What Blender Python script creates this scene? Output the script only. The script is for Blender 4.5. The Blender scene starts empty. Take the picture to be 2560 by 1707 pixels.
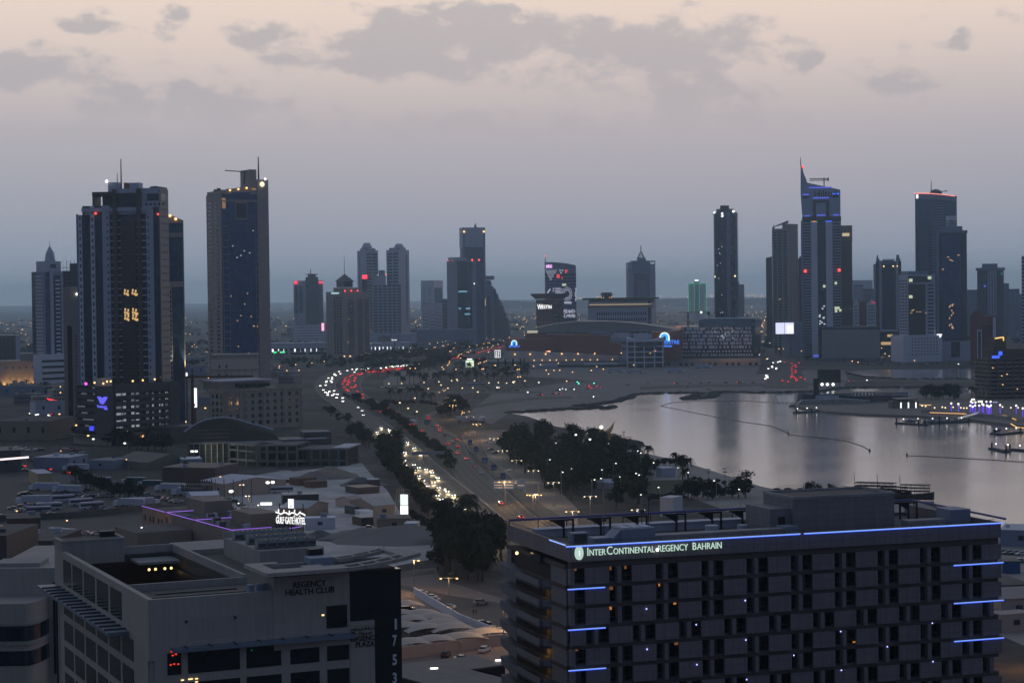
import bpy,bmesh,math,random
from mathutils import Vector,Matrix
R=math.radians
rnd=random.Random(11)
S=bpy.context.scene
C=S.collection

# ---------------------------------------------------------------- camera
F,CX,CY,H=4978.0,1280.0,853.5,95.0  # focal length and centre in source pixels, camera height in metres
PITCH,ROLL=math.atan(115.5/F),0.0125
cam_d=bpy.data.cameras.new('camera')
cam_d.sensor_width=36;cam_d.lens=70;cam_d.clip_start=1;cam_d.clip_end=90000
cam=bpy.data.objects.new('camera',cam_d);C.objects.link(cam)
M3=Matrix.Rotation(R(90)-PITCH,3,'X')@Matrix.Rotation(-ROLL,3,'Z')
cam.matrix_world=Matrix.Translation((0,0,H))@M3.to_4x4()
S.camera=cam

# ---------------------------------------------------------------- world: dusk sky
W=bpy.data.worlds.new('World');S.world=W;W.use_nodes=True
nt=W.node_tree;N=nt.nodes;L=nt.links;N.clear()
def nd(t,**k):
 n=N.new(t)
 for a,b in k.items():setattr(n,a,b)
 return n
def mth(op,a,b=None,c=None,clamp=False):
 n=nd('ShaderNodeMath',operation=op);n.use_clamp=clamp
 for i,v in enumerate((a,b,c)):
  if v is None:continue
  if isinstance(v,(int,float)):n.inputs[i].default_value=v
  else:L.new(v,n.inputs[i])
 return n.outputs[0]
def mix(f,a,b,blend='MIX'):
 n=nd('ShaderNodeMix',data_type='RGBA',blend_type=blend)
 for i,v in((0,f),(6,a),(7,b)):
  if isinstance(v,(int,float)):n.inputs[i].default_value=v
  elif isinstance(v,tuple):n.inputs[i].default_value=v
  else:L.new(v,n.inputs[i])
 return n.outputs[2]
def smooth(v,lo,hi):
 n=nd('ShaderNodeMapRange',interpolation_type='SMOOTHSTEP')
 L.new(v,n.inputs[0]);n.inputs[1].default_value=lo;n.inputs[2].default_value=hi
 return n.outputs[0]
tc=nd('ShaderNodeTexCoord');sep=nd('ShaderNodeSeparateXYZ');L.new(tc.outputs['Generated'],sep.inputs[0])
dx,dy,dz=sep.outputs
ramp=nd('ShaderNodeValToRGB');cr=ramp.color_ramp;cr.interpolation='B_SPLINE'
stops=[(0.0,(.31,.37,.455)),(.03,(.34,.385,.46)),(.055,(.385,.40,.465)),(.08,(.44,.43,.475)),(.1,(.56,.505,.51)),(.118,(.68,.58,.545)),
         (.14,(.81,.665,.585)),(.18,(.86,.72,.63)),(.23,(.70,.64,.60)),(.32,(.42,.43,.47)),(.5,(.17,.22,.31)),(1.0,(.10,.145,.24))]
while len(cr.elements)<len(stops):cr.elements.new(.5)
for e,(p,c)in zip(cr.elements,stops):e.position=p;e.color=c+(1,)
L.new(mth('MAXIMUM',dz,0.0),ramp.inputs[0])
# behind the viewer the eastern sky is already deep blue
back=smooth(dy,.75,-.35)
sky_c=mix(back,ramp.outputs[0],mix(smooth(dz,0,.6),(.07,.098,.168,1),(.095,.135,.235,1)))
# clouds, mapped on azimuth/elevation
az=mth('ARCTAN2',dx,dy);comb=nd('ShaderNodeCombineXYZ')
L.new(mth('MULTIPLY',az,1.0),comb.inputs[0]);L.new(mth('MULTIPLY',dz,1.7),comb.inputs[1])
def noise(scale,detail,rough,off):
 no=nd('ShaderNodeTexNoise');no.inputs['Scale'].default_value=scale;no.inputs['Detail'].default_value=detail;no.inputs['Roughness'].default_value=rough
 mp=nd('ShaderNodeMapping');mp.inputs['Location'].default_value=off;L.new(comb.outputs[0],mp.inputs[0]);L.new(mp.outputs[0],no.inputs['Vector']);return no.outputs['Fac']
nf=mth('ADD',mth('MULTIPLY',noise(24,3,.5,(3.37,1.21,0)),.55),mth('MULTIPLY',noise(62,8,.6,(1.1,5.2,0)),.45))
waz=mth('ADD',az,mth('MULTIPLY',mth('SUBTRACT',noise(30,4,.55,(7.7,2.3,0)),.5),.05));wdz=mth('ADD',dz,mth('MULTIPLY',mth('SUBTRACT',noise(34,4,.55,(2.2,9.1,0)),.5),.024))
def bump(ca,cz,ra,rz,w=1.0):
 a=mth('DIVIDE',mth('SUBTRACT',waz,ca),ra);b=mth('DIVIDE',mth('SUBTRACT',wdz,cz),rz)
 return mth('MULTIPLY',mth('SUBTRACT',1.0,mth('SQRT',mth('ADD',mth('MULTIPLY',a,a),mth('MULTIPLY',b,b)))),w)
bank=None
for v in((-.019,.1265,.098,.0155),(.066,.1225,.078,.0175),(.09,.103,.052,.016,.75),(-.06,.1165,.07,.011),(-.128,.130,.021,.0105),(-.163,.1365,.0115,.008,.8),
          (-.205,.1335,.02,.0055,.7),(-.238,.111,.046,.0105,.8),(.2195,.121,.0125,.0045,.6),(.202,.1,.021,.0035,.4),(-.163,.0955,.07,.010,.8),(-.2,.082,.12,.012,.7),(.03,.083,.12,.008,.5),(.141,.112,.011,.009,.8),(-.02,.141,.03,.006)):
 q=bump(*v);bank=q if bank is None else mth('MAXIMUM',bank,q)
# beyond the view the same broken cloud goes on over the rest of the sky
side=mth('MULTIPLY',smooth(mth('ABSOLUTE',az),.27,.6),.35)
bank=mth('MAXIMUM',bank,mth('SUBTRACT',side,.3))
dens=mth('ADD',mth('ADD',mth('MULTIPLY',mth('SUBTRACT',nf,.5),5.6),.27),mth('MULTIPLY',bank,1.5))
cl=mth('MULTIPLY',smooth(dens,.05,.95),mth('MULTIPLY',smooth(dz,.065,.105),.74))
inner=smooth(dens,.25,1.2)
cl_c=mix(inner,(.45,.435,.465,1),(.40,.395,.435,1))
cl_c=mix(back,cl_c,(.085,.09,.12,1))
sky_c=mix(cl,sky_c,cl_c)
ns=nd('ShaderNodeTexSky',sky_type='NISHITA');ns.sun_disc=False
ns.sun_elevation=R(-1.0);ns.sun_rotation=R(4);ns.air_density=1.4;ns.dust_density=2.5
sky_c=mix(1.0,sky_c,mix(1.0,ns.outputs[0],(.05,.05,.05,1),'MULTIPLY'),'ADD')
bg=nd('ShaderNodeBackground');bg.inputs[1].default_value=1.0
L.new(sky_c,bg.inputs[0]);wo=nd('ShaderNodeOutputWorld');L.new(bg.outputs[0],wo.inputs[0])
W.cycles.sampling_method='MANUAL';W.cycles.sample_map_resolution=512

# afterglow: the sun is just below the western horizon, what is left is a wide soft light from the west
sun_d=bpy.data.lights.new('sun','SUN');sun_d.energy=.05;sun_d.angle=R(30);sun_d.color=(1,.83,.7)
sun=bpy.data.objects.new('sun',sun_d);C.objects.link(sun)
sun.rotation_euler=(R(-72),0,R(4))
S.view_settings.view_transform='Standard';S.view_settings.look='None'
S.view_settings.exposure=0;S.view_settings.gamma=1
cy=S.cycles
cy.max_bounces=6;cy.diffuse_bounces=2;cy.glossy_bounces=2;cy.transmission_bounces=2;cy.volume_bounces=3;cy.transparent_max_bounces=4
cy.caustics_reflective=False;cy.caustics_refractive=False
cy.sample_clamp_indirect=1.0;cy.use_denoising=True;cy.use_light_tree=True
cy.volume_step_rate=4;cy.volume_max_steps=32

# ---------------------------------------------------------------- helpers
def ray(x,y):return M3@Vector(((x-CX)/F,-(y-CY)/F,-1))
def P(x,y,z=0.0):  # photo pixel -> point on the level plane at height z
 d=ray(x,y);t=(z-H)/d.z
 return Vector((d.x*t,d.y*t,z))
def PD(x,y,D):  # photo pixel -> point at distance D along +Y
 d=ray(x,y);t=D/d.y
 return Vector((d.x*t,D,H+d.z*t))
def zat(x,y,D):return PD(x,y,D).z
def zm(ox,oy,k=.2979):return lambda x,y:(ox+x*k,oy+y*k)
zA=zm(0,360);zB=zm(0,800);zC=zm(0,1240);zD=zm(640,500);zE=zm(640,900);zF=zm(640,1240)
zG=zm(1200,560);zH=zm(1200,960);zI=zm(1200,1240);zJ=zm(1700,380,.3656);zK=zm(1860,860);zL=zm(1860,1240)
zQ=zm(470,920,.18282);zR=zm(0,1080,.18282);zS=zm(340,1130,.18282);zT=zm(640,1080,.18282);zU=zm(900,820,.18282)

_m={}
def mat(name,col,rough=.8,var=.18,scale=.25,spec=.3,metal=0.0,joints=None,bump=0.0,streak=0.0):
 if name in _m:return _m[name]
 m=bpy.data.materials.new(name);m.use_nodes=True;t=m.node_tree;b=t.nodes['Principled BSDF']
 b.inputs['Roughness'].default_value=rough;b.inputs['Specular IOR Level'].default_value=spec;b.inputs['Metallic'].default_value=metal
 tcn=t.nodes.new('ShaderNodeTexCoord');n=t.nodes.new('ShaderNodeTexNoise')
 n.inputs['Scale'].default_value=scale;n.inputs['Detail'].default_value=5;n.inputs['Roughness'].default_value=.62
 t.links.new(tcn.outputs['Object'],n.inputs['Vector'])
 rp=t.nodes.new('ShaderNodeMapRange');rp.inputs[1].default_value=.25;rp.inputs[2].default_value=.75
 rp.inputs[3].default_value=1-var;rp.inputs[4].default_value=1+var
 t.links.new(n.outputs['Fac'],rp.inputs[0])
 mx=t.nodes.new('ShaderNodeVectorMath');mx.operation='SCALE';mx.inputs[0].default_value=col[:3]
 t.links.new(rp.outputs[0],mx.inputs['Scale'])
 out=mx.outputs[0]
 if streak:  # rain streaks and grime running down a wall
  ms=t.nodes.new('ShaderNodeMapping');ms.inputs['Scale'].default_value=(1.6,1.6,.12);t.links.new(tcn.outputs['Object'],ms.inputs[0])
  n2=t.nodes.new('ShaderNodeTexNoise');n2.inputs['Scale'].default_value=1;n2.inputs['Detail'].default_value=6;n2.inputs['Roughness'].default_value=.7;t.links.new(ms.outputs[0],n2.inputs['Vector'])
  r2=t.nodes.new('ShaderNodeMapRange');r2.inputs[1].default_value=.35;r2.inputs[2].default_value=.6;r2.inputs[3].default_value=1-streak;r2.inputs[4].default_value=1.0;t.links.new(n2.outputs['Fac'],r2.inputs[0])
  m3=t.nodes.new('ShaderNodeVectorMath');m3.operation='SCALE';t.links.new(out,m3.inputs[0]);t.links.new(r2.outputs[0],m3.inputs['Scale']);out=m3.outputs[0]
 if joints:  # joints = (panel width, panel height, line darkness): thin panel joints
  sw=t.nodes.new('ShaderNodeSeparateXYZ');t.links.new(tcn.outputs['Object'],sw.inputs[0])
  ad=t.nodes.new('ShaderNodeMath');ad.operation='ADD';t.links.new(sw.outputs[0],ad.inputs[0]);t.links.new(sw.outputs[1],ad.inputs[1])
  cb=t.nodes.new('ShaderNodeCombineXYZ');t.links.new(ad.outputs[0],cb.inputs[0]);t.links.new(sw.outputs[2],cb.inputs[1])
  bk=t.nodes.new('ShaderNodeTexBrick');bk.offset=0;bk.inputs['Scale'].default_value=1
  bk.inputs['Brick Width'].default_value=joints[0];bk.inputs['Row Height'].default_value=joints[1]
  bk.inputs['Mortar Size'].default_value=joints[3]if len(joints)>3 else .035;bk.inputs['Mortar Smooth'].default_value=.1
  d=joints[2]
  bk.inputs['Color1'].default_value=(1,1,1,1);c2=joints[4]if len(joints)>4 else .93;bk.inputs['Color2'].default_value=(c2,c2,c2,1);bk.inputs['Mortar'].default_value=(d,d,d,1)
  t.links.new(cb.outputs[0],bk.inputs['Vector'])
  m2=t.nodes.new('ShaderNodeVectorMath');m2.operation='MULTIPLY';t.links.new(out,m2.inputs[0]);t.links.new(bk.outputs['Color'],m2.inputs[1]);out=m2.outputs[0]
 t.links.new(out,b.inputs['Base Color'])
 if bump:
  bp=t.nodes.new('ShaderNodeBump');bp.inputs['Strength'].default_value=bump
  t.links.new(n.outputs['Fac'],bp.inputs['Height']);t.links.new(bp.outputs[0],b.inputs['Normal'])
 _m[name]=m
 return m
def em(name,col,s=3.0,sample=False):
 if name in _m:return _m[name]
 m=bpy.data.materials.new(name);m.use_nodes=True;b=m.node_tree.nodes['Principled BSDF']
 b.inputs['Base Color'].default_value=(.05,.05,.05,1);b.inputs['Emission Color'].default_value=col[:3]+(1,)
 b.inputs['Emission Strength'].default_value=s
 m.cycles.emission_sampling='FRONT' if sample else 'NONE'
 _m[name]=m
 return m

class MB:
 def __init__(s):s.v=[];s.f=[];s.mi=[]
 def add(s,vs,fs,mi=0):
  o=len(s.v);s.v+=[tuple(v)for v in vs];s.f+=[tuple(i+o for i in f)for f in fs];s.mi+=[mi]*len(fs);return s
 def box(s,x0,x1,y0,y1,z0,z1,mi=0):
  return s.add([(x0,y0,z0),(x1,y0,z0),(x1,y1,z0),(x0,y1,z0),(x0,y0,z1),(x1,y0,z1),(x1,y1,z1),(x0,y1,z1)],
                     [(0,3,2,1),(4,5,6,7),(0,1,5,4),(1,2,6,5),(2,3,7,6),(3,0,4,7)],mi)
 def prism(s,pts,z0,z1,mi=0):  # polygon in xy (counter-clockwise) pulled from z0 to z1 (numbers or lists per point)
  n=len(pts);a=z0 if isinstance(z0,(list,tuple))else[z0]*n;b=z1 if isinstance(z1,(list,tuple))else[z1]*n
  vs=[(p[0],p[1],a[i])for i,p in enumerate(pts)]+[(p[0],p[1],b[i])for i,p in enumerate(pts)]
  fs=[tuple(range(n-1,-1,-1)),tuple(range(n,2*n))]+[(i,(i+1)%n,n+(i+1)%n,n+i)for i in range(n)]
  return s.add(vs,fs,mi)
 def xprism(s,pts,y0,y1,mi=0):  # polygon in xz pulled along y
  n=len(pts);vs=[(p[0],y0,p[1])for p in pts]+[(p[0],y1,p[1])for p in pts]
  fs=[tuple(range(n)),tuple(range(2*n-1,n-1,-1))]+[(i,n+i,n+(i+1)%n,(i+1)%n)for i in range(n)]
  return s.add(vs,fs,mi)
 def yprism(s,pts,x0,x1,mi=0):  # polygon in yz pulled along x
  n=len(pts);vs=[(x0,p[0],p[1])for p in pts]+[(x1,p[0],p[1])for p in pts]
  fs=[tuple(range(n)),tuple(range(2*n-1,n-1,-1))]+[(i,n+i,n+(i+1)%n,(i+1)%n)for i in range(n)]
  return s.add(vs,fs,mi)
 def cyl(s,x,y,z0,z1,r0,r1=None,n=10,mi=0):
  r1=r0 if r1 is None else r1
  vs=[(x+r*math.cos(2*math.pi*i/n),y+r*math.sin(2*math.pi*i/n),z)for r,z in((r0,z0),(r1,z1))for i in range(n)]
  return s.add(vs,[tuple(range(n-1,-1,-1)),tuple(range(n,2*n))]+[(i,(i+1)%n,n+(i+1)%n,n+i)for i in range(n)],mi)
 def tube(s,pts,r,n=6,mi=0):
  pts=[Vector(p)for p in pts];rings=[]
  for i,p in enumerate(pts):
   d=(pts[min(i+1,len(pts)-1)]-pts[max(i-1,0)]).normalized()
   u=d.cross(Vector((0,0,1))if abs(d.z)<.95 else Vector((1,0,0))).normalized();w=d.cross(u)
   rr=r[i]if isinstance(r,(list,tuple))else r
   rings.append([p+(u*math.cos(2*math.pi*k/n)+w*math.sin(2*math.pi*k/n))*rr for k in range(n)])
  vs=[q for g in rings for q in g];fs=[]
  for i in range(len(pts)-1):
   for k in range(n):fs.append((i*n+k,i*n+(k+1)%n,(i+1)*n+(k+1)%n,(i+1)*n+k))
  fs.append(tuple(range(n-1,-1,-1)));fs.append(tuple(range((len(pts)-1)*n,len(pts)*n)))
  return s.add(vs,fs,mi)
 def ball(s,c,r,nu=8,nv=5,sz=1.0,mi=0):
  vs=[(c[0],c[1],c[2]-r*sz)];fs=[]
  for j in range(1,nv):
   a=-math.pi/2+math.pi*j/nv
   for i in range(nu):
    b=2*math.pi*i/nu;vs.append((c[0]+r*math.cos(a)*math.cos(b),c[1]+r*math.cos(a)*math.sin(b),c[2]+r*sz*math.sin(a)))
  vs.append((c[0],c[1],c[2]+r*sz));e=len(vs)-1
  for i in range(nu):
   fs.append((0,1+(i+1)%nu,1+i));fs.append((e,e-nu+i,e-nu+(i+1)%nu))
   for j in range(nv-2):fs.append((1+j*nu+i,1+j*nu+(i+1)%nu,1+(j+1)*nu+(i+1)%nu,1+(j+1)*nu+i))
  return s.add(vs,fs,mi)
 def build(s,name,m,parent=None,smooth=False):
  me=bpy.data.meshes.new(name);me.from_pydata(s.v,[],s.f)
  ms=[]if m is None else(m if isinstance(m,(list,tuple))else[m])
  for q in ms:me.materials.append(q)
  if len(ms)>1:me.polygons.foreach_set('material_index',s.mi)
  if smooth:me.polygons.foreach_set('use_smooth',[True]*len(s.f))
  me.update()
  o=bpy.data.objects.new(name,me);C.objects.link(o)
  if parent:o.parent=parent
  return o
def tag(o,label,cat,group=None,kind=None):
 if label:o['label']=label
 if cat:o['category']=cat
 if group:o['group']=group
 if kind:o['kind']=kind
 return o
def thing(name,label,cat,loc=(0,0,0),rz=0.0,group=None):
 o=bpy.data.objects.new(name,None);C.objects.link(o);o.location=loc;o.rotation_euler=(0,0,rz);o.empty_display_size=1
 return tag(o,label,cat,group)
def dup(o,loc=None,rz=None,label=None,group=None,sc=None):
 def cp(q,par):
  c=q.copy();C.objects.link(c);c.parent=par
  for ch in q.children:cp(ch,c)
  return c
 r=cp(o,None)
 if loc is not None:r.location=loc
 if rz is not None:r.rotation_euler=(0,0,rz)
 if sc is not None:r.scale=sc if isinstance(sc,tuple)else(sc,sc,sc)
 if label:r['label']=label
 if group:r['group']=group
 return r
def struct(name,mb,m):
 o=mb.build(name,m);o['kind']='structure';return o
def text(name,body,size,m,parent,loc,rot,depth=.05,sx=1.0,align='LEFT',bold=0.0):
 cu=bpy.data.curves.new(name,'FONT');cu.body=body;cu.size=size;cu.extrude=depth;cu.align_x=align;cu.offset=bold
 cu.resolution_u=3
 o=bpy.data.objects.new(name,cu)
 me=bpy.data.meshes.new_from_object(o);bpy.data.objects.remove(o);bpy.data.curves.remove(cu)
 me.materials.clear();me.materials.append(m)
 o=bpy.data.objects.new(name,me);C.objects.link(o);o.parent=parent;o.location=loc;o.rotation_euler=rot;o.scale=(sx,1,1)
 return o
def smoothline(pts,n=5):
 out=[]
 for i in range(len(pts)-1):
  p0=pts[max(i-1,0)];p1=pts[i];p2=pts[i+1];p3=pts[min(i+2,len(pts)-1)]
  for k in range(n):
   t=k/n
   out.append(.5*((2*p1)+(p2-p0)*t+(2*p0-5*p1+4*p2-p3)*t*t+(3*p1-p0-3*p2+p3)*t**3))
 out.append(pts[-1]);return out
def poly_sheet(name,px,z,m,kind='structure',n=0):
 pts=[P(x,y,z)for x,y in px]
 if n:pts=smoothline(pts+[pts[0]],n)[:-1]
 bm=bmesh.new();vs=[bm.verts.new(p)for p in pts];f=bm.faces.new(vs);f.normal_update()
 if f.normal.z<0:f.normal_flip()
 bmesh.ops.triangulate(bm,faces=[f])
 me=bpy.data.meshes.new(name);bm.to_mesh(me);bm.free();me.materials.append(m)
 o=bpy.data.objects.new(name,me);C.objects.link(o);o['kind']=kind
 return o
def ribbon(name,Lp,Rp,z,m,n=4):
 k=min(len(Lp),len(Rp));a=smoothline([P(x,y,z)for x,y in Lp[:k]],n);b=smoothline([P(x,y,z)for x,y in Rp[:k]],n)
 mb=MB();mb.v=[tuple(p)for p in a+b];q=len(a)
 mb.f=[(i,i+1,q+i+1,q+i)for i in range(q-1)];mb.mi=[0]*(q-1)
 v=[Vector(mb.v[i])for i in mb.f[0]]
 if(v[1]-v[0]).cross(v[2]-v[0]).z<0:mb.f=[tuple(reversed(f))for f in mb.f]
 return struct(name,mb,m),a,b

# ---------------------------------------------------------------- palette
M_conc=mat('concrete',(.30,.30,.31),.85,.3)
M_white=mat('white_paint',(.66,.70,.78),.7,.08)
M_lgrey=mat('light_grey_cladding',(.42,.47,.57),.6,.08)
M_grey=mat('grey_cladding',(.21,.26,.35),.6,.1)
M_dgrey=mat('dark_grey',(.07,.075,.085),.6,.15)
M_black=mat('black_paint',(.015,.016,.018),.5,.1)
M_beige=mat('beige_render',(.36,.32,.29),.8,.08)
M_beige2=mat('pinkish_beige_render',(.36,.31,.29),.8,.08)
M_cream=mat('cream_render',(.55,.50,.43),.8,.08)
M_brown=mat('brown_cladding',(.085,.07,.066),.5,.15)
M_brownd=mat('dark_brown_glass',(.035,.028,.03),.25,.2,spec=.5)
M_terra=mat('terracotta_render',(.30,.11,.075),.8,.1)
M_red=mat('red_brick',(.22,.06,.05),.85,.15)
M_glass=mat('blue_glass',(.032,.088,.19),.12,.3,.08,spec=.6,joints=(3.2,3.7,.45,.14,.5))  # glass: random pane tints stand in for reflections and curtains
M_glassb=mat('deep_blue_glass',(.022,.09,.25),.15,.25,.05,spec=.55,joints=(3.0,3.9,.6,.12,.6))
M_glassd=mat('dark_glass',(.017,.034,.062),.1,.3,.1,spec=.6,joints=(2.8,3.6,.5,.12,.5))
M_glasst=mat('teal_glass',(.024,.10,.14),.15,.25,.06,spec=.55,joints=(3.0,3.8,.5,.14,.55))
M_glassz=mat('bronze_glass',(.11,.07,.035),.25,.2,.06,spec=.5)
M_steel=mat('steel',(.28,.29,.31),.4,.1,metal=.7)
M_winlit=em('lit_window_warm',(1,.62,.3),.55)
M_wincool=em('lit_window_cool',(.8,.9,1),.6)
M_lampo=em('lamp_glow_orange',(1,.55,.2),2.4)
M_lampw=em('lamp_glow_white',(1,.97,.9),2.2)
M_lampy=em('lamp_glow_yellow',(1,.78,.45),1.8)
M_redl=em('beacon_red',(1,.06,.05),3.0)
M_blue=em('neon_blue',(.05,.13,1),1.3)
M_bluew=em('neon_blue_core',(.28,.45,1),1.15)
M_purp=em('neon_purple',(.40,.17,1),.8)
M_scr=em('screen_white',(.95,.97,1),1.6)
M_signw=em('sign_white',(1,1,1),1.5)
HAZE=6.5e-5
# ---------------------------------------------------------------- ground, water, roads
def ground_material():
 m=bpy.data.materials.new('dry_ground');m.use_nodes=True;t=m.node_tree;b=t.nodes['Principled BSDF'];b.inputs['Roughness'].default_value=.95
 b.inputs['Specular IOR Level'].default_value=.1
 tcn=t.nodes.new('ShaderNodeTexCoord')
 a=t.nodes.new('ShaderNodeTexNoise');a.inputs['Scale'].default_value=.006;a.inputs['Detail'].default_value=8;a.inputs['Roughness'].default_value=.7
 t.links.new(tcn.outputs['Object'],a.inputs['Vector'])
 r=t.nodes.new('ShaderNodeValToRGB');e=r.color_ramp.elements
 e[0].position=.3;e[0].color=(.045,.045,.042,1);e[1].position=.72;e[1].color=(.17,.155,.14,1)
 q=e.new(.5);q.color=(.085,.08,.074,1)
 t.links.new(a.outputs['Fac'],r.inputs[0])
 f=t.nodes.new('ShaderNodeTexNoise');f.inputs['Scale'].default_value=.12;f.inputs['Detail'].default_value=6
 t.links.new(tcn.outputs['Object'],f.inputs['Vector'])
 mr=t.nodes.new('ShaderNodeMapRange');mr.inputs[1].default_value=.3;mr.inputs[2].default_value=.7;mr.inputs[3].default_value=.75;mr.inputs[4].default_value=1.25
 t.links.new(f.outputs['Fac'],mr.inputs[0])
 v=t.nodes.new('ShaderNodeVectorMath');v.operation='SCALE';t.links.new(r.outputs[0],v.inputs[0]);t.links.new(mr.outputs[0],v.inputs['Scale'])
 t.links.new(v.outputs[0],b.inputs['Base Color'])
 return m
g=MB();g.add([(-16000,-300,0),(16000,-300,0),(16000,42000,0),(-16000,42000,0)],[(0,1,2,3)])
struct('ground',g,ground_material())

def water_material():
 m=bpy.data.materials.new('bay_water');m.use_nodes=True;t=m.node_tree;b=t.nodes['Principled BSDF']
 b.inputs['Base Color'].default_value=(.30,.30,.29,1);b.inputs['Roughness'].default_value=.11;b.inputs['IOR'].default_value=1.55
 b.inputs['Specular IOR Level'].default_value=.5
 tcn=t.nodes.new('ShaderNodeTexCoord');mp_=t.nodes.new('ShaderNodeMapping');mp_.inputs['Scale'].default_value=(.5,.5,.5)
 t.links.new(tcn.outputs['Object'],mp_.inputs[0])
 a=t.nodes.new('ShaderNodeTexNoise');a.inputs['Scale'].default_value=.8;a.inputs['Detail'].default_value=6;a.inputs['Roughness'].default_value=.6
 t.links.new(mp_.outputs[0],a.inputs['Vector'])
 c=t.nodes.new('ShaderNodeTexNoise');c.inputs['Scale'].default_value=.02;c.inputs['Detail'].default_value=4
 t.links.new(mp_.outputs[0],c.inputs['Vector'])
 mr=t.nodes.new('ShaderNodeMapRange');mr.inputs[1].default_value=.35;mr.inputs[2].default_value=.7;mr.inputs[3].default_value=.05;mr.inputs[4].default_value=.16
 t.links.new(c.outputs['Fac'],mr.inputs[0])
 bp=t.nodes.new('ShaderNodeBump');bp.inputs['Distance'].default_value=.8
 t.links.new(mr.outputs[0],bp.inputs['Strength']);t.links.new(a.outputs['Fac'],bp.inputs['Height']);t.links.new(bp.outputs[0],b.inputs['Normal'])
 return m
M_water=water_material()
M_asph=mat('asphalt',(.05,.05,.052),.75,.18,.05)
M_asph2=mat('old_asphalt',(.085,.08,.076),.85,.2,.04)
M_pave=mat('paving',(.20,.175,.155),.9,.15,.06)
M_sand=mat('pale_sand',(.46,.45,.44),.95,.35,.06)
M_grav=mat('grey_sand',(.19,.18,.175),.95,.25,.02)
M_lawn=mat('lawn_grass',(.035,.05,.02),.95,.3,.05)
M_rock=mat('shore_rock',(.035,.035,.035),.9,.4,.3,bump=.6)
M_paint=mat('road_paint',(.24,.24,.23),.7,.2,.3)

south=[zH(*q)for q in((245,243),(400,270),(640,355),(890,395),(1100,440),(1270,475),(1300,500),(1240,545),(1480,600),(1800,680),(2100,775),(2350,855))]+  [(1940,1223),(2098,1223),(2290,1248),(2420,1290),(2500,1327),(2760,1345)]
north=[(2800,960),(2436,968.7),(2107,970),(2044.7,979),(1890,983),(1860,980.6),(1791,981),(1775,994),(1723,998.7),(1716,996),(1748,985),(1736,982),(1596,985),
         (1560,998),(1527,1006),(1477,1013),(1440,1015.5),(1527,1018),(1520,1021),(1408,1024)]
poly_sheet('water',south+north,.05,M_water)
poly_sheet('lagoon_water',[(2116,931),(2150,925.5),(2200,924),(2470,922),(2470,946),(2250,946),(2150,939)],.05,M_water)
island=[(1986,1014),(2006,1001),(2009,991),(2280,990),(2430,981),(2760,981),(2760,1095),(2560,1064),(2500,1057),(2426,1047),(2307,1039),(2158,1034),(2068,1028)]
mb=MB();pp=[P(x,y,1.6)for x,y in island];pp.reverse();mb.prism(pp,0,1.6);struct('promenade_ground',mb,M_pave)

def rocks(name,px,w=5.0,h=1.8,seed=1):
 rr=random.Random(seed);mb=MB();pts=[P(x,y)for x,y in px]
 for a,b in zip(pts,pts[1:]):
  n=max(1,int((b-a).length/5))
  for i in range(n):
   c=a.lerp(b,(i+rr.random())/n);r=w*rr.uniform(.45,.75)
   mb.ball((c.x+rr.uniform(-1,1)*w*.3,c.y+rr.uniform(-1,1)*w*.3,0),r,6,4,h/r*rr.uniform(.6,1.0))
 o=mb.build(name,M_rock);o['kind']='stuff';o['label']='dark rock revetment along the water edge';o['category']='rocks';return o
rocks('shore_rocks',north[1:]+[south[0]],8,2.2,3)
rocks('shore_rocks',[(1530,1019.5),(1440,1021.5),(1330,1028),(1273,1031)],7,2.0,4)
rocks('shore_rocks',[zH(*q)for q in((1100,480),(1270,490),(1310,510),(1240,545))],8,3,5)
rocks('shore_rocks',island[-1:]+[(1986,1015),(2068,1029),(2158,1035),(2307,1040),(2426,1049),(2500,1059),(2560,1066)],6,1.7,6)
rocks('shore_rocks',[(2116,933),(2150,941),(2250,948),(2440,948)],6,1.8,7)
rocks('shore_rocks',[(1940,1223),(2098,1223),(2290,1249)],3,1.2,8)

# patches of ground
poly_sheet('sand_lot',[(1160,1040),(1230,985),(1420,955),(1800,945),(2000,925),(2110,925),(2120,945),(2110,966),(2040,977),(1890,981),(1790,979),(1740,980),(1596,983),(1527,1004),(1408,1022),(1274,1032),(1230,1060)],.02,M_grav)
poly_sheet('sand_lot',[(1180,935),(1300,925),(1640,905),(1900,915),(1880,952),(1500,955),(1400,945)],.016,M_grav)
poly_sheet('verge_ground',[(958,950),(1010,925),(1080,920),(1110,935),(1040,958),(960,966)],.02,M_pave)
poly_sheet('construction_yard',[zT(*q)for q in((-300,640),(300,560),(1100,470),(1450,420),(1560,560),(1800,800),(1990,1130),(2250,1400),(2600,1700),(1500,1900),(-300,1900),(-500,900))],.02,M_sand)
poly_sheet('parking_lot',[zR(*q)for q in((-400,560),(600,540),(1500,640),(2300,800),(2300,1050),(1700,1120),(1200,1150),(-400,1200))],.02,M_asph2)
poly_sheet('street',[zR(*q)for q in((-600,1230),(1200,1180),(2000,1120),(2000,1420),(900,1500),(-600,1560))],.024,M_asph2)
poly_sheet('beach_ground',[zH(*q)for q in((1240,545),(1480,600),(1800,680),(2100,775),(2350,855))]+[(1960,1226),(2090,1226),(2290,1252),(2500,1330),(2760,1347),(2760,1700),(2300,1500),(1800,1270)]+[zH(*q)for q in((1500,860),(1300,740),(1200,640))],.022,mat('shore_paving',(.29,.27,.25),.9,.2,.05))
poly_sheet('lawn',[zH(*q)for q in((1350,810),(1750,800),(2080,875),(1750,900),(1500,915),(1300,880))],.03,M_lawn)
poly_sheet('lawn',[zE(*q)for q in((1120,400),(1400,380),(1560,400),(1500,430),(1400,480),(1250,450))],.03,M_lawn)
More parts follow.
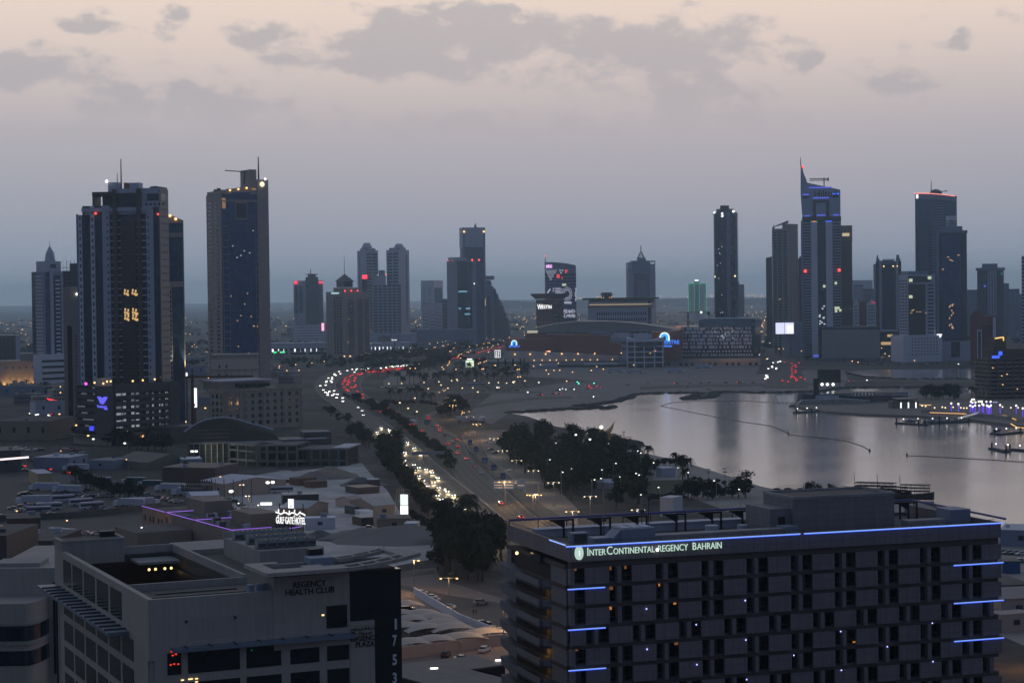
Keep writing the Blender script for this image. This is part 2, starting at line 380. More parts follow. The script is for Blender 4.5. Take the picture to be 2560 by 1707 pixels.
poly_sheet('roadside_paving',[zE(*q)for q in((1720,640),(1800,590),(2100,585),(2160,640),(2350,900),(2700,1250),(2700,1480),(2350,1200),(2000,900),(1790,760))],.018,M_pave)
poly_sheet('forecourt',[zF(*q)for q in((1180,640),(1500,600),(1560,700),(2200,900),(2300,1700),(1180,1700))],.018,M_pave)
poly_sheet('street',[zF(*q)for q in((1180,740),(1360,770),(1620,830),(2090,900),(2090,1160),(1850,1080),(1500,900),(1300,800),(1180,770))],.026,M_asph)
poly_sheet('street',[zF(*q)for q in((1180,690),(1500,650),(1500,610),(1180,640))],.027,M_asph)

LL=[zE(*q)for q in((1660,1568),(1560,1380),(1460,1210),(1340,1030),(1200,870),(1050,720),(930,610),(800,500),(650,390),(560,320),(505,255),(497,200),(530,160),(590,125),(700,92),(850,75),(1050,62),(1250,45),(1460,18))]
LR=[zE(*q)for q in((2330,1568),(2110,1380),(1900,1195),(1700,1035),(1520,885),(1400,775),(1200,610),(1020,490),(850,385),(745,320),(690,265),(665,220),(680,185),(730,150),(800,122),(890,98),(1060,75),(1250,58),(1460,28))]
RL=[zE(*q)for q in((2340,1568),(2125,1382),(1915,1197),(1720,1040),(1640,930),(1560,800),(1400,670),(1250,545),(1050,420),(900,335),(780,290),(730,250),(712,210),(730,178),(770,150),(830,125),(920,102),(1070,79),(1260,62),(1460,32))]
RR=[zE(*q)for q in((2700,1568),(2350,1330),(2200,1200),(1960,985),(1800,830),(1720,690),(1560,600),(1380,505),(1200,440),(1080,380),(960,320),(900,275),(880,230),(880,190),(900,160),(950,130),(1050,107),(1180,90),(1330,74),(1480,42))]
LL=[(1170,1425)]+LL;LR=[(1400,1425)]+LR
road_l,la,lb=ribbon('road',LL,LR,.034,M_asph)
road_r,ra,rb=ribbon('road',RL,RR,.038,M_asph)
sv,sa,sb=ribbon('road',[zE(*q)for q in((2700,1480),(2350,1290),(2100,1060),(1850,810),(1760,690),(1742,620),(1800,592),(2050,580))],
     [zE(*q)for q in((2800,1450),(2350,1180),(2150,990),(1960,820),(1900,720),(1890,640),(1950,615),(2060,602))],.042,M_asph2)
ribbon('road',[zE(*q)for q in((1560,600),(1420,500),(1400,470),(1500,420),(1560,380))],[zE(*q)for q in((1720,660),(1520,520),(1480,480),(1530,440),(1620,380))],.043,M_asph)
ribbon('road',[zU(*q)for q in((2900,930),(2350,950),(2000,980),(1700,1030),(1540,1080))],[zU(*q)for q in((2900,960),(2350,985),(2000,1030),(1700,1075),(1560,1100))],.042,M_asph2)
ribbon('road',[zU(*q)for q in((-60,800),(200,800),(700,850),(1300,850),(1900,860),(2500,870))],[zU(*q)for q in((-60,830),(200,830),(700,885),(1300,890),(1900,895),(2500,890))],.044,M_asph2)
# road running on past the mall towards the hotel district, and the boulevard beside the tall hotel
ribbon('road',[zD(*q)for q in((1590,1385),(1760,1310),(1850,1280),(2085,1215),(2200,1150))],[zD(*q)for q in((1640,1410),(1800,1340),(1900,1295),(2095,1240),(2230,1170))],.05,M_asph)
ribbon('road',[(1905,970),(1920,945),(1930,915),(1935,880),(1925,850)],[(2020,972),(2010,945),(2000,915),(1985,880),(1965,850)],.046,M_asph)
ribbon('road',[(1600,974),(1750,968),(1900,966),(2050,962),(2110,955),(2250,952),(2500,951)],[(1600,966),(1750,960),(1900,958),(2050,956),(2110,950),(2250,947.5),(2500,947)],.052,M_asph2)
# painted lines
def marks(a,b,z,fr,dash=None):
 mb=MB()
 for f in fr:
  pts=[p.lerp(q,f)for p,q in zip(a,b)];d=0
  for p,q in zip(pts,pts[1:]):
   ln=(q-p).length;t=(q-p).normalized();nrm=Vector((-t.y,t.x,0))*.13
   if dash is None:segs=[(0,ln)]
   else:segs=[(s,min(s+dash,ln))for s in[i*dash*3 for i in range(int(ln/dash/3)+1)]if s<ln]
   for s,e in segs:
    u=p+t*s;v=p+t*e
    mb.add([(u+nrm)[:2]+(z,),(u-nrm)[:2]+(z,),(v-nrm)[:2]+(z,),(v+nrm)[:2]+(z,)],[(0,1,2,3)])
 o=struct('road_markings',mb,M_paint)
marks(la,lb,.06,(.06,.94));marks(la,lb,.06,(.28,.5,.72),4)
marks(ra,rb,.06,(.06,.95));marks(ra,rb,.06,(.3,.52,.75),4)
# concrete barriers and kerbs
def wall_along(name,pts,w,h,m,label,cat,z0=0.0):
 mb=MB()
 for p,q in zip(pts,pts[1:]):
  t=(q-p).normalized();n=Vector((-t.y,t.x,0))*w/2
  mb.prism([(p+n)[:2],(p-n)[:2],(q-n)[:2],(q+n)[:2]],z0,z0+h)
 o=mb.build(name,m);return tag(o,label,cat)
wall_along('median_barrier',lb[4:60],.5,1.0,M_conc,'long grey concrete barrier on the median edge of the headlight carriageway','barrier')
wall_along('road_barrier',la[28:64],.4,.9,M_conc,'grey parapet along the outer bend of the headlight carriageway','barrier')
wall_along('road_barrier',rb[0:60],.4,.8,M_conc,'low parapet between the tail-light carriageway and the service road','barrier')
wall_along('kerb_wall',sb[4:40],.35,.35,M_conc,'low pale kerb wall on the park side of the service road','kerb')
LA,LB,RA,RB=la,lb,ra,rb
# ---------------------------------------------------------------- towers
class Tw:
 """A building standing on the ground: front face xl..xm and side face, read off the photo at distance D and turned by th degrees."""
 def __init__(s,name,label,cat,xl,xm,xr,D,th,side='R',ym=850,group=None,depth=None,yref=None):
  s.D,s.side=D,side
  yr=yref or 760
  if side=='R':cx,fl,fr_=xm,xl,xm;sw=xr-xm
  else:cx,fl,fr_=xm,xm,xr;sw=xm-xl
  s.fl,s.fr=fl,fr_
  c=PD(cx,yr,D);beta=math.atan2(c.x,c.y);s.k=D/F/math.cos(beta)
  t=R(max(th,.01));s.w=(fr_-fl)*s.k/math.cos(t);s.d=depth or(sw*s.k/math.sin(t)if sw>0 else s.w*.8)
  rz=-beta-t if side=='R' else-beta+t
  ex=Vector((math.cos(rz),math.sin(rz),0))
  o=Vector((c.x,c.y,0));s.sl,s.sr=(xm,xr)if side=='R' else(xl,xm)
  if side=='R':o=o-ex*s.w
  s.root=thing(name,label,cat,o,rz,group);s.cx=cx;s.n={}
 def z(s,y,x=None):return zat(s.cx if x is None else x,y,s.D)
 def fx(s,x):return(x-s.fl)/(s.fr-s.fl)*s.w
 def sy(s,x):
  u=(x-s.sl)/max(s.sr-s.sl,1e-6)*s.d
  return u if s.side=='R' else s.d-u
 def box(s,nm,m,x0,x1,y0,y1,z0,z1):return MB().box(x0,x1,y0,y1,z0,z1).build(nm,m,s.root)
 def body(s,m,zt,z0=0,nm='core'):return s.box(nm,m,0,s.w,0,s.d,z0,zt)
 def fb(s,mb,face,u0,u1,z0,z1,out,inn=.0):  # a slab lying on a face, standing `out` proud
  if face=='F':mb.box(u0,u1,-out,-inn,z0,z1)
  elif s.side=='R':mb.box(s.w+inn,s.w+out,u0,u1,z0,z1)
  else:mb.box(-out,-inn,u0,u1,z0,z1)
 def strip(s,nm,m,face,u0,u1,z0,z1,out=.4,parent=None):
  mb=MB();s.fb(mb,face,u0,u1,z0,z1,out);return mb.build(nm,m,parent or s.root)
 def floors(s,nm,m,face,u0,u1,z0,z1,n,frac=.3,out=.6,off=0.0):
  mb=MB();h=(z1-z0)/n
  for i in range(n):s.fb(mb,face,u0,u1,z0+(i+off)*h,z0+(i+off)*h+h*frac,out)
  return mb.build(nm,m,s.root)
 def piers(s,nm,m,face,u0,u1,z0,z1,n,frac=.4,out=.5):
  mb=MB();h=(u1-u0)/n
  for i in range(n+1):
   a=max(u0,u0+i*h-h*frac/2);b=min(u1,u0+i*h+h*frac/2);s.fb(mb,face,a,b,z0,z1,out)
  return mb.build(nm,m,s.root)
 def grid(s,m,face,u0,u1,z0,z1,nc,nr,pf=.4,sf=.4,out=.5):
  s.piers('pier',m,face,u0,u1,z0,z1,nc,pf,out);s.floors('spandrel',m,face,u0,u1,z0,z1,nr,sf,out-.03)
 def wins(s,m,face,u0,u1,z0,z1,nc,nr,wf=.4,hf=.45,out=.06,nm='window_column'):
  h=(z1-z0)/nr;w=(u1-u0)/nc
  for i in range(nc):
   mb=MB()
   for j in range(nr):s.fb(mb,face,u0+w*(i+.5-wf/2),u0+w*(i+.5+wf/2),z0+h*(j+.5-hf/2),z0+h*(j+.5+hf/2),out)
   mb.build(nm,m,s.root)
 def lit(s,face,spots,m=None,w=1.4,h=1.2,out=.7,nm='lit_window'):
  for u,z in spots:s.strip(nm,m or M_winlit,face,u,u+w,z,z+h,out)
 def lamp(s,x,y,z,m,r=.8,nm='beacon'):return MB().ball((x,y,z),r,6,4).build(nm,m,s.root)
 def mast(s,x,y,z0,z1,r=.5,m=None,nm='mast'):return MB().cyl(x,y,z0,z1,r,r*.5,6).build(nm,m or M_dgrey,s.root)
 def roofjunk(s,x0,x1,y0,y1,z,n,h=3,m=None,seed=0):
  q=random.Random(seed+n)
  for i in range(n):
   a=q.uniform(x0,x1-3);b=q.uniform(y0,max(y0+.1,y1-4));ww=q.uniform(2,5)
   s.box('roof_plant',m or M_grey,a,a+ww,b,b+q.uniform(2,4),z,z+h*q.uniform(.4,1))
 def rand_lit(s,face,u0,u1,z0,z1,n,seed,m=None,w=1.6,h=1.3,out=.75):
  q=random.Random(seed);s.lit(face,[(q.uniform(u0,u1),q.uniform(z0,z1))for _ in range(n)],m,w,h,out)
X=lambda f,x:f(x,0)[0]
Y=lambda f,y:f(0,y)[1]

# --- far left: pale tower with a lantern roof
t=Tw('apartment_tower','pale apartment tower with white balconies and a small lantern on its stepped roof, far left','tower',83,113,166,2150,32,'L')
z1=t.z(679);z2=t.z(653);t.body(M_grey,z1)
t.strip('glass_strip',M_glass,'F',0,t.w*.2,20,z1-1,.3);t.strip('pier',M_lgrey,'F',t.w*.22,t.w*.36,20,z1+3,.9)
t.strip('glass_strip',M_glassd,'F',t.w*.38,t.w*.7,20,z1-4,.3);t.floors('balcony',M_white,'F',t.w*.46,t.w*.64,24,z1-6,22,.38,1.4)
t.strip('pier',M_lgrey,'F',t.w*.72,t.w*.78,20,z1,.9);t.floors('balcony',M_lgrey,'F',t.w*.8,t.w,22,z1,22,.4,.8)
t.floors('balcony',M_lgrey,'S',t.d*.2,t.d,22,z1-2,26,.45,.7);t.strip('glass_strip',M_glassd,'S',t.d*.75,t.d,20,z1,.9)
t.box('roof_block',M_lgrey,t.w*.02,t.w*.78,2,t.d*.7,z1,z2);t.box('roof_block',M_glassd,t.w*.3,t.w*.55,1.6,2,z1+4,z2-3)
mb=MB();mb.cyl(t.w*.42,t.d*.3,z2,z2+9,6,4.5,8);mb.cyl(t.w*.42,t.d*.3,z2+9,z2+17,4.5,.3,8);mb.build('lantern',M_lgrey,t.root);t.mast(t.w*.42,t.d*.3,z2+15,z2+22,.4)
t.box('podium',M_white,-16,t.w+4,-14,0,0,t.z(886));t.floors('podium_band',M_glassd,'F',-14,t.w+2,4,t.z(890),5,.4,14.2)
# --- unfinished tower behind
t=Tw('unfinished_tower','bare concrete tower frame under construction behind the tall residential tower','tower',161,207,207,1900,0)
z1=t.z(661);t.body(M_dgrey,z1-6,nm='core');t.floors('floor_slab',M_conc,'F',-1,t.w+1,0,z1,40,.14,1.6);t.piers('column',M_conc,'F',0,t.w,0,z1+4,5,.12,1.5)
t.box('hoarding',M_dgrey,t.w*.35,t.w*1.05,-2.2,-1.8,z1-42,z1+1)
# --- slab tower with dark slot
t=Tw('apartment_tower','narrow beige slab tower with one dark vertical slot, left of the tall residential tower','tower',160,207,207,1425,0,depth=18)
z1=t.z(716);t.body(M_beige2,z1);t.strip('dark_slot',M_black,'F',t.fx(169),t.fx(180),0,z1-28,.15);t.strip('pier',M_beige2,'F',0,t.fx(168.5),0,z1-1,.6)
t.wins(M_glassd,'F',t.fx(183),t.fx(206),4,z1-34,2,28,.28,.4)
t.lamp(t.fx(193.5),-1.5,t.z(735),M_lampw,1.0,'floodlight')

# --- the tall residential tower on its parking podium
t=Tw('residential_tower','tall blue-white residential tower with brown central bay, stepped crown and two masts','tower',202,400.7,424,1345,18,'R')
f=lambda x:t.fx(X(zA,x));zt=t.z(Y(zA,585));z0=38.0;nF=25;hb=0
t.box('core',M_glass,0,t.w,2.5,t.d,z0,zt)
t.strip('wing_wall',M_grey,'F',f(672),f(690),z0,zt+.5,1.0);t.strip('wing_wall',M_white,'F',f(690),f(718),z0,zt,1.2)
t.wins(M_glassd,'F',f(694),f(714),z0,zt,1,nF,.5,.55,1.3)
t.strip('glass_strip',M_glassd,'F',f(722),f(790),z0,zt+6,.4);t.strip('white_pier',M_white,'F',f(790),f(822),z0,zt+6,1.6);t.wins(M_black,'F',f(797),f(818),z0,zt+4,1,nF,.55,.55,1.7)
t.strip('glass_strip',M_glassd,'F',f(824),f(888),z0,zt+6,.6);t.strip('white_pier',M_lgrey,'F',f(888),f(948),z0,zt+6,1.8);t.wins(M_glassd,'F',f(918),f(946),z0,zt,1,nF,.4,.35,1.86)
for a,b in((948,986),(1012,1040),(1165,1180),(1208,1248)):
 t.strip('balcony_recess',M_glassd,'F',f(a),f(b),z0,zt,.3);t.floors('balcony',M_lgrey,'F',f(a),f(b),z0,zt,nF,.16,2.2)
t.strip('brown_pier',M_brown,'F',f(980),f(1013),z0,t.z(Y(zA,372)),3.2);t.strip('brown_pier',M_brown,'F',f(1176),f(1208),z0,t.z(Y(zA,372)),3.2)
t.strip('curtain_wall',M_brownd,'F',f(1042),f(1163),z0,zt-4,2.4);t.floors('mullion_band',M_brown,'F',f(1042),f(1163),z0,zt-4,48,.1,2.6)
t.strip('white_pier',M_lgrey,'F',f(1248),f(1302),z0,zt+4,1.8);t.wins(M_glassd,'F',f(1252),f(1276),z0,zt,1,nF,.4,.35,1.86)
t.strip('glass_strip',M_glassd,'F',f(1302),f(1346),z0,zt+3,.5)
t.box('side_wall',M_beige2,t.w,t.w+.8,0,t.d*.9,z0,t.z(Y(zA,372)));t.wins(M_glassd,'S',2,t.d*.85,z0,zt+20,4,nF+3,.3,.3,.9)
za,zb,zc=t.z(Y(zA,560)),t.z(Y(zA,527)),t.z(Y(zA,400))
mb=MB();mb.box(f(740),f(1300),-.6,t.d*.8,zt,za);mb.box(f(722),f(1302),-2.2,t.d*.8,za,zb);mb.build('crown_base',M_lgrey,t.root)
mb=MB();mb.box(f(800),f(975),1,t.d*.7,zb,zb+.6);mb.box(f(800),f(815),1,t.d*.7,zb,zc);mb.box(f(800),f(1000),.5,t.d*.7,zc-2,zc+.6);mb.box(f(862),f(960),6,t.d*.6,zb,zc);mb.build('crown_frame',M_brown,t.root)
t.box('crown_core',M_glassd,f(1013),f(1176),0,t.d*.7,za,zc);t.box('crown_cap',M_lgrey,f(1010),f(1178),-2,t.d*.7,zc-.6,zc+2.4)
t.box('crown_side',M_lgrey,f(1208),t.w+.5,0,t.d*.85,zb,zc+2.6);t.wins(M_glassd,'F',f(1230),f(1400),zb+.6,zb+3,5,1,.6,.6,.2)
t.strip('crown_window',M_glassd,'F',f(1250),f(1345),zb+4.2,zb+9,.25);t.strip('crown_window',M_glassd,'S',2,t.d*.6,zb+4.2,zb+9,1.0)
t.box('lift_block',M_lgrey,f(918),f(1000),4,12,zc,t.z(Y(zA,312)));t.box('lift_block',M_lgrey,f(1095),f(1172),4,12,zc+1,t.z(Y(zA,318)));t.box('lift_block',M_terra,f(1040),f(1068),6,12,zc+1,t.z(Y(zA,315)))
t.mast(f(1023),5,zc,t.z(Y(zA,115)),.6);t.mast(f(991),5,zc,t.z(Y(zA,235)),.4);t.roofjunk(f(1210),t.w,2,t.d*.7,zc+2.6,7,1.6,M_dgrey,3)
t.lamp(f(916),2,t.z(Y(zA,303)),M_lampw,1.1,'floodlight');t.lamp(f(842),-3,t.z(Y(zA,575)),M_redl,.8);t.lamp(f(1345),-2,t.z(Y(zA,590)),M_redl,.7)
for yy in(1235,1395,1445):
 for a in(1060,1124):
  zz=t.z(Y(zA,yy));t.lit('F',[(f(a),zz-2),(f(a+3),zz),(f(a+17),zz-2.4),(f(a+27),zz-.6),(f(a+28),zz-3)],em('lit_stair_gold',(1,.62,.25),.75),1.0,1.7,2.7)
# right rear wing with uplights
r=Tw('residential_tower','slim glass wing tower with sloping lit roof just behind the tall residential tower','tower',421,461.7,461.7,1440,0,depth=26)
za,zb=r.z(533),r.z(551);r.box('core',M_glass,0,r.w,0,r.d,0,zb-2)
mb=MB();mb.xprism([(0,zb-2),(r.w,zb-2),(r.w,zb),(0,za)],-.6,r.d);mb.build('sloping_parapet',M_beige2,r.root)
r.strip('frame',M_beige2,'F',0,r.w*.06,0,zb,.9);r.strip('frame',M_beige2,'F',r.w*.94,r.w,0,zb,.9);r.strip('frame',M_beige2,'F',0,r.w,zb-48,zb-44,.8);r.strip('frame',M_beige2,'F',0,r.w,zb-12,zb-9,.8)
r.strip('window_bay',M_beige2,'F',r.w*.06,r.w*.25,20,zb-48,.6);r.wins(M_glassd,'F',r.w*.06,r.w*.25,20,zb-50,1,24,.5,.6,.7)
r.piers('mullion',M_dgrey,'F',r.w*.3,r.w*.94,0,zb-48,5,.05,.3);r.strip('bright_panel',M_glasst,'F',r.w*.66,r.w*.9,zb-44,zb-12,.35)
for i,q in enumerate(((1420,590),(1442,602),(1488,630))):r.lamp((X(zA,q[0])-421)/40.7*r.w,-1.5,r.z(Y(zA,q[1])),M_lampo,1.0,'roof_light')
upl=em('uplight_wash',(.95,.95,.55),.45)
for a,h0,h1 in((.02,0,44),(.93,0,28)):
 s_=r.strip('uplight',M_lampy,'F',a*r.w,(a+.05)*r.w,6,7,1.2)
def spot(loc,target,e,col,ang,blend=.6,r=.3):
 ld=bpy.data.lights.new('spot_lamp','SPOT');ld.energy=e;ld.color=col;ld.spot_size=R(ang);ld.spot_blend=blend;ld.shadow_soft_size=r
 o=bpy.data.objects.new('spot_lamp',ld);C.objects.link(o);o.location=loc
 o.rotation_euler=(Vector(target)-Vector(loc)).to_track_quat('-Z','Y').to_euler();return o
def point(loc,e,col,r=.4):
 ld=bpy.data.lights.new('point_lamp','POINT');ld.energy=e;ld.color=col;ld.shadow_soft_size=r
 o=bpy.data.objects.new('point_lamp',ld);C.objects.link(o);o.location=loc;return o
bpy.context.view_layer.update()
for a in(.04,.96):
 b=r.root.matrix_world@Vector((a*r.w,-3,40));q=r.root.matrix_world@Vector((a*r.w,-.5,90));spot(b,q,60000,(1,.95,.6),30)
# parking podium
p=Tw('parking_podium','dark multi-storey car park podium with lit decks and a blue V emblem at its corner','car park',186,282,443,1300,38,'L')
zt=p.z(966);p.box('core',M_black,1.2,p.w,1.2,p.d,0,zt);p.floors('deck_parapet',M_dgrey,'F',0,p.w,9,zt,7,.52,.5);p.piers('column',M_dgrey,'F',0,p.w,9,zt,10,.1,.4)
p.strip('blank_end',M_dgrey,'F',p.w*.84,p.w,0,zt,.8);p.strip('top_band',M_dgrey,'F',0,p.w,zt-2,zt+1.5,.9)
p.floors('deck_parapet',M_dgrey,'S',0,p.d*.5,9,zt,7,.55,.5);p.floors('deck_parapet',M_dgrey,'S',p.d*.5,p.d,9,zt,7,.55,.5)
q=random.Random(5);deck=em('deck_light',(.72,.72,.95),.13);deck2=em('deck_light_bright',(.85,.85,1),.3)
hh=(zt-9)/7
for j in range(7):
 for u0,u1 in((.02,.12),(.13,.17),(.25,.3),(.32,.37),(.48,.52),(.57,.6),(.68,.71),(.72,.74),(.78,.82)):
  if q.random()<.86:p.strip('lit_deck',deck if q.random()<.7 else deck2,'F',u0*p.w,u1*p.w,9+j*hh+hh*.54,9+j*hh+hh*(.9 if q.random()<.7 else .75),.12)
 for k in range(3):
  u=q.uniform(0,.75)*p.d;p.strip('lit_deck',em('deck_light_dim',(.6,.62,.7),.12),'S',u,u+q.uniform(3,9),9+j*hh+hh*.6,9+j*hh+hh*.85,.12)
sg=p.strip('sign_wall',M_dgrey,'S',0,p.d*.46,6,zt,1.2);p.strip('sign_wall',M_dgrey,'F',0,.6,6,zt,1.0)
mvb=em('sign_violet',(.14,.13,1),1.1)
def on_side(t,u,z,out):return(-out if t.side=='L' else t.w+out,u,z)
mb=MB()  # V emblem: two leaf shapes; local plane runs from the far end (u large) to the corner
def vq(pts,t,out,u0,z0,k):
 n=len(pts);mb.add([on_side(t,u0-a*k,z0+b*4.9,out)for a,b in pts]+[on_side(t,u0-a*k,z0+b*4.9,out-.4)for a,b in pts],
                         [tuple(range(n)),tuple(range(2*n-1,n-1,-1))]+[(i,n+i,n+(i+1)%n,(i+1)%n)for i in range(n)])
ku=p.d*.265
vq([(0,1),(.3,1),(.45,.85),(.55,.55),(.72,.2),(.6,.03),(.45,.0),(.32,.1),(.22,.4),(.12,.75)],p,1.8,p.d*.39,p.z(1011),ku)
vq([(.55,.9),(.7,1),(1,1),(.9,.7),(.78,.35),(.7,.35),(.56,.6)],p,1.8,p.d*.39,p.z(1011),ku)
mb.build('emblem',mvb,p.root)
text('lettering','Ventura',2.7,mvb,p.root,(-1.8,p.d*.39,p.z(1020)),(R(90),0,R(-90)),.1,p.d*.265/9.3,bold=.05)
text('lettering','PARK',1.5,mvb,p.root,(-1.8,p.d*.21,p.z(1024.5)),(R(90),0,R(-90)),.1,1.0,bold=.05)
p.strip('small_sign',em('sign_blue',(.06,.08,1),1.0),'S',p.d*.52,p.d*.62,9,12,1.0)
lob=em('lobby_wall_light',(1,.85,.5),.12)
p.box('entrance_canopy',M_dgrey,-8,-.2,-4,p.d,5.6,6.4);p.box('lobby_wall',M_cream,-2,-.6,2,p.d,0,5.6)
for u in(3,8):spot(p.root.matrix_world@Vector((-5,u,.4)),p.root.matrix_world@Vector((-1.5,u,6)),3000,(1,.9,.6),60)
p.box('annex',M_brown,p.w*.02,p.w*.5,-14,0,0,8);p.box('annex',M_dgrey,p.w*.5,p.w*1.05,-24,0,0,11)
p.lamp(p.w*.2,-15,6,M_lampo,.8,'wall_lamp');point(p.root.matrix_world@Vector((p.w*.24,-16,5)),8000,(1,.35,.08),.5)
for i,(x,y)in enumerate(((820,520),(890,530),(920,515),(950,515),(1130,522),(1213,520),(1313,517))):
 p.lamp((X(zB,x)-282)/161*p.w,4,p.z(Y(zB,y)),M_lampo,.7,'deck_lamp')
p.lamp((X(zB,767)-282)/161*p.w,6,p.z(Y(zB,526)),em('neon_magenta',(1,.1,.9),2),1.0,'deck_lamp')
p.box('amenity_wall',M_cream,-2,6,10,18,zt,zt+5)

# --- second tall tower, beige frame round blue glass
t=Tw('office_tower','tall beige-framed tower with a deep blue glass front, sloping roof and corner mast','tower',519.5,557,673,1900,22,'L')
f=lambda x:t.fx(X(zA,x));top=t.z(Y(zA,400));tr=t.z(Y(zA,332));tp=t.z(Y(zA,293));zb=0
t.box('core',M_beige2,0,t.w,0,t.d,0,top-2)
mb=MB();mb.xprism([(-.5,top-2),(f(2210),top-2),(f(2210),tr),(-.5,top+1)],-.8,t.d*.9);mb.build('sloping_crown',M_beige2,t.root)
t.strip('crown_glass',M_glassb,'F',f(1960),f(2112),top-4,tr-8,1.2)
t.box('corner_pier',M_beige2,f(2165),t.w,-1.2,t.d*.8,0,tp);t.box('corner_pier',M_beige2,f(2108),f(2165),0,t.d*.6,top,tr+14)
t.strip('glass_strip',M_glassb,'F',f(1875),f(2165),t.z(Y(zA,465)),t.z(Y(zA,415)),.4)
t.strip('cornice',M_beige2,'F',f(1842),f(2205),t.z(Y(zA,485)),t.z(Y(zA,474)),1.4)
gz=t.z(Y(zA,482));t.strip('curtain_wall',M_glassb,'F',f(1866),f(2192),30,gz,.5)
t.strip('sky_garden',M_glassd,'F',f(1984),f(2075),t.z(Y(zA,630)),t.z(Y(zA,488)),.9)
mb=MB();a,b,c0,c1=f(1980),f(2080),t.z(Y(zA,634)),t.z(Y(zA,484))
for bx in((a,a+.8,c0,c1),(b-.8,b,c0,c1),(a,b,c0,c0+1.2),(a,b,c1-1.2,c1)):mb.box(bx[0],bx[1],-1.4,-.5,bx[2],bx[3])
mb.build('garden_frame',M_beige2,t.root)
zl=t.z(Y(zA,632));nr=21
for a,b in((1875,1928),(2145,2192)):
 t.floors('sill_band',M_beige2,'F',f(a),f(b),30,zl,nr,.07,1.2);t.piers('mullion',M_beige2,'F',f(a),f(b),30,zl,1,.1,1.1)
t.floors('sill_line',M_glass,'F',f(1930),f(2143),30,zl,nr*2,.08,.62);t.piers('mullion',M_glassd,'F',f(1930),f(2143),30,gz,8,.05,.6)
t.wins(M_glassd,'S',t.d*.08,t.d,20,top-8,2,44,.45,.5,.1);t.wins(M_glassd,'F',f(1805),f(1866),20,top-8,1,44,.2,.4,.08)
t.mast(f(2193),3,tp-2,t.z(Y(zA,98)),1.0)
t.lamp(f(2205),-2,t.z(Y(zA,333)),em('globe_lamp',(1,.85,.55),1.6),2.5,'globe');t.lamp(f(2235),-1,t.z(Y(zA,288)),M_lampw,1.3,'floodlight')
for x,y in((1938,388),(2007,378),(2075,367)):t.lamp(f(x),-2,t.z(Y(zA,y)),M_lampo,1.0,'roof_light')
mb=MB();mb.tube([(f(2090),8,tr),(f(2095),8,tr+13)],.6);mb.tube([(f(2105),8,tr+12),(f(1930),8,tr+13)],.5);mb.build('cleaning_crane',M_black,t.root)
t.roofjunk(f(1820),f(2060),8,20,top+1,6,3,M_dgrey,2);t.strip('lit_slot',em('slot_warm',(1,.55,.25),.25),'F',f(2120),f(2155),top+2,tr-4,1.3);t.strip('lit_slot',em('slot_warm',(1,.55,.25),.25),'F',.6,4.2,top-16,top-6,.6)
t.rand_lit('F',f(1930),f(2150),30,110,14,3,M_winlit,1.0,1.0);t.rand_lit('F',f(1940),f(2140),130,top-30,6,4,M_wincool,1.0,1.0)
# beige block in front of it
t=Tw('beige_building','plain dark beige block standing in front of the blue glass tower','building',527,645,645,1680,0,depth=40)
zt=t.z(886);t.body(M_cream,zt);t.strip('cornice',M_beige,'F',-.5,t.w+.5,zt-2,zt+.6,.8);t.piers('pilaster',M_beige,'F',0,t.w,0,zt-12,7,.12,.3);t.wins(M_glassd,'F',t.w*.1,t.w*.4,6,zt-6,2,5,.2,.35);t.strip('string_course',M_beige,'F',0,t.w,zt-13,zt-12,.7)

# --- arched hotel with arched windows
t=Tw('arched_hotel','dusky beige six-storey hotel with rows of arched windows, left of the highway bend','hotel',523,556,752,1430,32,'L')
zt=t.z(976);t.body(M_beige,zt);t.strip('cornice',M_beige,'F',-.6,t.w+.6,zt-1.2,zt+.6,.9);t.strip('cornice',M_beige,'S',-.6,t.d+.6,zt-1.2,zt+.6,.9)
def arched(t,face,u0,u1,z0,z1,nc,nr,m):
 w=(u1-u0)/nc;h=(z1-z0)/nr
 for i in range(nc):
  for j in range(nr):
   c=u0+w*(i+.5);b=z0+h*(j+.18);hw=w*(.2 if i%3!=1 else .26);hs=h*.38
   pts=[(c-hw,b),(c+hw,b),(c+hw,b+hs)]+[(c+hw*math.cos(math.pi*k/6),b+hs+hw*.9*math.sin(math.pi*k/6))for k in range(1,6)]+[(c-hw,b+hs)]
   mbb=MB()
   if face=='F':mbb.xprism(pts,-.15,0)
   else:mbb.yprism(pts,-.15,0)
   mbb.build('window',m,t.root)
zl=t.z(1068);nr=5
arched(t,'F',2,t.w-1,zl,zt-2,10,nr,M_glassd);arched(t,'S',1,t.d-1,zl,zt-2,3,nr,M_glassd)
t.piers('pilaster',M_beige,'F',1,t.w,0,zt-1.2,4,.05,.5);t.floors('string_course',M_beige,'F',0,t.w,zl,zt-1,nr,.04,.35,.1)
t.box('penthouse',M_beige,t.w*.02,t.w*.62,8,30,zt,t.z(957));t.box('penthouse_roof',M_lgrey,0,t.w*.68,6,34,t.z(957),t.z(953));t.wins(M_glassd,'F',t.w*.2,t.w*.6,zt+.6,t.z(958),9,1,.3,.5,-7.8)
t.box('parapet',M_beige,t.w*.68,t.w,.5,1,zt,zt+2)

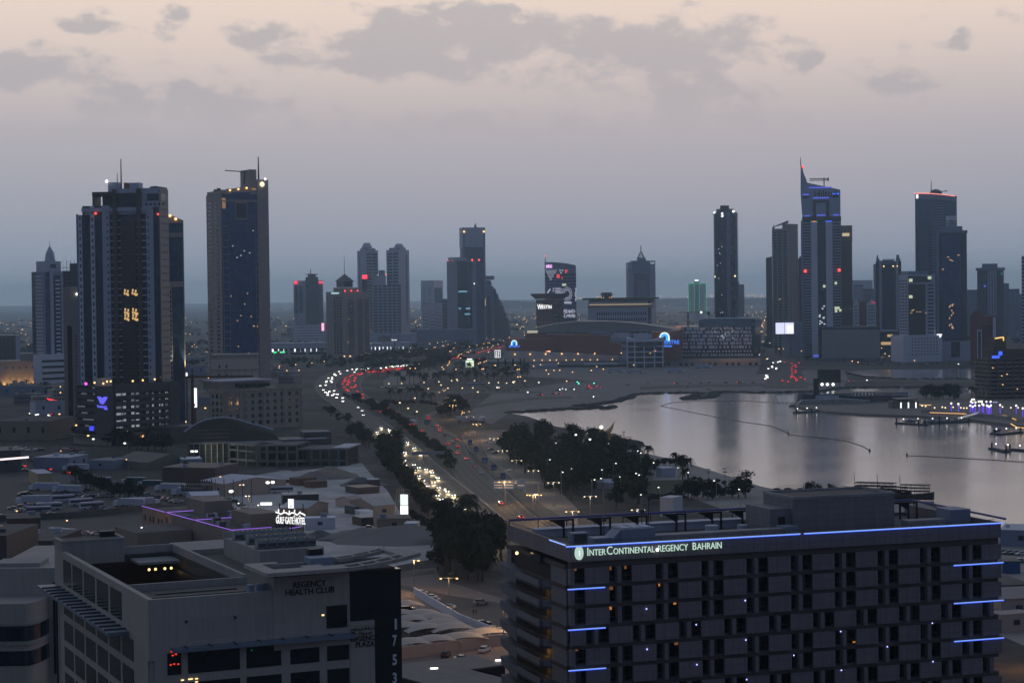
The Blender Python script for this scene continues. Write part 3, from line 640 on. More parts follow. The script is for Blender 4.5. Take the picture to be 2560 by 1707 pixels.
# --- centre group
t=Tw('office_tower','light grey office tower wrapped round a darker teal shaft with red roof signs','tower',735,808,808,4300,0,depth=60)
f=lambda x:t.fx(X(zD,x));z1=t.z(Y(zD,675));t.box('core',M_lgrey,0,t.w,4,t.d,0,z1)
t.strip('glass_strip',M_glass,'F',f(330),f(352),20,z1-10,0);t.strip('glass_strip',M_glass,'F',f(368),f(390),20,z1-10,-3);t.grid(M_lgrey,'F',0,f(420),0,z1-70,6,16,.5,.45,.8)
t.box('shaft',M_glasst,f(420),f(525),0,t.d,0,t.z(Y(zD,645)));t.box('cap',M_glasst,f(440),f(505),4,40,t.z(Y(zD,645)),t.z(Y(zD,625)));t.box('cap_roof',M_dgrey,f(424),f(520),0,50,t.z(Y(zD,625)),t.z(Y(zD,619)))
t.mast(f(463),20,t.z(Y(zD,619)),t.z(Y(zD,575)),1.0);t.wins(M_glass,'F',f(525),f(565),20,z1-8,4,30,.4,.4,-3.6)
sr=em('sign_red',(1,.04,.08),2.0);t.strip('roof_sign',sr,'F',f(325),f(352),t.z(Y(zD,700)),t.z(Y(zD,678)),-.5);t.strip('roof_sign',sr,'F',f(530),f(563),t.z(Y(zD,698)),t.z(Y(zD,684)),-.5)
t=Tw('white_building','low white block with square windows below the teal shafted tower','building',732,818,818,4150,0,depth=60)
z1=t.z(Y(zD,1040));t.body(M_glassd,z1);t.grid(M_white,'F',0,t.w,0,z1,16,7,.5,.5,.6);t.strip('sign_panel',em('sign_pink',(1,.35,.5),2),'F',t.w*.83,t.w*.9,z1-14,z1+2,.9)

t=Tw('beige_apartments','warm beige apartment block with balcony columns and a dark pyramid roof turret','apartment block',815,862,925,3090,40,'L')
z1=t.z(Y(zD,770));t.body(M_beige2,z1);t.box('upper_block',M_beige2,t.w*.0,t.w*.55,2,t.d*.6,z1,t.z(Y(zD,735)))
for u0,u1 in((.12,.36),(.5,.7),(.78,.95)):
 t.strip('balcony_recess',M_glassd,'F',u0*t.w,u1*t.w,6,z1-12,.15);t.floors('balcony',M_beige,'F',u0*t.w,u1*t.w,6,z1-12,26,.45,.9)
t.strip('balcony_recess',M_glassd,'S',t.d*.15,t.d*.6,6,z1-8,.15);t.floors('balcony',M_beige,'S',t.d*.15,t.d*.6,6,z1-8,22,.3,.9);t.piers('balcony_pier',M_beige2,'S',t.d*.15,t.d*.6,6,z1-8,3,.1,.8)
t.wins(M_glassd,'S',t.d*.66,t.d*.98,6,z1-8,2,24,.25,.4)
zp=t.z(Y(zD,732));mb=MB();mb.box(2,20,4,22,zp,zp+9);mb.build('turret',M_glassd,t.root)
mb=MB();mb.add([(0,2,zp+9),(22,2,zp+9),(22,24,zp+9),(0,24,zp+9),(11,13,zp+21)],[(0,3,2,1),(0,1,4),(1,2,4),(2,3,4),(3,0,4)]);mb.build('pyramid_roof',M_dgrey,t.root);t.mast(11,13,zp+20,zp+50,.5)
for u,y in((-.0,763),(.25,762),(.5,762)):t.lamp(u*t.w,-1,t.z(Y(zD,y)),M_redl,1.2)
t.strip('roof_sign',em('sign_cyan',(.6,1,1),.8),'S',t.d*.3,t.d*.7,z1-3,z1-1,.6);t.rand_lit('F',0,t.w,5,z1-20,4,8)
t.strip('roof_sign',sr,'F',t.w*.7,t.w*.9,z1+20,z1+26,.5);t.box('sign_support',M_dgrey,t.w*.7,t.w*.9,.5,1.2,z1,z1+26)

def twin(lbl,xl,xm,xr,D,top,cap,capx,side,th,txt=None):
 t=Tw('apartment_tower',lbl,'tower',xl,xm,xr,D,th,side);z1=t.z(top);t.body(M_lgrey,z1);n=30
 t.strip('glass_bay',M_glassd,'F',t.w*.08,t.w*.95,0,z1-3,.3);t.floors('balcony',M_lgrey,'F',t.w*.05,t.w*.98,0,z1,n,.42,1.5)
 t.piers('pier',M_lgrey,'F',0,t.w,0,z1+1,2,.12,1.7)
 t.wins(M_glassd,'S',t.d*.55,t.d*.9,40,z1-10,1,n,.5,.6,.2)
 c=t.z(cap);a,b=capx
 mb=MB();mb.cyl((a+b)/2*t.w,t.d*.4,z1,(z1+c)/2,(b-a)/2*t.w,None,12);mb.cyl((a+b)/2*t.w,t.d*.4,(z1+c)/2,c,(b-a)/2*t.w,(b-a)*.28*t.w,12);mb.build('dome_cap',M_lgrey,t.root)
 t.box('cap_step',M_grey,t.w*.1,t.w*.9,3,t.d*.8,z1,z1+5);return t
t=twin('left of the two matching pale balcony towers with domed tops',894.7,915.5,945.5,4150,626.5,607,(.05,.75),'L',36)
t.lamp(t.w,-1,t.z(Y(zD,636)),M_lampw,1.8,'floodlight')
t=twin('right of the two matching pale balcony towers with domed tops',969,999,1024.5,4150,625,609,(.35,1.0),'R',42)
t.lamp(-2,0,t.z(Y(zD,625)),M_redl,1.6)
t=Tw('apartment_block','pale balconied block filling the gap between the matching domed towers','apartment block',934,1003.6,1003.6,4050,0,depth=40)
z1=t.z(Y(zD,712));t.body(M_glassd,z1);t.floors('balcony',M_lgrey,'F',0,t.w,0,z1,20,.3,1.6);t.piers('pier',M_lgrey,'F',0,t.w,0,z1+3,6,.16,1.8);t.box('roof_step',M_lgrey,0,t.w*.45,2,20,z1,z1+20);t.rand_lit('F',0,t.w,0,40,3,4)
t.box('sloping_top',M_grey,t.w*.2,t.w*.42,4,16,z1+20,z1+30)
t=Tw('podium_building','long pale shopping podium below the matching domed towers','building',922,1040,1040,3950,0,depth=50)
z1=t.z(Y(zD,1118));t.body(M_lgrey,z1);t.wins(M_white,'F',10,t.w-60,12,z1-4,8,2,.5,.4);t.strip('slab',M_white,'F',0,t.w,2,5,3)

t=Tw('white_tower','short pale tower with blank top and white lattice base between grey towers','tower',1052.7,1085,1108,4400,30,'R')
z1=t.z(701);t.body(M_white,z1);t.wins(M_lgrey,'F',t.w*.08,t.w*.85,60,z1-14,2,30,.6,.5);t.strip('glass_face',M_glass,'S',t.d*.05,t.d*.9,10,z1-16,.4);t.wins(M_glassd,'F',0,t.w*.1,60,z1-30,1,20,.6,.5,.2)
t=Tw('lattice_block','white lattice-fronted block at the foot of the short pale tower','building',1056,1106,1106,4250,0,depth=30)
z1=t.z(Y(zD,865));t.body(M_glassd,z1);t.piers('lattice_pier',M_white,'F',0,t.w,0,z1,12,.36,.8)
for j in range(9):t.floors('lattice_band',M_white,'F',(j%3)*t.w/3,(j%3+1)*t.w/3,4+(j%2)*3,z1-4,10,.4,.7,.15*j)
t=Tw('office_tower','dark grey office tower with a small rooftop box and four red beacons','tower',1118,1144,1191,3720,25,'L')
z1=t.z(Y(zD,508));t.body(M_grey,z1);t.floors('spandrel',M_grey,'S',0,t.d,10,z1,46,.4,.5);t.strip('curtain_wall',M_glassd,'F',0,t.w*.56,10,z1-2,.5);t.strip('curtain_wall',M_glass,'F',t.w*.6,t.w*.78,10,z1-2,.5);t.piers('fin',M_lgrey,'F',t.w*.78,t.w,10,z1,3,.25,.8)
t.floors('mullion_band',M_glass,'F',0,t.w*.56,10,z1-2,46,.15,.6);t.box('penthouse',M_lgrey,-t.w*.1,t.w*.6,8,t.d*.7,z1,t.z(Y(zD,480)))
for u in(-2,12):t.lamp(t.w*.85+u,-1,z1+1,M_redl,1.8)
for u in(.35,.8):t.lamp(-1,t.d*u,z1+1,M_redl,1.8)
for a,b,y in((1.700,1.78,775),(1.70,1.72,918),(1.76,1.80,918),(1.75,1.8,965)):t.lit('F',[(f(0)*0+t.fx(X(zD,a*1000)),t.z(Y(zD,y)))],em('office_cyan',(.25,.6,.8),.55),(b-a)*1000*.2979*t.k,3,.8)
t.lamp(t.fx(X(zD,1833)),-1,t.z(Y(zD,703)),M_lampw,1.2,'floodlight')
t=Tw('office_tower','tallest dark flat-topped tower of the centre group, pale band round its top','tower',1152,1160,1213.5,3860,12,'L')
z1=t.z(569);t.body(M_glass,z1-38);t.floors('spandrel',M_grey,'F',0,t.w,0,z1-38,62,.35,.4);t.box('crown_band',M_lgrey,-1.2,t.w+1.2,-1.2,t.d,z1-38,z1);t.strip('edge_pier',M_grey,'F',-1,3,0,z1,1.4);t.strip('edge_pier',M_grey,'F',t.w-3,t.w+1,0,z1,1.4)
t.floors('spandrel',M_lgrey,'S',0,t.d,0,z1,62,.5,.4);mb=MB();mb.cyl(t.w*.6,4,z1-40,z1+2,2.6,2.6,4);mb.cyl(t.w*.6,4,z1+2,z1+9,2.6,.2,4);mb.build('crest',M_glassd,t.root)
t.lamp(1.5,-2,z1-8,M_lampo,2.0,'crown_light');t.lamp(t.w-1.5,-2,z1-8,M_lampo,2.0,'crown_light');t.strip('edge_light',em('edge_warm',(1,.7,.4),.8),'F',t.w-.8,t.w,t.z(Y(zD,890)),t.z(Y(zD,830)),1.6)
t=Tw('sail_tower','grey tower stepping down to the right like a sail, disc on its top','tower',1213,1276,1276,4000,0,depth=45)
prof=[(0,0),(t.w,0)];zb=t.z(812)
st=[(1275,813),(1270,795),(1265,780),(1259,765),(1252,750),(1246,735),(1240,722),(1234,715),(1229,715),(1229,704),(1213,704)]
for i,(x,y)in enumerate(st):
 if i:prof.append((t.fx(x),t.z(st[i-1][1])))
 prof.append((t.fx(x),t.z(y)))
mb=MB();mb.xprism(prof,0,t.d);mb.build('body',M_grey,t.root)
for j in range(24):
 zz=6+j*4.4;xr=t.w*(1.0 if zz<zb else max(.2,1-.72*((zz-zb)/(t.z(704)-zb))**1.25));t.strip('glass_band',M_glassd,'F',t.w*.35,xr-2,zz,zz+2.2,.4)
t.strip('glass_strip',M_glassd,'F',t.w*.08,t.w*.24,10,t.z(740),.5);mb=MB();mb.cyl(t.fx(1221),12,t.z(704),t.z(700),5,5,12);mb.cyl(t.fx(1221),12,t.z(699),t.z(689),12,13,14);mb.build('top_disc',M_grey,t.root)
t=Tw('blank_hall','long blank grey hall in front of the dark office towers','building',1042,1192,1192,3640,0,depth=50)
z1=t.z(822);t.body(M_grey,z1);t.strip('parapet',M_lgrey,'F',0,t.w,z1-1,z1+.6,.4);t.piers('joint',M_dgrey,'F',0,t.w,0,z1-1,9,.01,.12)
t=Tw('service_block','low dark teal strip block left of the blank grey hall','building',1105,1120,1120,4300,0,depth=30);t.body(M_glassd,t.z(747));t.floors('spandrel',M_grey,'F',0,t.w,0,t.z(747),30,.4,.4)

# --- shops along the road, white lit shopfronts
for(xa,xb,ya,yb,D,lb,grn)in((676,812,1195,1330,3300,'long low white showroom with green sign and lit shopfronts',True),(924,1022,1195,1320,3350,'low pale showroom with tall dark display windows right of the beige apartments',False)):
 t=Tw('showroom',lb,'shop',xa,xb,xb,D,0,depth=40);z1=t.z(Y(zD,ya));t.body(M_lgrey,z1);t.strip('fascia',M_dgrey,'F',0,t.w,z1-14,z1-9,.5);t.strip('glass_front',M_glassd,'F',1,t.w-1,1,z1-15,.3)
 q=random.Random(int(xa))
 for i in range(9):t.strip('lit_window',M_scr,'F',t.w*(.02+.1*i+q.uniform(0,.03)),t.w*(.032+.1*i+q.uniform(0,.03)),6,11,.6)
 t.piers('shop_pier',M_lgrey,'F',0,t.w,0,z1-10,3,.16,.7)
 if grn:t.strip('shop_sign',em('sign_green',(.03,.9,.3),1.6),'F',t.w*.06,t.w*.26,z1-18,z1-14,1.0);t.lamp(t.w*.165,-1.4,z1-16,sr,1.6,'shop_sign')
# ---------------------------------------------------------------- mall district
# curved tower with the light show
t=Tw('media_tower','curved blue tower with a dotted light display and a thin mast on its left edge','tower',1363,1441,1441,3500,0,depth=30)
zl,zr=t.z(655),t.z(664)
def arcy(u):return-9*math.sin(math.pi*min(max(u/t.w,0),1))  # bowed front
pl=[(t.w*i/12,arcy(t.w*i/12))for i in range(13)]+[(t.w,30),(0,30)]
zt=[zl-(zl-zr)*(i/12)**2.2 for i in range(13)]+[zr,zl]
MB().prism(pl,0,zt).build('body',mat('indigo_glass',(.05,.07,.15),.3,.15),t.root)
for j in range(22):
 z=8+j*5.6
 if z<zr-14:MB().prism([(p[0],p[1]-.7)for p in pl[:13]]+[(p[0],p[1]+.5)for p in reversed(pl[:13])],z,z+1.5).build('floor_band',M_grey,t.root)
MB().prism([(p[0],p[1]-.9)for p in pl[:13]]+[(p[0],p[1]+.5)for p in reversed(pl[:13])],zr-13,[z+.4 for z in zt[:13]]+[z+.4 for z in reversed(zt[:13])]).build('crown_band',M_grey,t.root)
t.mast(1,0,zl,t.z(640),.8);t.lamp(1,0,t.z(639),M_redl,1.1)
led=em('led_white',(.8,.8,1),.42);ledr=em('led_red',(1,.08,.1),.7)
k8=150/1176.0
def dots(pts,m,w=1.1,h=2.6,nm='led_pixel'):
 for group_ in[pts[i:i+24]for i in range(0,len(pts),24)]:
  mb=MB()
  for px,py in group_:
   x=1330+px*k8;y=620+py*k8;u=t.fx(x);z=t.z(y,x);mb.box(u-w/2,u+w/2,arcy(u)-1.6,arcy(u)-1.0,z-h/2,z+h/2)
  mb.build('led_cluster',m,t.root)
dots([(285+i*33+j*14.5,440+j*30+(i%2)*10)for j in range(7)for i in range(7-j)],led)
dots([(550,440),(600,437),(570,487),(585,490),(612,440),(570,440)],led);dots([(660+i*14,440+j*20)for j in range(3)for i in range(4-j)],ledr);dots([(500+i*14,530+j*22)for j in range(3)for i in range(4)]+[(597,587)],ledr,2,3)
dots([(x,y)for x in(418,436,470,485,500,515,530,545,560)for y in(795,840)]+[(x,875)for x in range(470,590,16)]+[(588,810),(600,850)],led)
for rr in(95,62):dots([(690+rr*math.cos(a/11*math.pi),900+rr*1.3*math.sin(a/11*math.pi))for a in range(22)],led)
dots([(860+10*math.sin(i),800+i*22)for i in range(11)]+[(310+i*12,870-i*14)for i in range(5)]+[(640+i*16,1070)for i in range(9)],led,1.6,4)
q=random.Random(3);dots([(625+i*15,y+q.uniform(-14,14))for y in(1225,1250,1310,1335)for i in range(15)if q.random()<.75],led,1.5,3)
t.strip('lit_window',em('lit_window_pale',(.8,.9,.6),.7),'F',t.fx(1406),t.fx(1416),t.z(714),t.z(709),9.5)
text('lettering','stc',10,em('sign_lilac',(.95,.5,1),1.8),t.root,(2,-5.5,t.z(668.5)),(R(90),0,R(-12)),.1,1.0,bold=.15)

t=Tw('sign_hotel','dusky rose hotel tower with a flaring roof slab and a lit white sign','hotel',1340,1383,1409,2900,38,'R')
z1=t.z(749);t.body(M_terra if False else mat('rose_render',(.20,.125,.115),.8,.08),z1);M_rose=_m['rose_render']
f=lambda x:t.fx(X(zG,x))
mb=MB();mb.add([(-1,-1,z1+1),(t.w+1,-1,z1+1),(t.w+1,t.d+1,z1+1),(-1,t.d+1,z1+1),(-6,-5,z1+7),(t.w+4,-5,z1+7),(t.w+4,t.d+5,z1+7),(-6,t.d+5,z1+7),(-6,-5,z1+9),(t.w+4,-5,z1+9),(t.w+4,t.d+5,z1+9),(-6,t.d+5,z1+9)],
 [(0,1,5,4),(1,2,6,5),(2,3,7,6),(3,0,4,7),(4,5,9,8),(5,6,10,9),(6,7,11,10),(7,4,8,11),(8,9,10,11),(0,3,2,1)]);mb.build('flaring_roof',M_dgrey,t.root)
t.strip('recess',M_glassd,'S',t.d*.45,t.d*.6,0,z1,.3);t.floors('window_row',M_glassd,'S',t.d*.02,t.d*.4,6,z1-4,14,.4,.2)
text('lettering','W',11,M_signw,t.root,(2.5,-.3,z1-14),(R(90),0,0),.1,.8,bold=.08);text('lettering','ESTIN',7.4,M_signw,t.root,(11,-.3,z1-13),(R(90),0,0),.1,.95,bold=.06)
t.strip('lit_soffit',em('soffit_warm',(1,.7,.35),.9),'S',t.d*.1,t.d*.5,z1+1.5,z1+5,1.2)
spot(t.root.matrix_world@Vector((t.w*.5,-14,4))if False else t.root.location+Vector((18,-16,8)),t.root.location+Vector((14,2,40)),60000,(1,.5,.25),80)
t=Tw('slab_hotel','long grey slab hotel with a square window grid and overhanging flat roof','hotel',1469.6,1628,1638,3050,10,'R')
z1=t.z(753);t.body(M_lgrey,z1);nn=t.w
t.box('roof_slab',M_dgrey,-8,t.w+6,-5,t.d,z1+3,z1+6);t.box('attic',M_rose,1,t.w-1,1,t.d,z1,z1+3);t.box('attic_band',M_beige2,-.3,t.w,-.5,t.d*.8,z1-10,z1-6)
t.wins(M_glassd,'F',t.w*.13,t.w*.93,6,z1-14,22,7,.55,.55,.15);t.box('parapet_lamp',em('soffit_warm',(1,.7,.35),.9),t.w*.02,t.w,-.9,-.6,z1-4.6,z1-4.1);t.strip('dark_end',M_dgrey,'F',t.w*.95,t.w,0,z1,.4)
t=Tw('rooftop_drum','small drum-shaped building with a lit collar rising behind the slab hotel','building',1498,1535,1535,3300,0,depth=20)
mb=MB();mb.cyl(t.w/2,12,0,t.z(743),t.w*.5,None,16);mb.cyl(t.w/2,12,t.z(743),t.z(731),t.w*.36,None,16);mb.cyl(t.w/2,12,t.z(737),t.z(735),t.w*.48,None,16);mb.build('drum',M_brown,t.root)
for i in range(6):t.lamp(t.w*(.15+.14*i),12-t.w*.46,t.z(744),M_lampo,.7,'collar_lamp')
t=Tw('lattice_mast_tower','grey office tower crowned by a steel lattice mast, behind the slab hotel','tower',1566,1572,1639,3650,6,'L')
z1=t.z(652);t.body(M_glass,z1-12);t.box('side_wing',M_lgrey,0,t.w*.2,-.5,t.d,0,z1-3);t.box('side_wing',M_lgrey,t.w*.78,t.w,-.5,t.d,0,z1-6)
t.floors('spandrel',M_grey,'F',0,t.w,0,z1-14,40,.4,.7);t.piers('fin',M_lgrey,'F',t.w*.3,t.w*.7,0,z1-36,8,.3,1.2)
t.box('crown',M_grey,t.w*.14,t.w*.8,-1,t.d,z1-24,z1);mb=MB();mb.box(t.w*.82,t.w,-1,0,z1-3,z1);mb.box(t.w*.97,t.w,-1,0,z1-16,z1);mb.box(t.w*.82,t.w*.84,-1,0,z1-16,z1);mb.build('crown_frame',M_lgrey,t.root)
t.box('roof_block',M_grey,t.w*.36,t.w*.66,4,20,z1,z1+5);c=t.w*.5;zb,zt=z1+5,t.z(630);mb=MB()
for sx,sy_ in((-1,-1),(1,-1),(1,1),(-1,1)):mb.tube([(c+5.5*sx,12+5.5*sy_,zb),(c+1*sx,12+1*sy_,zt)],.7)
for j in range(6):
 h=zb+(zt-zb)*j/6;w=5.5-4.5*j/6;mb.box(c-w,c+w,12-w,12+w,h,h+.7)
mb.tube([(c,12,zt-2),(c,12,t.z(614))],.9);mb.build('lattice_mast',M_dgrey,t.root)
t=Tw('outlined_tower','small far tower with its edges drawn in green neon lines','tower',1721,1766,1766,6200,0,depth=40)
z1=t.z(708);t.body(M_lgrey,z1,z0=0);t.box('shaft',M_grey,t.w*.33,t.w*.62,-3,20,0,t.z(701));gn=em('neon_green',(.05,1,.4),.5)
t.piers('pier',M_white,'F',0,t.w,0,z1-4,8,.4,1)
for u in(0,.33,.6,.985):t.strip('neon_line',gn,'F',u*t.w,(u+.018)*t.w,30,z1,4)
t.strip('neon_line',gn,'F',0,t.w,z1-1,z1+.4,4);t.box('roof_sign',M_scr,t.w*.36,t.w*.58,-4,-3,t.z(701)-2,t.z(699))

# the mall
t=Tw('shopping_mall','huge low terracotta and white mall with a long lens-shaped glass roof and blue arch signs','mall',1258,1708,1708,2620,0,depth=260)
f=lambda x:t.fx(X(zG,x));z=lambda y:t.z(Y(zG,y))
t.box('service_wall',M_lgrey,f(215),f(1690),0,30,0,z(1105));M_tl=mat('pale_render',(.50,.48,.46),.85,.1,.02)
mb=MB();mb.xprism([(f(170),z(1140)),(f(1165),z(1140)),(f(1165),z(1100)),(f(900),z(1082)),(f(700),z(1068)),(f(500),z(1058)),(f(210),z(1050))],-3,2);mb.build('pale_screen',M_tl,t.root)
t.box('terracotta_wing',M_terra,f(212),f(628),4,60,z(1052),z(950));mb=MB();mb.xprism([(f(628),z(1056)),(f(1172),z(1105)),(f(1172),z(1000)),(f(1080),z(990)),(f(1080),z(930)),(f(628),z(918))],8,70);mb.build('terracotta_wing',M_terra,t.root)
t.box('upper_wing',M_terra,f(355),f(930),40,120,z(960),z(915));t.box('roof_block',M_grey,f(910),f(1080),30,80,z(990),z(905));t.box('roof_block',M_white,f(1078),f(1250),60,120,z(960),z(912));t.box('roof_strip',M_lgrey,f(540),f(760),38,41,z(918),z(912))
t.roofjunk(f(640),f(1400),50,160,z(925),22,5,M_dgrey,4)
n=28;top,bot=[],[]
for i in range(n+1):
 s_=i/n;x=360+s_*1290;top.append((f(x),z(905-97*math.sin(math.pi*min(1,s_**.85*1.0)*.93+.12)**.8 if 0<s_<1 else 900)))
mb=MB();vs=[]
for i,(u,zz)in enumerate(top):vs+=[(u,60,z(905)),(u,70,zz-1),(u,100,zz),(u,240,zz-2)]
fs=[]
for i in range(n):
 for k in range(3):fs.append((4*i+k,4*i+4+k,4*i+5+k,4*i+1+k))
mb.add(vs,fs);mb.build('lens_roof',mat('ribbed_roof',(.15,.155,.15),.5,.15,.05,joints=(9,400,.5,.06)),t.root)
t.box('roof_rim',M_steel,f(420),f(1600),69.5,72,z(818),z(815));t.box('lit_prow',em('prow_light',(.85,.8,.6),.5),f(365),f(455),58,59,z(908),z(886))
t.box('terracotta_wing',M_terra,f(1437),f(1692),-20,40,z(1130),z(905));mb=MB();mb.xprism([(f(1437),z(905)),(f(1692),z(905)),(f(1692),z(888)),(f(1600),z(900))],-20,30);mb.build('wing_top',M_terra,t.root)
mb_b=em('sign_azure',(.05,.35,1),1.7);mb_w=em('sign_ice',(.75,.95,1),1.6)
def arch_sign(cx,zb_,w,y,parent):
 for r0,m,full in((w*.5,mb_w,1),(w*.36,mb_b,1),(w*.22,mb_b,0)):
  mb=MB();pts=[(cx-r0,y,zb_)]+[(cx+r0*math.cos(math.pi-math.pi*k/10),y,zb_+w*.42+r0*math.sin(math.pi*k/10))for k in range(11)]+[(cx+r0,y,zb_)]
  mb.tube(pts,w*.07,6);mb.build('arch_emblem',m,parent)
 MB().box(cx+w*.4,cx+w*.58,y-.3,y+.3,zb_,zb_+w*.25).build('arch_emblem',mb_b,parent)
arch_sign(f(281),z(1003),7.0,3.2,t.root);arch_sign(f(1548),z(976),11.5,-21,t.root)
def scribble(nm,m,parent,x0,x1,zb_,h,y,seed,r=.35):  # a line of joined-up Arabic letters as strokes
 q=random.Random(seed);n=max(8,int((x1-x0)/h*2.2));mb=MB();pts=[]
 for i in range(n+1):pts.append((x0+(x1-x0)*i/n,y,zb_+h*(.25+.22*math.sin(i*2.1+seed)+.1*q.random())))
 mb.tube(pts,r,5)
 for i in range(1,n,2):
  if q.random()<.6:mb.tube([pts[i],(pts[i][0]+h*.05,y,zb_+h*q.uniform(.6,1))],r*.8,5)
  if q.random()<.4:mb.ball((pts[i][0],y,zb_-h*.12),r*1.0,5,4)
 mb.build(nm,m,parent)
mb_b2=em('sign_azure_deep',(.05,.22,1),1.5)
scribble('arabic_lettering',mb_b2,t.root,f(236),f(327),z(1020),4.2,3.0,3,.5);text('lettering','ENTRE',7.0,mb_b2,t.root,(f(1545),-20.6,z(1002)),(R(90),0,0),.15,.95,bold=.04);text('lettering','BAHRAIN',3.2,mb_b2,t.root,(f(1540),-20.6,z(1026)),(R(90),0,0),.15,.8,bold=.08)
bpy.context.view_layer.update()
for x in(290,418,550,685,822,962):
 t.lamp(f(x),-4.4,z(1078),M_lampo,.9,'wall_lamp');spot(t.root.matrix_world@Vector((f(x),-5,z(1076))),t.root.matrix_world@Vector((f(x),-3,z(1100))),5000,(1,.45,.12),100)
for i,x in enumerate((452,520,585,640,722,790,855,925,985,1110,1185,1270,1535,1570)):t.lamp(f(x),-6,z(1130 if x<1120 else 1076),M_lampo,.7,'wall_lamp')
t.box('car_park_front',mat('green_lit_wall',(.30,.31,.27),.9,.1),f(60),f(395),-42,-2,0,z(1125));t.box('car_park_front',M_lgrey,f(395),f(660),-30,-2,0,z(1165))  # greenish light falling on the car park wall is put into its colour
for x in(165,225,288,350):t.box('dark_post',M_black,f(x),f(x)+2,-43.4,-42.1,z(1165),z(1108))
t.box('dark_post',M_black,f(383),f(395),-43.4,-42.1,z(1170),z(1108));t.box('dark_rail',M_dgrey,f(85),f(395),-43,-42.1,z(1146),z(1140))
for x,c in((60,(1,.9,.3)),(165,(1,.75,.3)),(295,(.4,1,.6))):point(t.root.matrix_world@Vector((f(x),-45,z(1215))),900,c)
t.box('canopy',M_white,f(880),f(1160),-34,-24,z(1165),z(1152));t.box('glass_base',M_glassd,f(660),f(1230),-24,-1,0,z(1170))
for i in range(12):t.box('canopy_post',M_grey,f(890+i*23),f(893+i*23),-30,-29,0,z(1165))
# white building in front of the mall
t2=Tw('white_office','small white modern building with stacked glass balconies in front of the mall','building',1564,1661,1661,2560,0,depth=34)
f2=lambda x:t2.fx(X(zG,x));z2=lambda y:t2.z(Y(zG,y))
t2.box('core',M_glassd,f2(1240),f2(1530),2,30,0,z2(985));t2.floors('floor_slab',M_white,'F',f2(1228),f2(1540),z2(1165),z2(985),4,.22,1.0)
for x in(1228,1290,1370,1455,1525):t2.box('pier',M_white,f2(x),f2(x+10),-1.4,.5,0,z2(985))
mb=MB();mb.xprism([(f2(1225),z2(985)),(f2(1543),z2(985)),(f2(1543),z2(950)),(f2(1450),z2(968)),(f2(1320),z2(968)),(f2(1225),z2(950))],-2.5,30);mb.build('swept_roof',M_white,t2.root)
t2.box('penthouse',M_lgrey,f2(1290),f2(1440),8,24,z2(960),z2(925));t2.box('sign_board',M_dgrey,f2(1320),f2(1480),-2.8,-2.5,z2(1024),z2(990));t2.rand_lit('F',f2(1260),f2(1520),z2(1160),z2(1060),3,5,M_lampo,.9,.9)
t3=Tw('colonnade','long low beige colonnade with dark openings along the front of the mall','colonnade',1561,1900,1900,2590,0,depth=24)
f3=lambda x:t3.fx(X(zG,x));zz=t3.z(Y(zG,1128));t3.box('back_wall',M_black,0,t3.w,4,20,0,zz-1);t3.box('roof_beam',M_beige2,0,t3.w,0,22,zz-5,zz)
for i in range(24):t3.box('column',M_beige2,t3.w*i/23.5,t3.w*i/23.5+(4 if i%4 else 7),0,4,0,zz-5)
bpy.context.view_layer.update()
for x in(1900,2050,2200,2290,2120):point(t3.root.matrix_world@Vector((f3(x),-8,12)),450,(1,.55,.22))
# framed hotel with scattered light panels
t=Tw('chequered_hotel','dark hotel block with a chequered front of pale panels and a blue-grey curved roof','hotel',1703,1885,1899,2610,8,'R')
f=lambda x:t.fx(X(zG,x));z=lambda y:t.z(Y(zG,y));t.box('core',M_glassd,0,t.w,0,t.d,12,z(858));q=random.Random(21)
nr=8
for j in range(nr):
 y0=z(1108)+(z(858)-z(1108))*j/nr;h=(z(858)-z(1108))/nr;x=1.5;mb=MB()
 while x<t.w-3:
  w=q.choice((1.8,2.2,2.8,6.5,7.5))if j>1 else q.choice((1.8,2.2,2.6));w=min(w,t.w-x);mb.box(x,x+w,-.5,0,y0+h*.12,y0+h*(.86 if j>1 else .6));x+=w+q.choice((1.2,1.8,3.0))
 mb.build('panel_row',M_white,t.root)
t.floors('floor_line',M_dgrey,'F',0,t.w,z(1108),z(858),nr,.05,.7)
n=20;vs=[];fs=[];xa,xb=f(1838),t.w+2
for i in range(n+1):
 u=xa+(xb-xa)*i/n;s_=i/n;zt=z(790)-(0 if .06<s_<.97 else 1.5);vs+=[(u,-1.6,z(855)),(u,-1.2,zt),(u,t.d,zt+.6)]
for i in range(n):fs+=[(3*i,3*i+3,3*i+4,3*i+1),(3*i+1,3*i+4,3*i+5,3*i+2)]
mb=MB();mb.add(vs,fs);mb.box(xa,xb,-1.0,t.d,z(862),z(800));mb.build('curved_roof',mat('blue_grey_roof',(.13,.20,.26),.5,.1),t.root);t.box('side_fin',M_glasst,t.w-3,t.w+1.2,-1.4,t.d,z(1050),z(800))
t.rand_lit('F',f(1850),f(2230),z(900),z(862),12,9,M_winlit,.7,1.0,.7);t.rand_lit('F',f(1920),f(2120),z(960),z(900),14,10,M_scr,.6,.6,.7);t.box('base',M_dgrey,2,t.w-2,-.3,t.d,0,12)

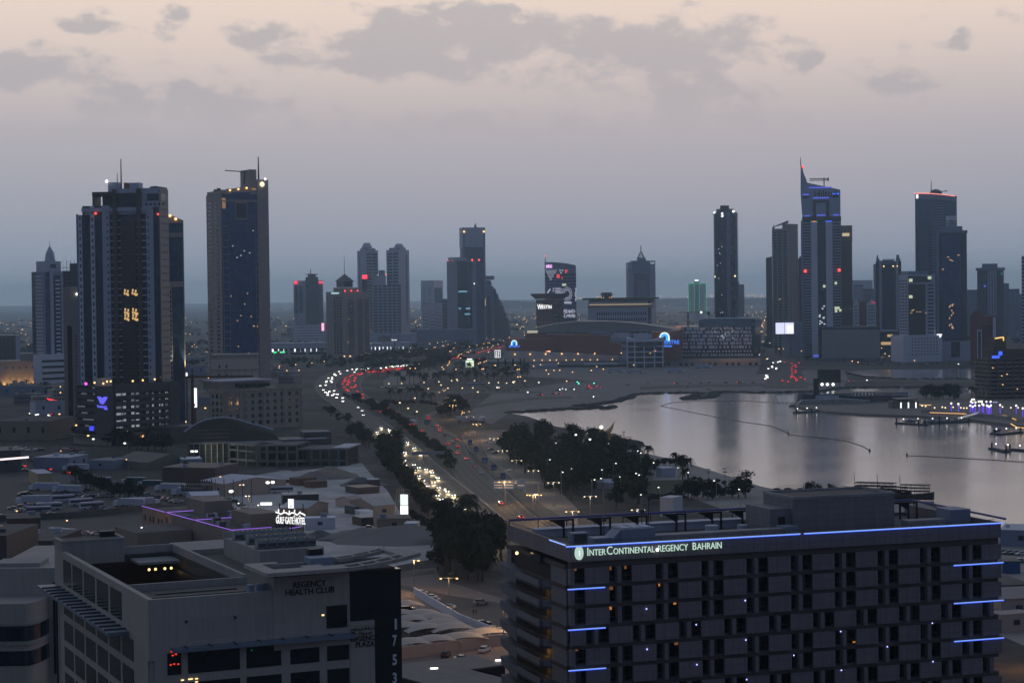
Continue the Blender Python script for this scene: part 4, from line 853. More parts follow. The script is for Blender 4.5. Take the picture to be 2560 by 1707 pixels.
# ---------------------------------------------------------------- hotel district on the right
def J(t):return(lambda x:t.fx(X(zJ,x))),(lambda y:t.z(Y(zJ,y)))
t=Tw('slender_tower','slender dark tower with one pale stripe and floodlights at its rooftop corners','tower',1787,1818,1845,2900,40,'R')
f=lambda x:t.fx(X(zG,x));z1=t.z(530);t.body(M_glass,z1);t.floors('spandrel',M_dgrey,'F',0,t.w,0,z1,56,.3,.4);t.strip('glass_strip',M_glassd,'F',t.w*.28,t.w*.62,0,z1-8,.6);t.strip('pale_stripe',M_grey,'S',t.d*.0,t.d*.28,0,z1,1.0)
t.strip('glass_strip',M_glassd,'S',t.d*.3,t.d*.7,0,z1,.4);t.floors('balcony',M_grey,'S',t.d*.7,t.d,0,z1,56,.4,1.8);t.floors('balcony',M_grey,'F',0,t.w*.06,0,z1,56,.4,1.2)
t.box('crown',M_dgrey,t.w*.1,t.w*.9,3,t.d*.8,z1,z1+5);t.box('crown',M_dgrey,t.w*.3,t.w*.7,6,t.d*.6,z1+5,z1+10)
t.lamp(2,-1,z1,M_lampw,1.5,'floodlight');t.lamp(t.w+1,t.d*.6,z1+1,M_lampw,1.8,'floodlight');t.lamp(2,-1,t.z(Y(zG,440)),M_lampy,1.0,'floodlight');t.lamp(t.w+1,t.d*.7,t.z(Y(zG,437)),M_lampy,1.4,'floodlight')
text('lettering','S',9,M_signw,t.root,(t.w*.62,-1.2,z1-7),(R(90),0,0),.1,1.1,bold=.3);t.rand_lit('F',t.w*.25,t.w*.7,20,z1-20,10,6,M_wincool,1.2,1.2)
t=Tw('teal_block','smaller teal office block half hidden right of the slender dark tower','building',1840,1861,1861,4600,0,depth=40);z1=t.z(711);t.body(M_glasst,z1);t.floors('spandrel',M_grey,'F',0,t.w,0,z1,24,.3,.5);t.box('roof_block',M_grey,0,t.w*.4,0,20,z1,z1+8)
t=Tw('dark_tower','narrow black tower with a slanted top left of the beige stair-topped tower','tower',1916,1931,1931,3350,0,depth=30);z1=t.z(643);t.body(M_brownd,z1-3);t.floors('spandrel',M_dgrey,'F',0,t.w,0,z1-4,50,.35,.4);MB().xprism([(0,z1-3),(t.w,z1-3),(t.w,z1+1),(0,z1-1)],0,30).build('slanted_top',M_dgrey,t.root)
t=Tw('beige_tower','grey-beige tower with vertical glass stripes and a sloping frame on its roof','tower',1933,1971,1996,3050,35,'R')
f,z=J(t);z1=t.z(571);t.body(M_beige,z1);M_sand2=mat('sage_cladding',(.30,.31,.29),.7,.08)
for a,b in((645,665),(676,706),(716,738)):t.strip('glass_strip',M_glasst,'F',f(a),f(b),0,z1-4,.3)
t.floors('spandrel',M_sand2,'F',0,t.w,0,z1-4,44,.25,.7);t.piers('pier',M_sand2,'F',0,t.w,0,z1,3,.24,1.0);t.wins(M_glassd,'S',t.d*.15,t.d*.95,10,z1-6,3,44,.3,.4,.2)
mb=MB();mb.xprism([(0,z1),(3,z1),(3,z1+3),(t.w,z1+8),(t.w,z1+12),(0,z1+3)],0,2);mb.build('roof_frame',M_sand2,t.root);t.box('roof_block',M_beige,t.w*.6,t.w,2,t.d,z1,z1+7);t.mast(1,2,z1,t.z(558),.5);t.rand_lit('F',f(660),f(735),z(1040),z(985),3,3)
t=Tw('curved_tower','dark curved tower showing only a sliver left of the tallest spired tower','tower',1996,2012,2012,3300,0,depth=30);mb=MB();mb.cyl(t.w/2,12,0,t.z(650),t.w*.6,None,14);mb.cyl(t.w/2,12,t.z(650),t.z(640),t.w*.6,t.w*.2,14);mb.build('shaft',M_glassd,t.root)

t=Tw('spired_tower','tallest blue-lit hotel tower with a wedge spire and two pale vertical piers','tower',2006.5,2104,2104,2820,0,depth=48)
f,z=J(t);z1=z(465);t.box('core',M_glassd,0,t.w,1,t.d,0,z1)
for a,b in((905,947),(1004,1048)):t.strip('pale_pier',M_white,'F',f(a),f(b),0 if a<950 else z(1205),z1-1,3.0)
for a,b in((855,905),(1050,1104)):t.floors('balcony',M_lgrey,'F',f(a),f(b),z(1200),z1,37,.36,1.6)
t.floors('balcony',M_glass,'F',f(950),f(1002),z(1200),z1,37,.3,.6);t.strip('edge_pier',M_grey,'F',0,f(853),0,z1,1.2);t.strip('edge_pier',M_grey,'F',f(1101),t.w,0,z1,1.9)
t.floors('balcony',M_grey,'F',0,f(905),4,z(1200),10,.5,1.0)
t.box('crown_band',M_dgrey,f(846),f(1107),-1.5,t.d,z1,z(440));ucr=z(258)
mb=MB();mb.xprism([(f(850),z(440)),(f(1103),z(440)),(f(1103),z(258)),(f(880),z(205)),(f(878),z(188)),(f(862),z(145)),(f(853),z(120)),(f(852),z(95)),(f(840),z(80)),(f(838),z(280)),(f(845),z(400))],0,t.d*.6);mb.build('wedge_crown',mat('blue_grey_cladding',(.32,.40,.54),.6,.06),t.root)
mb=MB();mb.xprism([(f(918),z(440)),(f(940),z(440)),(f(940),z(345)),(f(1008),z(345)),(f(1008),z(440)),(f(1028),z(440)),(f(1028),z(325)),(f(918),z(325))],-.5,0);mb.build('crown_arch',M_glassd,t.root)
t.mast(f(840),1,z(85),z(30),.7);bl=em('wash_blue',(.12,.16,.95),.75)
for a,b,y,m in((895,1045,240,bl),(850,895,287,bl),(1050,1070,285,M_blue),(1074,1094,285,M_blue),(920,1028,311,bl),(862,898,432,bl),(945,1003,430,bl),(1052,1095,430,bl)):t.strip('blue_light',m,'F',f(a),f(b),z(y+4.5),z(y-3.5),.7)
for a,b in((853,895),(1053,1093)):t.strip('crown_window',M_glassd,'F',f(a),f(b),z(312),z(294),.4)
t.strip('pier_light',M_blue,'F',f(1004),f(1048),z(476),z(470),3.3);t.strip('pier_light',gn,'F',f(906),f(920),z(476),z(470),3.3);t.strip('pier_light',sr,'F',f(921),f(933),z(476),z(470),3.3);t.strip('pier_light',gn,'F',f(934),f(947),z(476),z(470),3.3)
t.strip('pier_light',bl,'F',f(1008),f(1048),z(1206),z(1190),3.3);t.strip('pier_light',bl,'F',f(914),f(950),z(1398),z(1385),3.3)
t.lamp(f(856),-1,z(97),M_redl,1.6);t.lamp(f(865),-3,z(812),M_redl,2.0);t.lamp(f(1091),-3,z(808),M_redl,2.0);text('lettering','Hilton',13,M_black,t.root,(f(925),-.5,z(303)),(R(90),0,0),.2,1.0,bold=.1)
mb=MB();mb.tube([(f(995),10,z(230)),(f(995),10,z(172))],.9);mb.tube([(f(897),10,z(177)),(f(1026),10,z(178))],.7);mb.tube([(f(897),10,z(188)),(f(1026),10,z(188))],.7);mb.box(f(1018),f(1027),9,11,z(194),z(171));mb.build('roof_crane',M_dgrey,t.root)
t.lit('F',[(f(982),z(925)),(f(1060),z(905)),(f(1058),z(1075)),(f(1075),z(1075)),(f(1088),z(1090)),(f(1060),z(1095))],em('lit_window_pale',(.8,.9,.6),.7),3.4,3.6,1.9);t.rand_lit('F',f(950),f(1002),z(1190),z(1050),10,7,M_wincool,2.5,2.0,1.2)
t.strip('blue_edge',bl,'F',-.3,.6,z(720),z(520),.9)

t=Tw('bronze_tower','bronze glass tower standing right behind the spired hotel tower','tower',2100,2131.5,2131.5,3150,0,depth=40);f,z=J(t);z1=t.z(563.5);t.body(M_glassz,z1-25);t.box('crown',mat('gold_panel',(.26,.16,.06),.4,.1),-.5,t.w+.4,-.5,40,z1-25,z1);t.floors('spandrel',M_brown,'F',0,t.w,0,z1-26,52,.3,.4);t.piers('fin',M_glassz,'F',0,t.w,0,z1-25,5,.14,.8);t.lit('F',[(t.w*.25,z1-17)],em('sign_gold',(1,.8,.5),.6),t.w*.55,5,.6);t.rand_lit('F',4,t.w-3,10,80,5,4)
t=Tw('blank_block','big blank grey box building beside the spired hotel tower','building',2057.5,2199,2199,2700,0,depth=70);f,z=J(t);z1=z(1214);t.body(mat('pale_blank_wall',(.36,.35,.36),.85,.06,.02),z1,z0=z(1408));t.box('dark_roof_edge',M_dgrey,0,t.w,6,60,z1,z1+4);t.box('teal_base',M_glasst,-20,t.w+6,-4,60,0,z(1408));t.piers('base_pier',M_lgrey,'F',-18,t.w+4,0,z(1412),30,.3,4.2)
t.piers('joint',M_dgrey,'F',0,t.w,z(1408),z1,12,.008,.1)
t=Tw('gabled_flats','red and white apartment pair with gabled tops behind the blank grey box','apartment block',2133,2192,2192,3400,0,depth=40);f,z=J(t);z1=z(1020);t.body(M_red,z1)
for a,b in((1187,1228),(1278,1344)):
 mb=MB();mb.xprism([(f(a),0),(f(b),0),(f(b),z(1035)),(f((a+b)/2),z(1005)),(f(a),z(1035))],-2,30);mb.build('white_wing',M_white,t.root)
 t.wins(M_glassd,'F',f(a)+2,f(b)-2,z(1200),z(1045),4,7,.6,.45,2.2)
t.strip('gable_neon',sr,'F',f(1310),f(1335),z(1030),z(1028),2.4)
t=Tw('turreted_tower','dark blue tower with horned corner turrets and a lit shopping podium','tower',2192,2254.5,2254.5,2950,0,depth=44);f,z=J(t);z1=z(765);t.box('core',M_glass,f(1368),f(1490),0,40,0,z1);t.box('side_core',M_glassd,f(1347),f(1515),5,44,0,z(745));t.floors('spandrel',M_dgrey,'F',f(1385),f(1478),0,z1,44,.35,.5)
for a,b in((1368,1386),(1478,1496)):t.strip('pier',M_lgrey,'F',f(a),f(b),0,z(740),1.6)
for a,b in((1350,1370),(1480,1510)):mb=MB();mb.box(f(a),f(b),4,14,z(745),z(725));mb.box(f(a+3),f(b-8),5,12,z(725),z(702));mb.build('turret',M_grey,t.root)
t.box('crown',M_grey,f(1390),f(1470),2,30,z1,z(735));[t.lamp(f(x),-1,z(780),M_lampo,1.1,'crown_light')for x in(1400,1462,1488)]
for i in range(5):t.box('crown_finial',M_lgrey,f(1396+i*16),f(1402+i*16),1,4,z(745),z(728))
t.box('podium',M_dgrey,f(1370),f(1500),-12,20,0,z(1210));t.strip('lit_shop',M_winlit,'F',f(1378),f(1484),z(1316),z(1296),12.3);t.strip('lit_shop',M_winlit,'F',f(1420),f(1455),z(1262),z(1245),12.3);t.strip('pale_band',M_white,'F',f(1372),f(1490),z(1225),z(1212),12.5)
t=Tw('slim_block','pale slim block peeping out left of the turreted tower','building',2184.5,2195,2195,3800,0,depth=30);t.body(M_glass,t.z(660));t.floors('spandrel',M_lgrey,'F',0,t.w,0,t.z(660),40,.4,.6)
t=Tw('grey_office','mid-height grey office with brown glass front above a white windowed podium','office building',2248,2270,2336,2640,25,'L');f,z=J(t);z1=z(838);t.body(M_lgrey,z1);t.box('penthouse',M_grey,t.w*.1,t.w*.8,6,t.d,z1,z(815));t.strip('glass_front',M_brownd,'F',f(1562),f(1674),z(1250),z(905),.4);t.floors('mullion_band',M_brown,'F',f(1562),f(1674),z(1250),z(905),18,.1,.5);t.wins(M_glassd,'F',f(1680),f(1738),z(1250),z(900),1,14,.7,.5,.2);t.wins(M_glassd,'S',1,t.d-1,z(1250),z(870),3,18,.7,.4,.2)
t.strip('upper_glass',M_brownd,'F',f(1562),f(1712),z(890),z(850),.4);t.lit('F',[(f(1566),z(888)),(f(1690),z(872)),(f(1565),z(1000))],em('lit_window_pale',(.8,.9,.6),.7),5,4,.6);t.rand_lit('F',f(1565),f(1670),z(1110),z(1080),8,8,M_winlit,2.5,.8)
t.box('podium',M_white,f(1508),f(1765),-8,30,0,z(1255));t.wins(M_glassd,'F',f(1560),f(1740),8,z(1265),9,6,.4,.35,8.2);t.strip('sign_panel',M_signw,'F',f(1748),f(1754),z(1270),z(1248),8.6);t.strip('sign_panel',M_signw,'F',f(1748),f(1764),z(1253),z(1248),8.6);t.strip('sign_panel',M_signw,'F',f(1748),f(1760),z(1262),z(1258),8.6)
t=Tw('curved_top_tower','tall tower with a curved roof edge traced in red lights and a small dome','tower',2294,2394,2394,3200,0,depth=50);f,z=J(t);pl=[(t.w*i/10,-10*math.sin(math.pi*i/10)**.8)for i in range(11)];zt=[z(278)-(z(278)-z(305))*(i/10)**1.8 for i in range(11)]
mb=MB();mb.prism(pl+[(t.w,40),(0,40)],0,zt+[zt[-1],zt[0]]);mb.build('shaft',M_glass,t.root)
for j in range(54):
 zq=4+j*(z(330)-4)/54;MB().prism([(p[0],p[1]-.6)for p in pl[4:8]]+[(p[0],p[1]+.4)for p in reversed(pl[4:8])],zq,zq+1.5).build('balcony',M_grey,t.root)
MB().prism([(p[0],p[1]-.8)for p in pl]+[(p[0],p[1]+.4)for p in reversed(pl)],[v-9 for v in zt+zt[::-1]],[v+.5 for v in zt+zt[::-1]]).build('crown_band',M_grey,t.root)
for i in range(34):
 s_=i/33*.94;k_=s_*10;a=int(k_);r_=k_-a;b=min(a+1,10);t.lamp(t.w*s_,pl[a][1]*(1-r_)+pl[b][1]*r_-1.3,zt[a]*(1-r_)+zt[b]*r_,em('bead_red',(1,.25,.2),2),.8,'roof_bead')
t.lit('F',[(2,zt[0]-8)],M_signw,9,6,4);mb=MB();mb.ball((t.w*.5,14,z(278)),10,12,6,.7);mb.build('dome',M_dgrey,t.root);t.mast(t.w*.39,12,z(270),z(190),.8);mb=MB();mb.tube([(f(1780),8,z(268)),(f(1838),8,z(264))],.8);mb.build('roof_crane',M_dgrey,t.root);t.strip('side_pier',M_lgrey,'F',t.w*.9,t.w,0,zt[-1]-9,1.0)
t=Tw('glass_tower','dark glass tower with a banded cylinder on its stepped roof, right side','tower',2346,2418,2418,2660,0,depth=44);f,z=J(t);z1=z(540);t.body(M_glassd,z1);t.strip('edge_pier',M_grey,'F',0,3,20,z1,.8);t.strip('curtain_wall',M_glassb,'F',f(1800),f(1930),20,z1-5,.3);t.floors('mullion_band',M_glassd,'F',f(1800),f(1930),20,z1-5,50,.12,.45);t.floors('balcony',M_dgrey,'F',f(1934),t.w,20,z1,50,.4,.8);t.piers('mullion',M_glassd,'F',f(1800),f(1930),20,z1-5,5,.05,.5);t.box('cornice',M_grey,-1,t.w+1,-1,44,z1-2,z1+1)
t.box('crown',M_grey,f(1790),f(1936),4,36,z1,z(506));mb=MB();mb.cyl(f(1864),18,z(506),z(432),t.w*.18,None,18);mb.build('cylinder',M_white,t.root)
for j in range(4):MB().cyl(f(1864),18,z(500-j*10),z(496-j*10),t.w*.19,None,18).build('cylinder_band',M_dgrey,t.root)
t.rand_lit('F',f(1845),f(1870),z(1230),z(1040),14,5,M_winlit,1.3,2.4,.7);t.rand_lit('F',f(1800),f(1930),z(1200),z(600),6,6,M_winlit,3,1);t.box('podium',M_lgrey,0,f(2006),-10,40,0,z(1288));t.box('dark_bay',M_glassd,f(1858),f(1915),-10.5,0,z(1400),z(1295));t.strip('podium_band',M_dgrey,'F',0,f(2000),z(1290),z(1284),10.4)
t=Tw('balcony_tower','brown-grey balcony tower with broad crown near the right edge','tower',2447,2510,2510,3200,0,depth=44);f,z=J(t);z1=z(790);t.body(M_brown,z1);t.floors('balcony',M_grey,'F',0,t.w,0,z1,44,.3,1.0);t.strip('white_bay',M_lgrey,'F',f(2112),f(2168),0,z1-6,1.5);t.wins(M_glassd,'F',f(2114),f(2166),0,z1-8,3,40,.6,.5,1.6);t.box('crown',M_grey,f(2075),f(2175),2,40,z1,z(762));t.box('cornice',M_grey,-2,t.w+2,-2,44,z1-4,z1);t.strip('violet_light',bl,'F',f(2085),f(2100),z(920),z(910),1.8);t.strip('green_light',gn,'F',f(2200),f(2208),z(835),z(829),1.5)
t=Tw('brick_block','short red brick block with white vertical frames near the right edge','building',2429,2492,2492,2480,0,depth=40);f,z=J(t);z1=z(1120);t.body(M_red,z1);t.strip('white_frame',M_white,'F',f(2038),f(2068),0,z(1215),.8);t.strip('inner_glass',M_glassd,'F',f(2044),f(2062),0,z(1225),.9);t.strip('white_frame',M_white,'F',f(2140),f(2160),0,z(1130),.8);t.strip('glass_strip',M_glassd,'F',f(2072),f(2136),0,z1-12,.3);t.floors('spandrel',M_red,'F',f(2072),f(2136),0,z1-12,16,.4,.5);MB().xprism([(0,z1),(t.w*.5,z1),(t.w*.22,z1+8)],0,20).build('gable',M_red,t.root)
for i,(xa,xb,ya,D,m)in enumerate(((2510,2523,708,4200,M_glasst),(2523,2549,722,3900,M_glass),(2549,2575,735,3600,M_grey),(2556,2580,640,3400,M_glassb),(2420,2450,724,3700,M_grey),(2135,2158,712,4600,M_glass),(2158,2184,722,4300,M_glassd),(2133,2182,700,6500,M_grey),(2345,2360,664,3000,M_lgrey),(1955,2010,806,2950,M_lgrey))):
 lab=('teal sliver tower behind the brown balcony tower','dark blue mid-height tower right of the brown balcony tower','grey low tower at the right edge','tall blue tower cut by the right edge of the view','grey hazy block left of the brown balcony tower','hazy flat-topped block right of the bronze tower','darker hazy block left of the turreted tower','palest far block between bronze and turreted towers','thin pale slab right of the grey office','low pale car park under the beige stair-topped tower')[i]
 t=Tw('hazy_block',lab,'building',xa,xb,xb,D,0,depth=30);t.body(m,t.z(ya));t.floors('spandrel',M_lgrey if i%2 else M_grey,'F',0,t.w,0,t.z(ya)-2,24 if i<9 else 8,.35,.6)
# billboard screen
t=Tw('led_screen','large lit white video screen on posts at the end of the boulevard','screen',1939.5,1984,1984,2900,0,depth=3);f,z=J(t);t.box('frame',M_dgrey,-1,t.w+1,0,3,z(1248),z(1162));t.box('screen',em('screen_lilac',(.75,.78,1),1.15),0,t.w*.48,-.3,0,z(1243),z(1166));t.box('screen',em('screen_lilac',(.75,.78,1),1.15),t.w*.5,t.w,-.3,0,z(1243),z(1166));t.box('screen_patch',M_scr,t.w*.62,t.w*.96,-.5,-.3,z(1238),z(1185));t.box('leg',M_dgrey,t.w*.2,t.w*.23,.5,2,0,z(1248));t.box('leg',M_dgrey,t.w*.8,t.w*.83,.5,2,0,z(1248))
# brown waterfront hotel at the right edge
t=Tw('waterfront_hotel','big dark brown waterfront hotel with balconies and violet roof lights at right edge','hotel',2437,2470,2640,1690,25,'L');f=lambda x:t.fx(X(zK,x));z=lambda y:t.z(Y(zK,y));z1=z(125);M_dkb=mat('dark_umber_render',(.095,.07,.055),.8,.1)
t.body(M_dkb,z1);t.floors('balcony',M_beige,'F',0,t.w*.9,4,z1,9,.16,1.2);t.floors('balcony',M_beige,'S',0,t.d,4,z1,9,.16,1.0);t.piers('pier',M_dkb,'F',0,t.w,0,z1,9,.16,1.5)
t.wins(M_glassd,'F',1,t.w-1,4,z1,9,9,.55,.5,.2);t.wins(M_glassd,'S',1,t.d-1,4,z1,3,9,.5,.5,.2);t.box('roof_step',M_dkb,t.w*.12,t.w,8,t.d,z1,z1+8);t.box('roof_violet',M_blue,t.w*.1,t.w*.2,6,7,z1+.2,z1+2.4);t.box('roof_violet',M_blue,t.w*.2,t.w*.25,7.5,8,z1+2.6,z1+6);t.rand_lit('F',3,t.w*.6,8,z1-4,5,3,M_lampo,.5,.5,1.4)
mb=MB();mb.tube([(t.w*.18,12,z1+17),(t.w*.3,12,z1+18)],.5);mb.tube([(t.w*.3,12,z1+18),(t.w*.3,12,z1+15)],.5);mb.build('roof_neon',em('neon_amber',(1,.6,.2),1.5),t.root);t.box('roof_tower',M_dkb,t.w*.17,t.w*.34,12.6,22,z1+8,z1+18)
# far-left low buildings
t=Tw('floodlit_building','low tan building with warm floodlit base at the far left edge','building',-30,104,104,2160,0,depth=50);zt=zat(52,888,2160);t.body(M_beige,zt-6);t.box('upper_block',M_beige,t.w*.6,t.w,2,40,zt-6,zt+2);t.wins(M_glassd,'F',t.w*.3,t.w,20,zt-10,6,1,.2,.3)
bpy.context.view_layer.update()
for i in range(7):spot(t.root.matrix_world@Vector((t.w*(.32+.105*i),-2.5,1)),t.root.matrix_world@Vector((t.w*(.32+.105*i),-.5,14)),9000,(1,.55,.2),60)
t=Tw('dim_flats','dim brown block of flats at the far left above the floodlit building','apartment block',-25,48,48,2600,0,depth=40);zt=t.z(838);t.body(M_brown,zt);t.wins(M_glassd,'F',2,t.w-2,10,zt-4,7,10,.5,.4);t.strip('white_bay',M_lgrey,'F',t.w*.86,t.w,0,zt,.6)
# ---------------------------------------------------------------- foreground: the long hotel
HA=R(18.4);hw,hd,ht,fh=80.2,32.7,54.3,3.3
hotel=thing('regency_hotel','big dark slab hotel in front with blue neon lines and a lit roof sign','hotel',(9.0,322.0,0),HA)
M_pan=mat('hotel_panel',(.24,.212,.225),.75,.06,.02,joints=(2.05,1.32,.6,.03),streak=.18)
M_pan2=mat('hotel_end_panel',(.235,.235,.26),.75,.06,.02,joints=(2.0,1.1,.6,.03),streak=.18)
M_rec=mat('recess_dark',(.05,.042,.042),.85,.1)
M_slab=mat('slab_brown',(.10,.085,.078),.85,.1)
M_roof=mat('flat_roof',(.12,.112,.105),.9,.25,.06)
def hb(nm,m,*a):return MB().box(*a).build(nm,m,hotel)
hb('core',M_rec,.3,hw-.3,2.2,hd,0,50.6)
mb=MB();mb.box(0,hw,0,.5,51.6,ht);mb.box(hw-.5,hw,.5,hd,51.6,ht);mb.box(0,.5,.5,hd,51.6,ht);mb.box(.5,hw-.5,hd-.5,hd,51.6,ht-1.4);mb.build('parapet',M_pan,hotel)
hb('soffit_band',M_slab,.35,hw-.35,.35,2.2,50.5,51.8);hb('roof_deck',M_roof,.5,hw-.5,.5,hd-.5,51.7,52.3)
unit,pn,w1,pr,w2=8.2,4.15,1.4,.75,1.9
pattern=['N','N','N','S','N','N','S','N','N','S','N','N','S','N','N']
wins=[]
nfl=9
M_wdk=mat('room_glass',(.018,.018,.022),.12,.3,.3,spec=.6);M_floorb=mat('balcony_floor',(.14,.14,.15),.9,.1)
for i in range(nfl):
 zt=50.5-i*fh;zb=zt-2.62  # panel top and bottom of this storey
 hb('floor_slab',M_slab,.35,hw-.35,.45,2.2,zt-fh,zb+.02);hb('balcony_floor',M_floorb,.5,hw-.5,.6,2.2,zb+.03,zb+.08)
 off=2.6-unit if pattern[i]=='N' else-1.55
 mb=MB();x=off
 while x<hw:
  for a,b in((x,x+pn),(x+pn+w1,x+pn+w1+pr)):
   a,b=max(a,0),min(b,hw)
   if b-a>.1:mb.box(a,b,0,.45 if b-a>1.2 else 1.2,zb,zt)
  for a,b in((x+pn,x+pn+w1),(x+pn+w1+pr,x+unit)):
   a,b=max(a,.4),min(b,hw-.4)
   if b-a>.5:wins.append((a,b,zb,zt))
  x+=unit
 mb.build('panel_row',M_pan,hotel)
hb('lower_wall',M_pan,0,hw,.0,.4,0,50.5-nfl*fh-.1)
qr=random.Random(4);M_curt=[mat('curtain_grey',(.09,.085,.085),.9),mat('curtain_brown',(.07,.045,.03),.9),mat('curtain_pale',(.15,.14,.14),.9)]
for k,(a,b,zb,zt)in enumerate(wins[:100]):
 o=hb('window',M_wdk,a,b,1.9,2.15,zb+.1,zt-.15);wd=b-a
 hb('mullion',M_dgrey,a+wd*.48,a+wd*.48+.07,1.84,1.9,zb+.1,zt-.15).parent=o
 if qr.random()<.55:c0=qr.uniform(0,.5)*wd;MB().box(a+c0,a+c0+wd*qr.uniform(.2,.5),1.86,1.89,zb+.15,zt-.2).build('curtain',M_curt[qr.randrange(3)],o)
 hb('balcony_rail',M_dgrey,a,b,.55,.6,zb+1.0,zb+1.06)
mb=MB();[mb.box(a,b,1.9,2.15,zb+.1,zt-.15)for a,b,zb,zt in wins[100:]];o=mb.build('window',M_wdk,hotel);o['kind']='stuff'
# rooms with a lamp on
def hxy(px,py,y=0.0):  # photo pixel -> local x, z on the facade plane
 d=ray(px,py);c,s=math.cos(HA),math.sin(HA);o=Vector((9.0,322.0,0))+Vector((-s,c,0))*y
 n=Vector((-s,c,0));t_=(o.dot(n))/(d.x*n.x+d.y*n.y);p=Vector((d.x*t_,d.y*t_,H+d.z*t_))-o
 return p.x*c+p.y*s,p.z
rm=[em('room_lamp_amber',(1,.36,.06),.55),em('room_lamp_dim',(1,.38,.1),.16),em('room_lamp_pale',(.8,.8,.75),.35)]
for zf,x,y,m,w,h in((zI,1509,730,0,.25,1.0),(zI,1098,935,0,.5,.7),(zI,1640,893,0,.5,.6),(zI,2045,672,2,.2,.3),(zI,2048,855,2,.15,.5),(zI,1220,1245,2,.4,.15),(zI,810,1293,1,.7,.2),(zI,2052,520,1,.5,.8),(zI,1655,1225,1,.8,.9),(zI,1100,600,1,.3,.8),(zI,1105,765,1,.6,.8),(zI,800,610,1,.6,.6),(zI,1225,590,1,.4,.8),(zI,2150,1000,1,.8,.8),(zI,2055,1180,2,.15,.5),
  (zL,908,450,0,.18,.5),(zL,920,605,0,.4,.8),(zL,1680,545,0,.35,.8),(zL,250,810,1,.7,.7),(zL,253,1138,0,.5,.6),(zL,930,1240,0,.5,.9),(zL,1045,1235,2,.4,.6),(zL,135,1310,1,.5,.6),(zL,252,1325,1,.5,.4),(zL,535,1272,1,.4,.4),(zL,650,1255,1,.6,.5),(zL,1120,900,1,.5,.6),(zL,460,960,1,.6,.7),(zL,1430,410,1,.6,.7),(zL,1900,850,1,.6,.7)):
 u,z_=hxy(*zf(x,y),1.6);hb('lit_lamp',rm[m],u-w/2,u+w/2,1.82,1.88,z_-h/2,z_+h/2)
# small blue-white facade lights, blue neon bars
M_dot=em('facade_dot',(.35,.4,1),2.6)
for zf,x,y in((zI,1395,943),(zI,1812,1075),(zI,1400,1281),(zI,1818,1410),(zI,2224,873),(zI,2229,1203),(zI,2235,1535),(zL,8,873),(zL,14,1203),(zL,20,1535),(zL,809,1132),(zL,416,1332),(zL,815,1457),(zL,1200,1259),(zL,1578,1063),(zL,1583,1384)):
 u,z_=hxy(*zf(x,y));MB().ball((u,-.12,z_),.13,6,4).build('facade_light',M_dot,hotel)
def neon(x0,x1,z_,y=-.25,r=.06):
 o=MB().tube([(x0,y,z_),(x1,y,z_)],r,6).build('neon_bar',M_bluew,hotel);MB().tube([(x0,y+.02,z_-.11),(x1,y+.02,z_-.11)],.075,6).build('neon_glow',M_blue,o)
for i in(1,3,5):
 zb=50.5-i*fh+.1;neon(-.6,5.9,zb);neon(70.6,hw+.3,zb)
zn=54.25;neon(-.8,41.2,zn,-.3,.075);neon(41.9,hw+.2,zn,-.3,.075);neon_end=MB().tube([(-.3,1.4,zn),(-.3,9.2,zn)],.1,6).build('neon_bar',M_bluew,hotel)
bpy.context.view_layer.update();HM=Matrix.Translation((9.0,322.0,0))@Matrix.Rotation(HA,4,'Z')
# roof sign lettering with its disc emblem
M_sig=em('sign_mint',(.66,.92,.80),.8);M_sigw=em('sign_warm',(.95,.7,.5),.7);M_sigb=mat('sign_backing',(.03,.035,.03),.5)
u0,z0=hxy(*zI(890,500));u1,z1=hxy(*zI(2027,415));L0=u1-u0;zbase=z0+.05
def place_text(body,size,u,m=M_sig,sx=1.0):
 o=text('lettering',body,size,m,hotel,(u,-.32,zbase),(R(90),0,0),.06,sx);me=o.data;ww=max(v.co.x for v in me.vertices)*sx
 b=text('lettering_shadow',body,size,M_sigb,hotel,(u+.05,-.14,zbase-.06),(R(90),0,0),.02,sx,bold=.012);return u+ww
big,sm=1.95,1.45
segs=[('I',big),('NTER',sm),('C',big),('ONTINENTAL',sm),('.',big),('REGENCY',sm*1.05),(' ',sm),('B',big*.9),('AHRAIN',sm*1.05)]
tmp=[];tot=0
for b_,s_ in segs:
 if b_==' ':tmp.append(.75);tot+=.75;continue
 o=text('tmp_text',b_,s_,M_sig,hotel,(0,0,0),(0,0,0));w_=max(v.co.x for v in o.data.vertices)+.16;tmp.append(w_);tot+=w_;bpy.data.objects.remove(o)
sc=L0/tot;u=u0
for(b_,s_),w_ in zip(segs,tmp):
 if b_=='.':MB().ball((u+.3,-.4,zbase+.35),.28,8,5).build('sign_dot',em('sign_dot_white',(1,1,1),2),hotel)
 elif b_!=' ':place_text(b_,s_,u,sx=sc)
 u+=w_*sc
ua,za=hxy(*zI(828,475));mb=MB();rx_,rz_=.74,1.12;n=14
lens=[(ua+rx_*math.sin(math.pi*k/n)**.85,za-rz_*math.cos(math.pi*k/n))for k in range(n+1)]+[(ua-rx_*math.sin(math.pi*k/n)**.85,za+rz_*math.cos(math.pi*k/n))for k in range(1,n)]
mb.xprism(lens,-.3,-.05);em_o=mb.build('emblem_disc',em('emblem_glow',(.62,.85,.76),.75),hotel)
o=text('emblem_letter','I',1.3,em('emblem_letter_glow',(.9,1,.97),1.0),em_o,(ua-.2,-.34,za-.45),(R(90),0,0),.03,1.3);MB().xprism([(a*1+(a-ua)*.12,b+(b-za)*.06)for a,b in lens],-.06,-.02).build('emblem_rim',M_sigb,em_o)
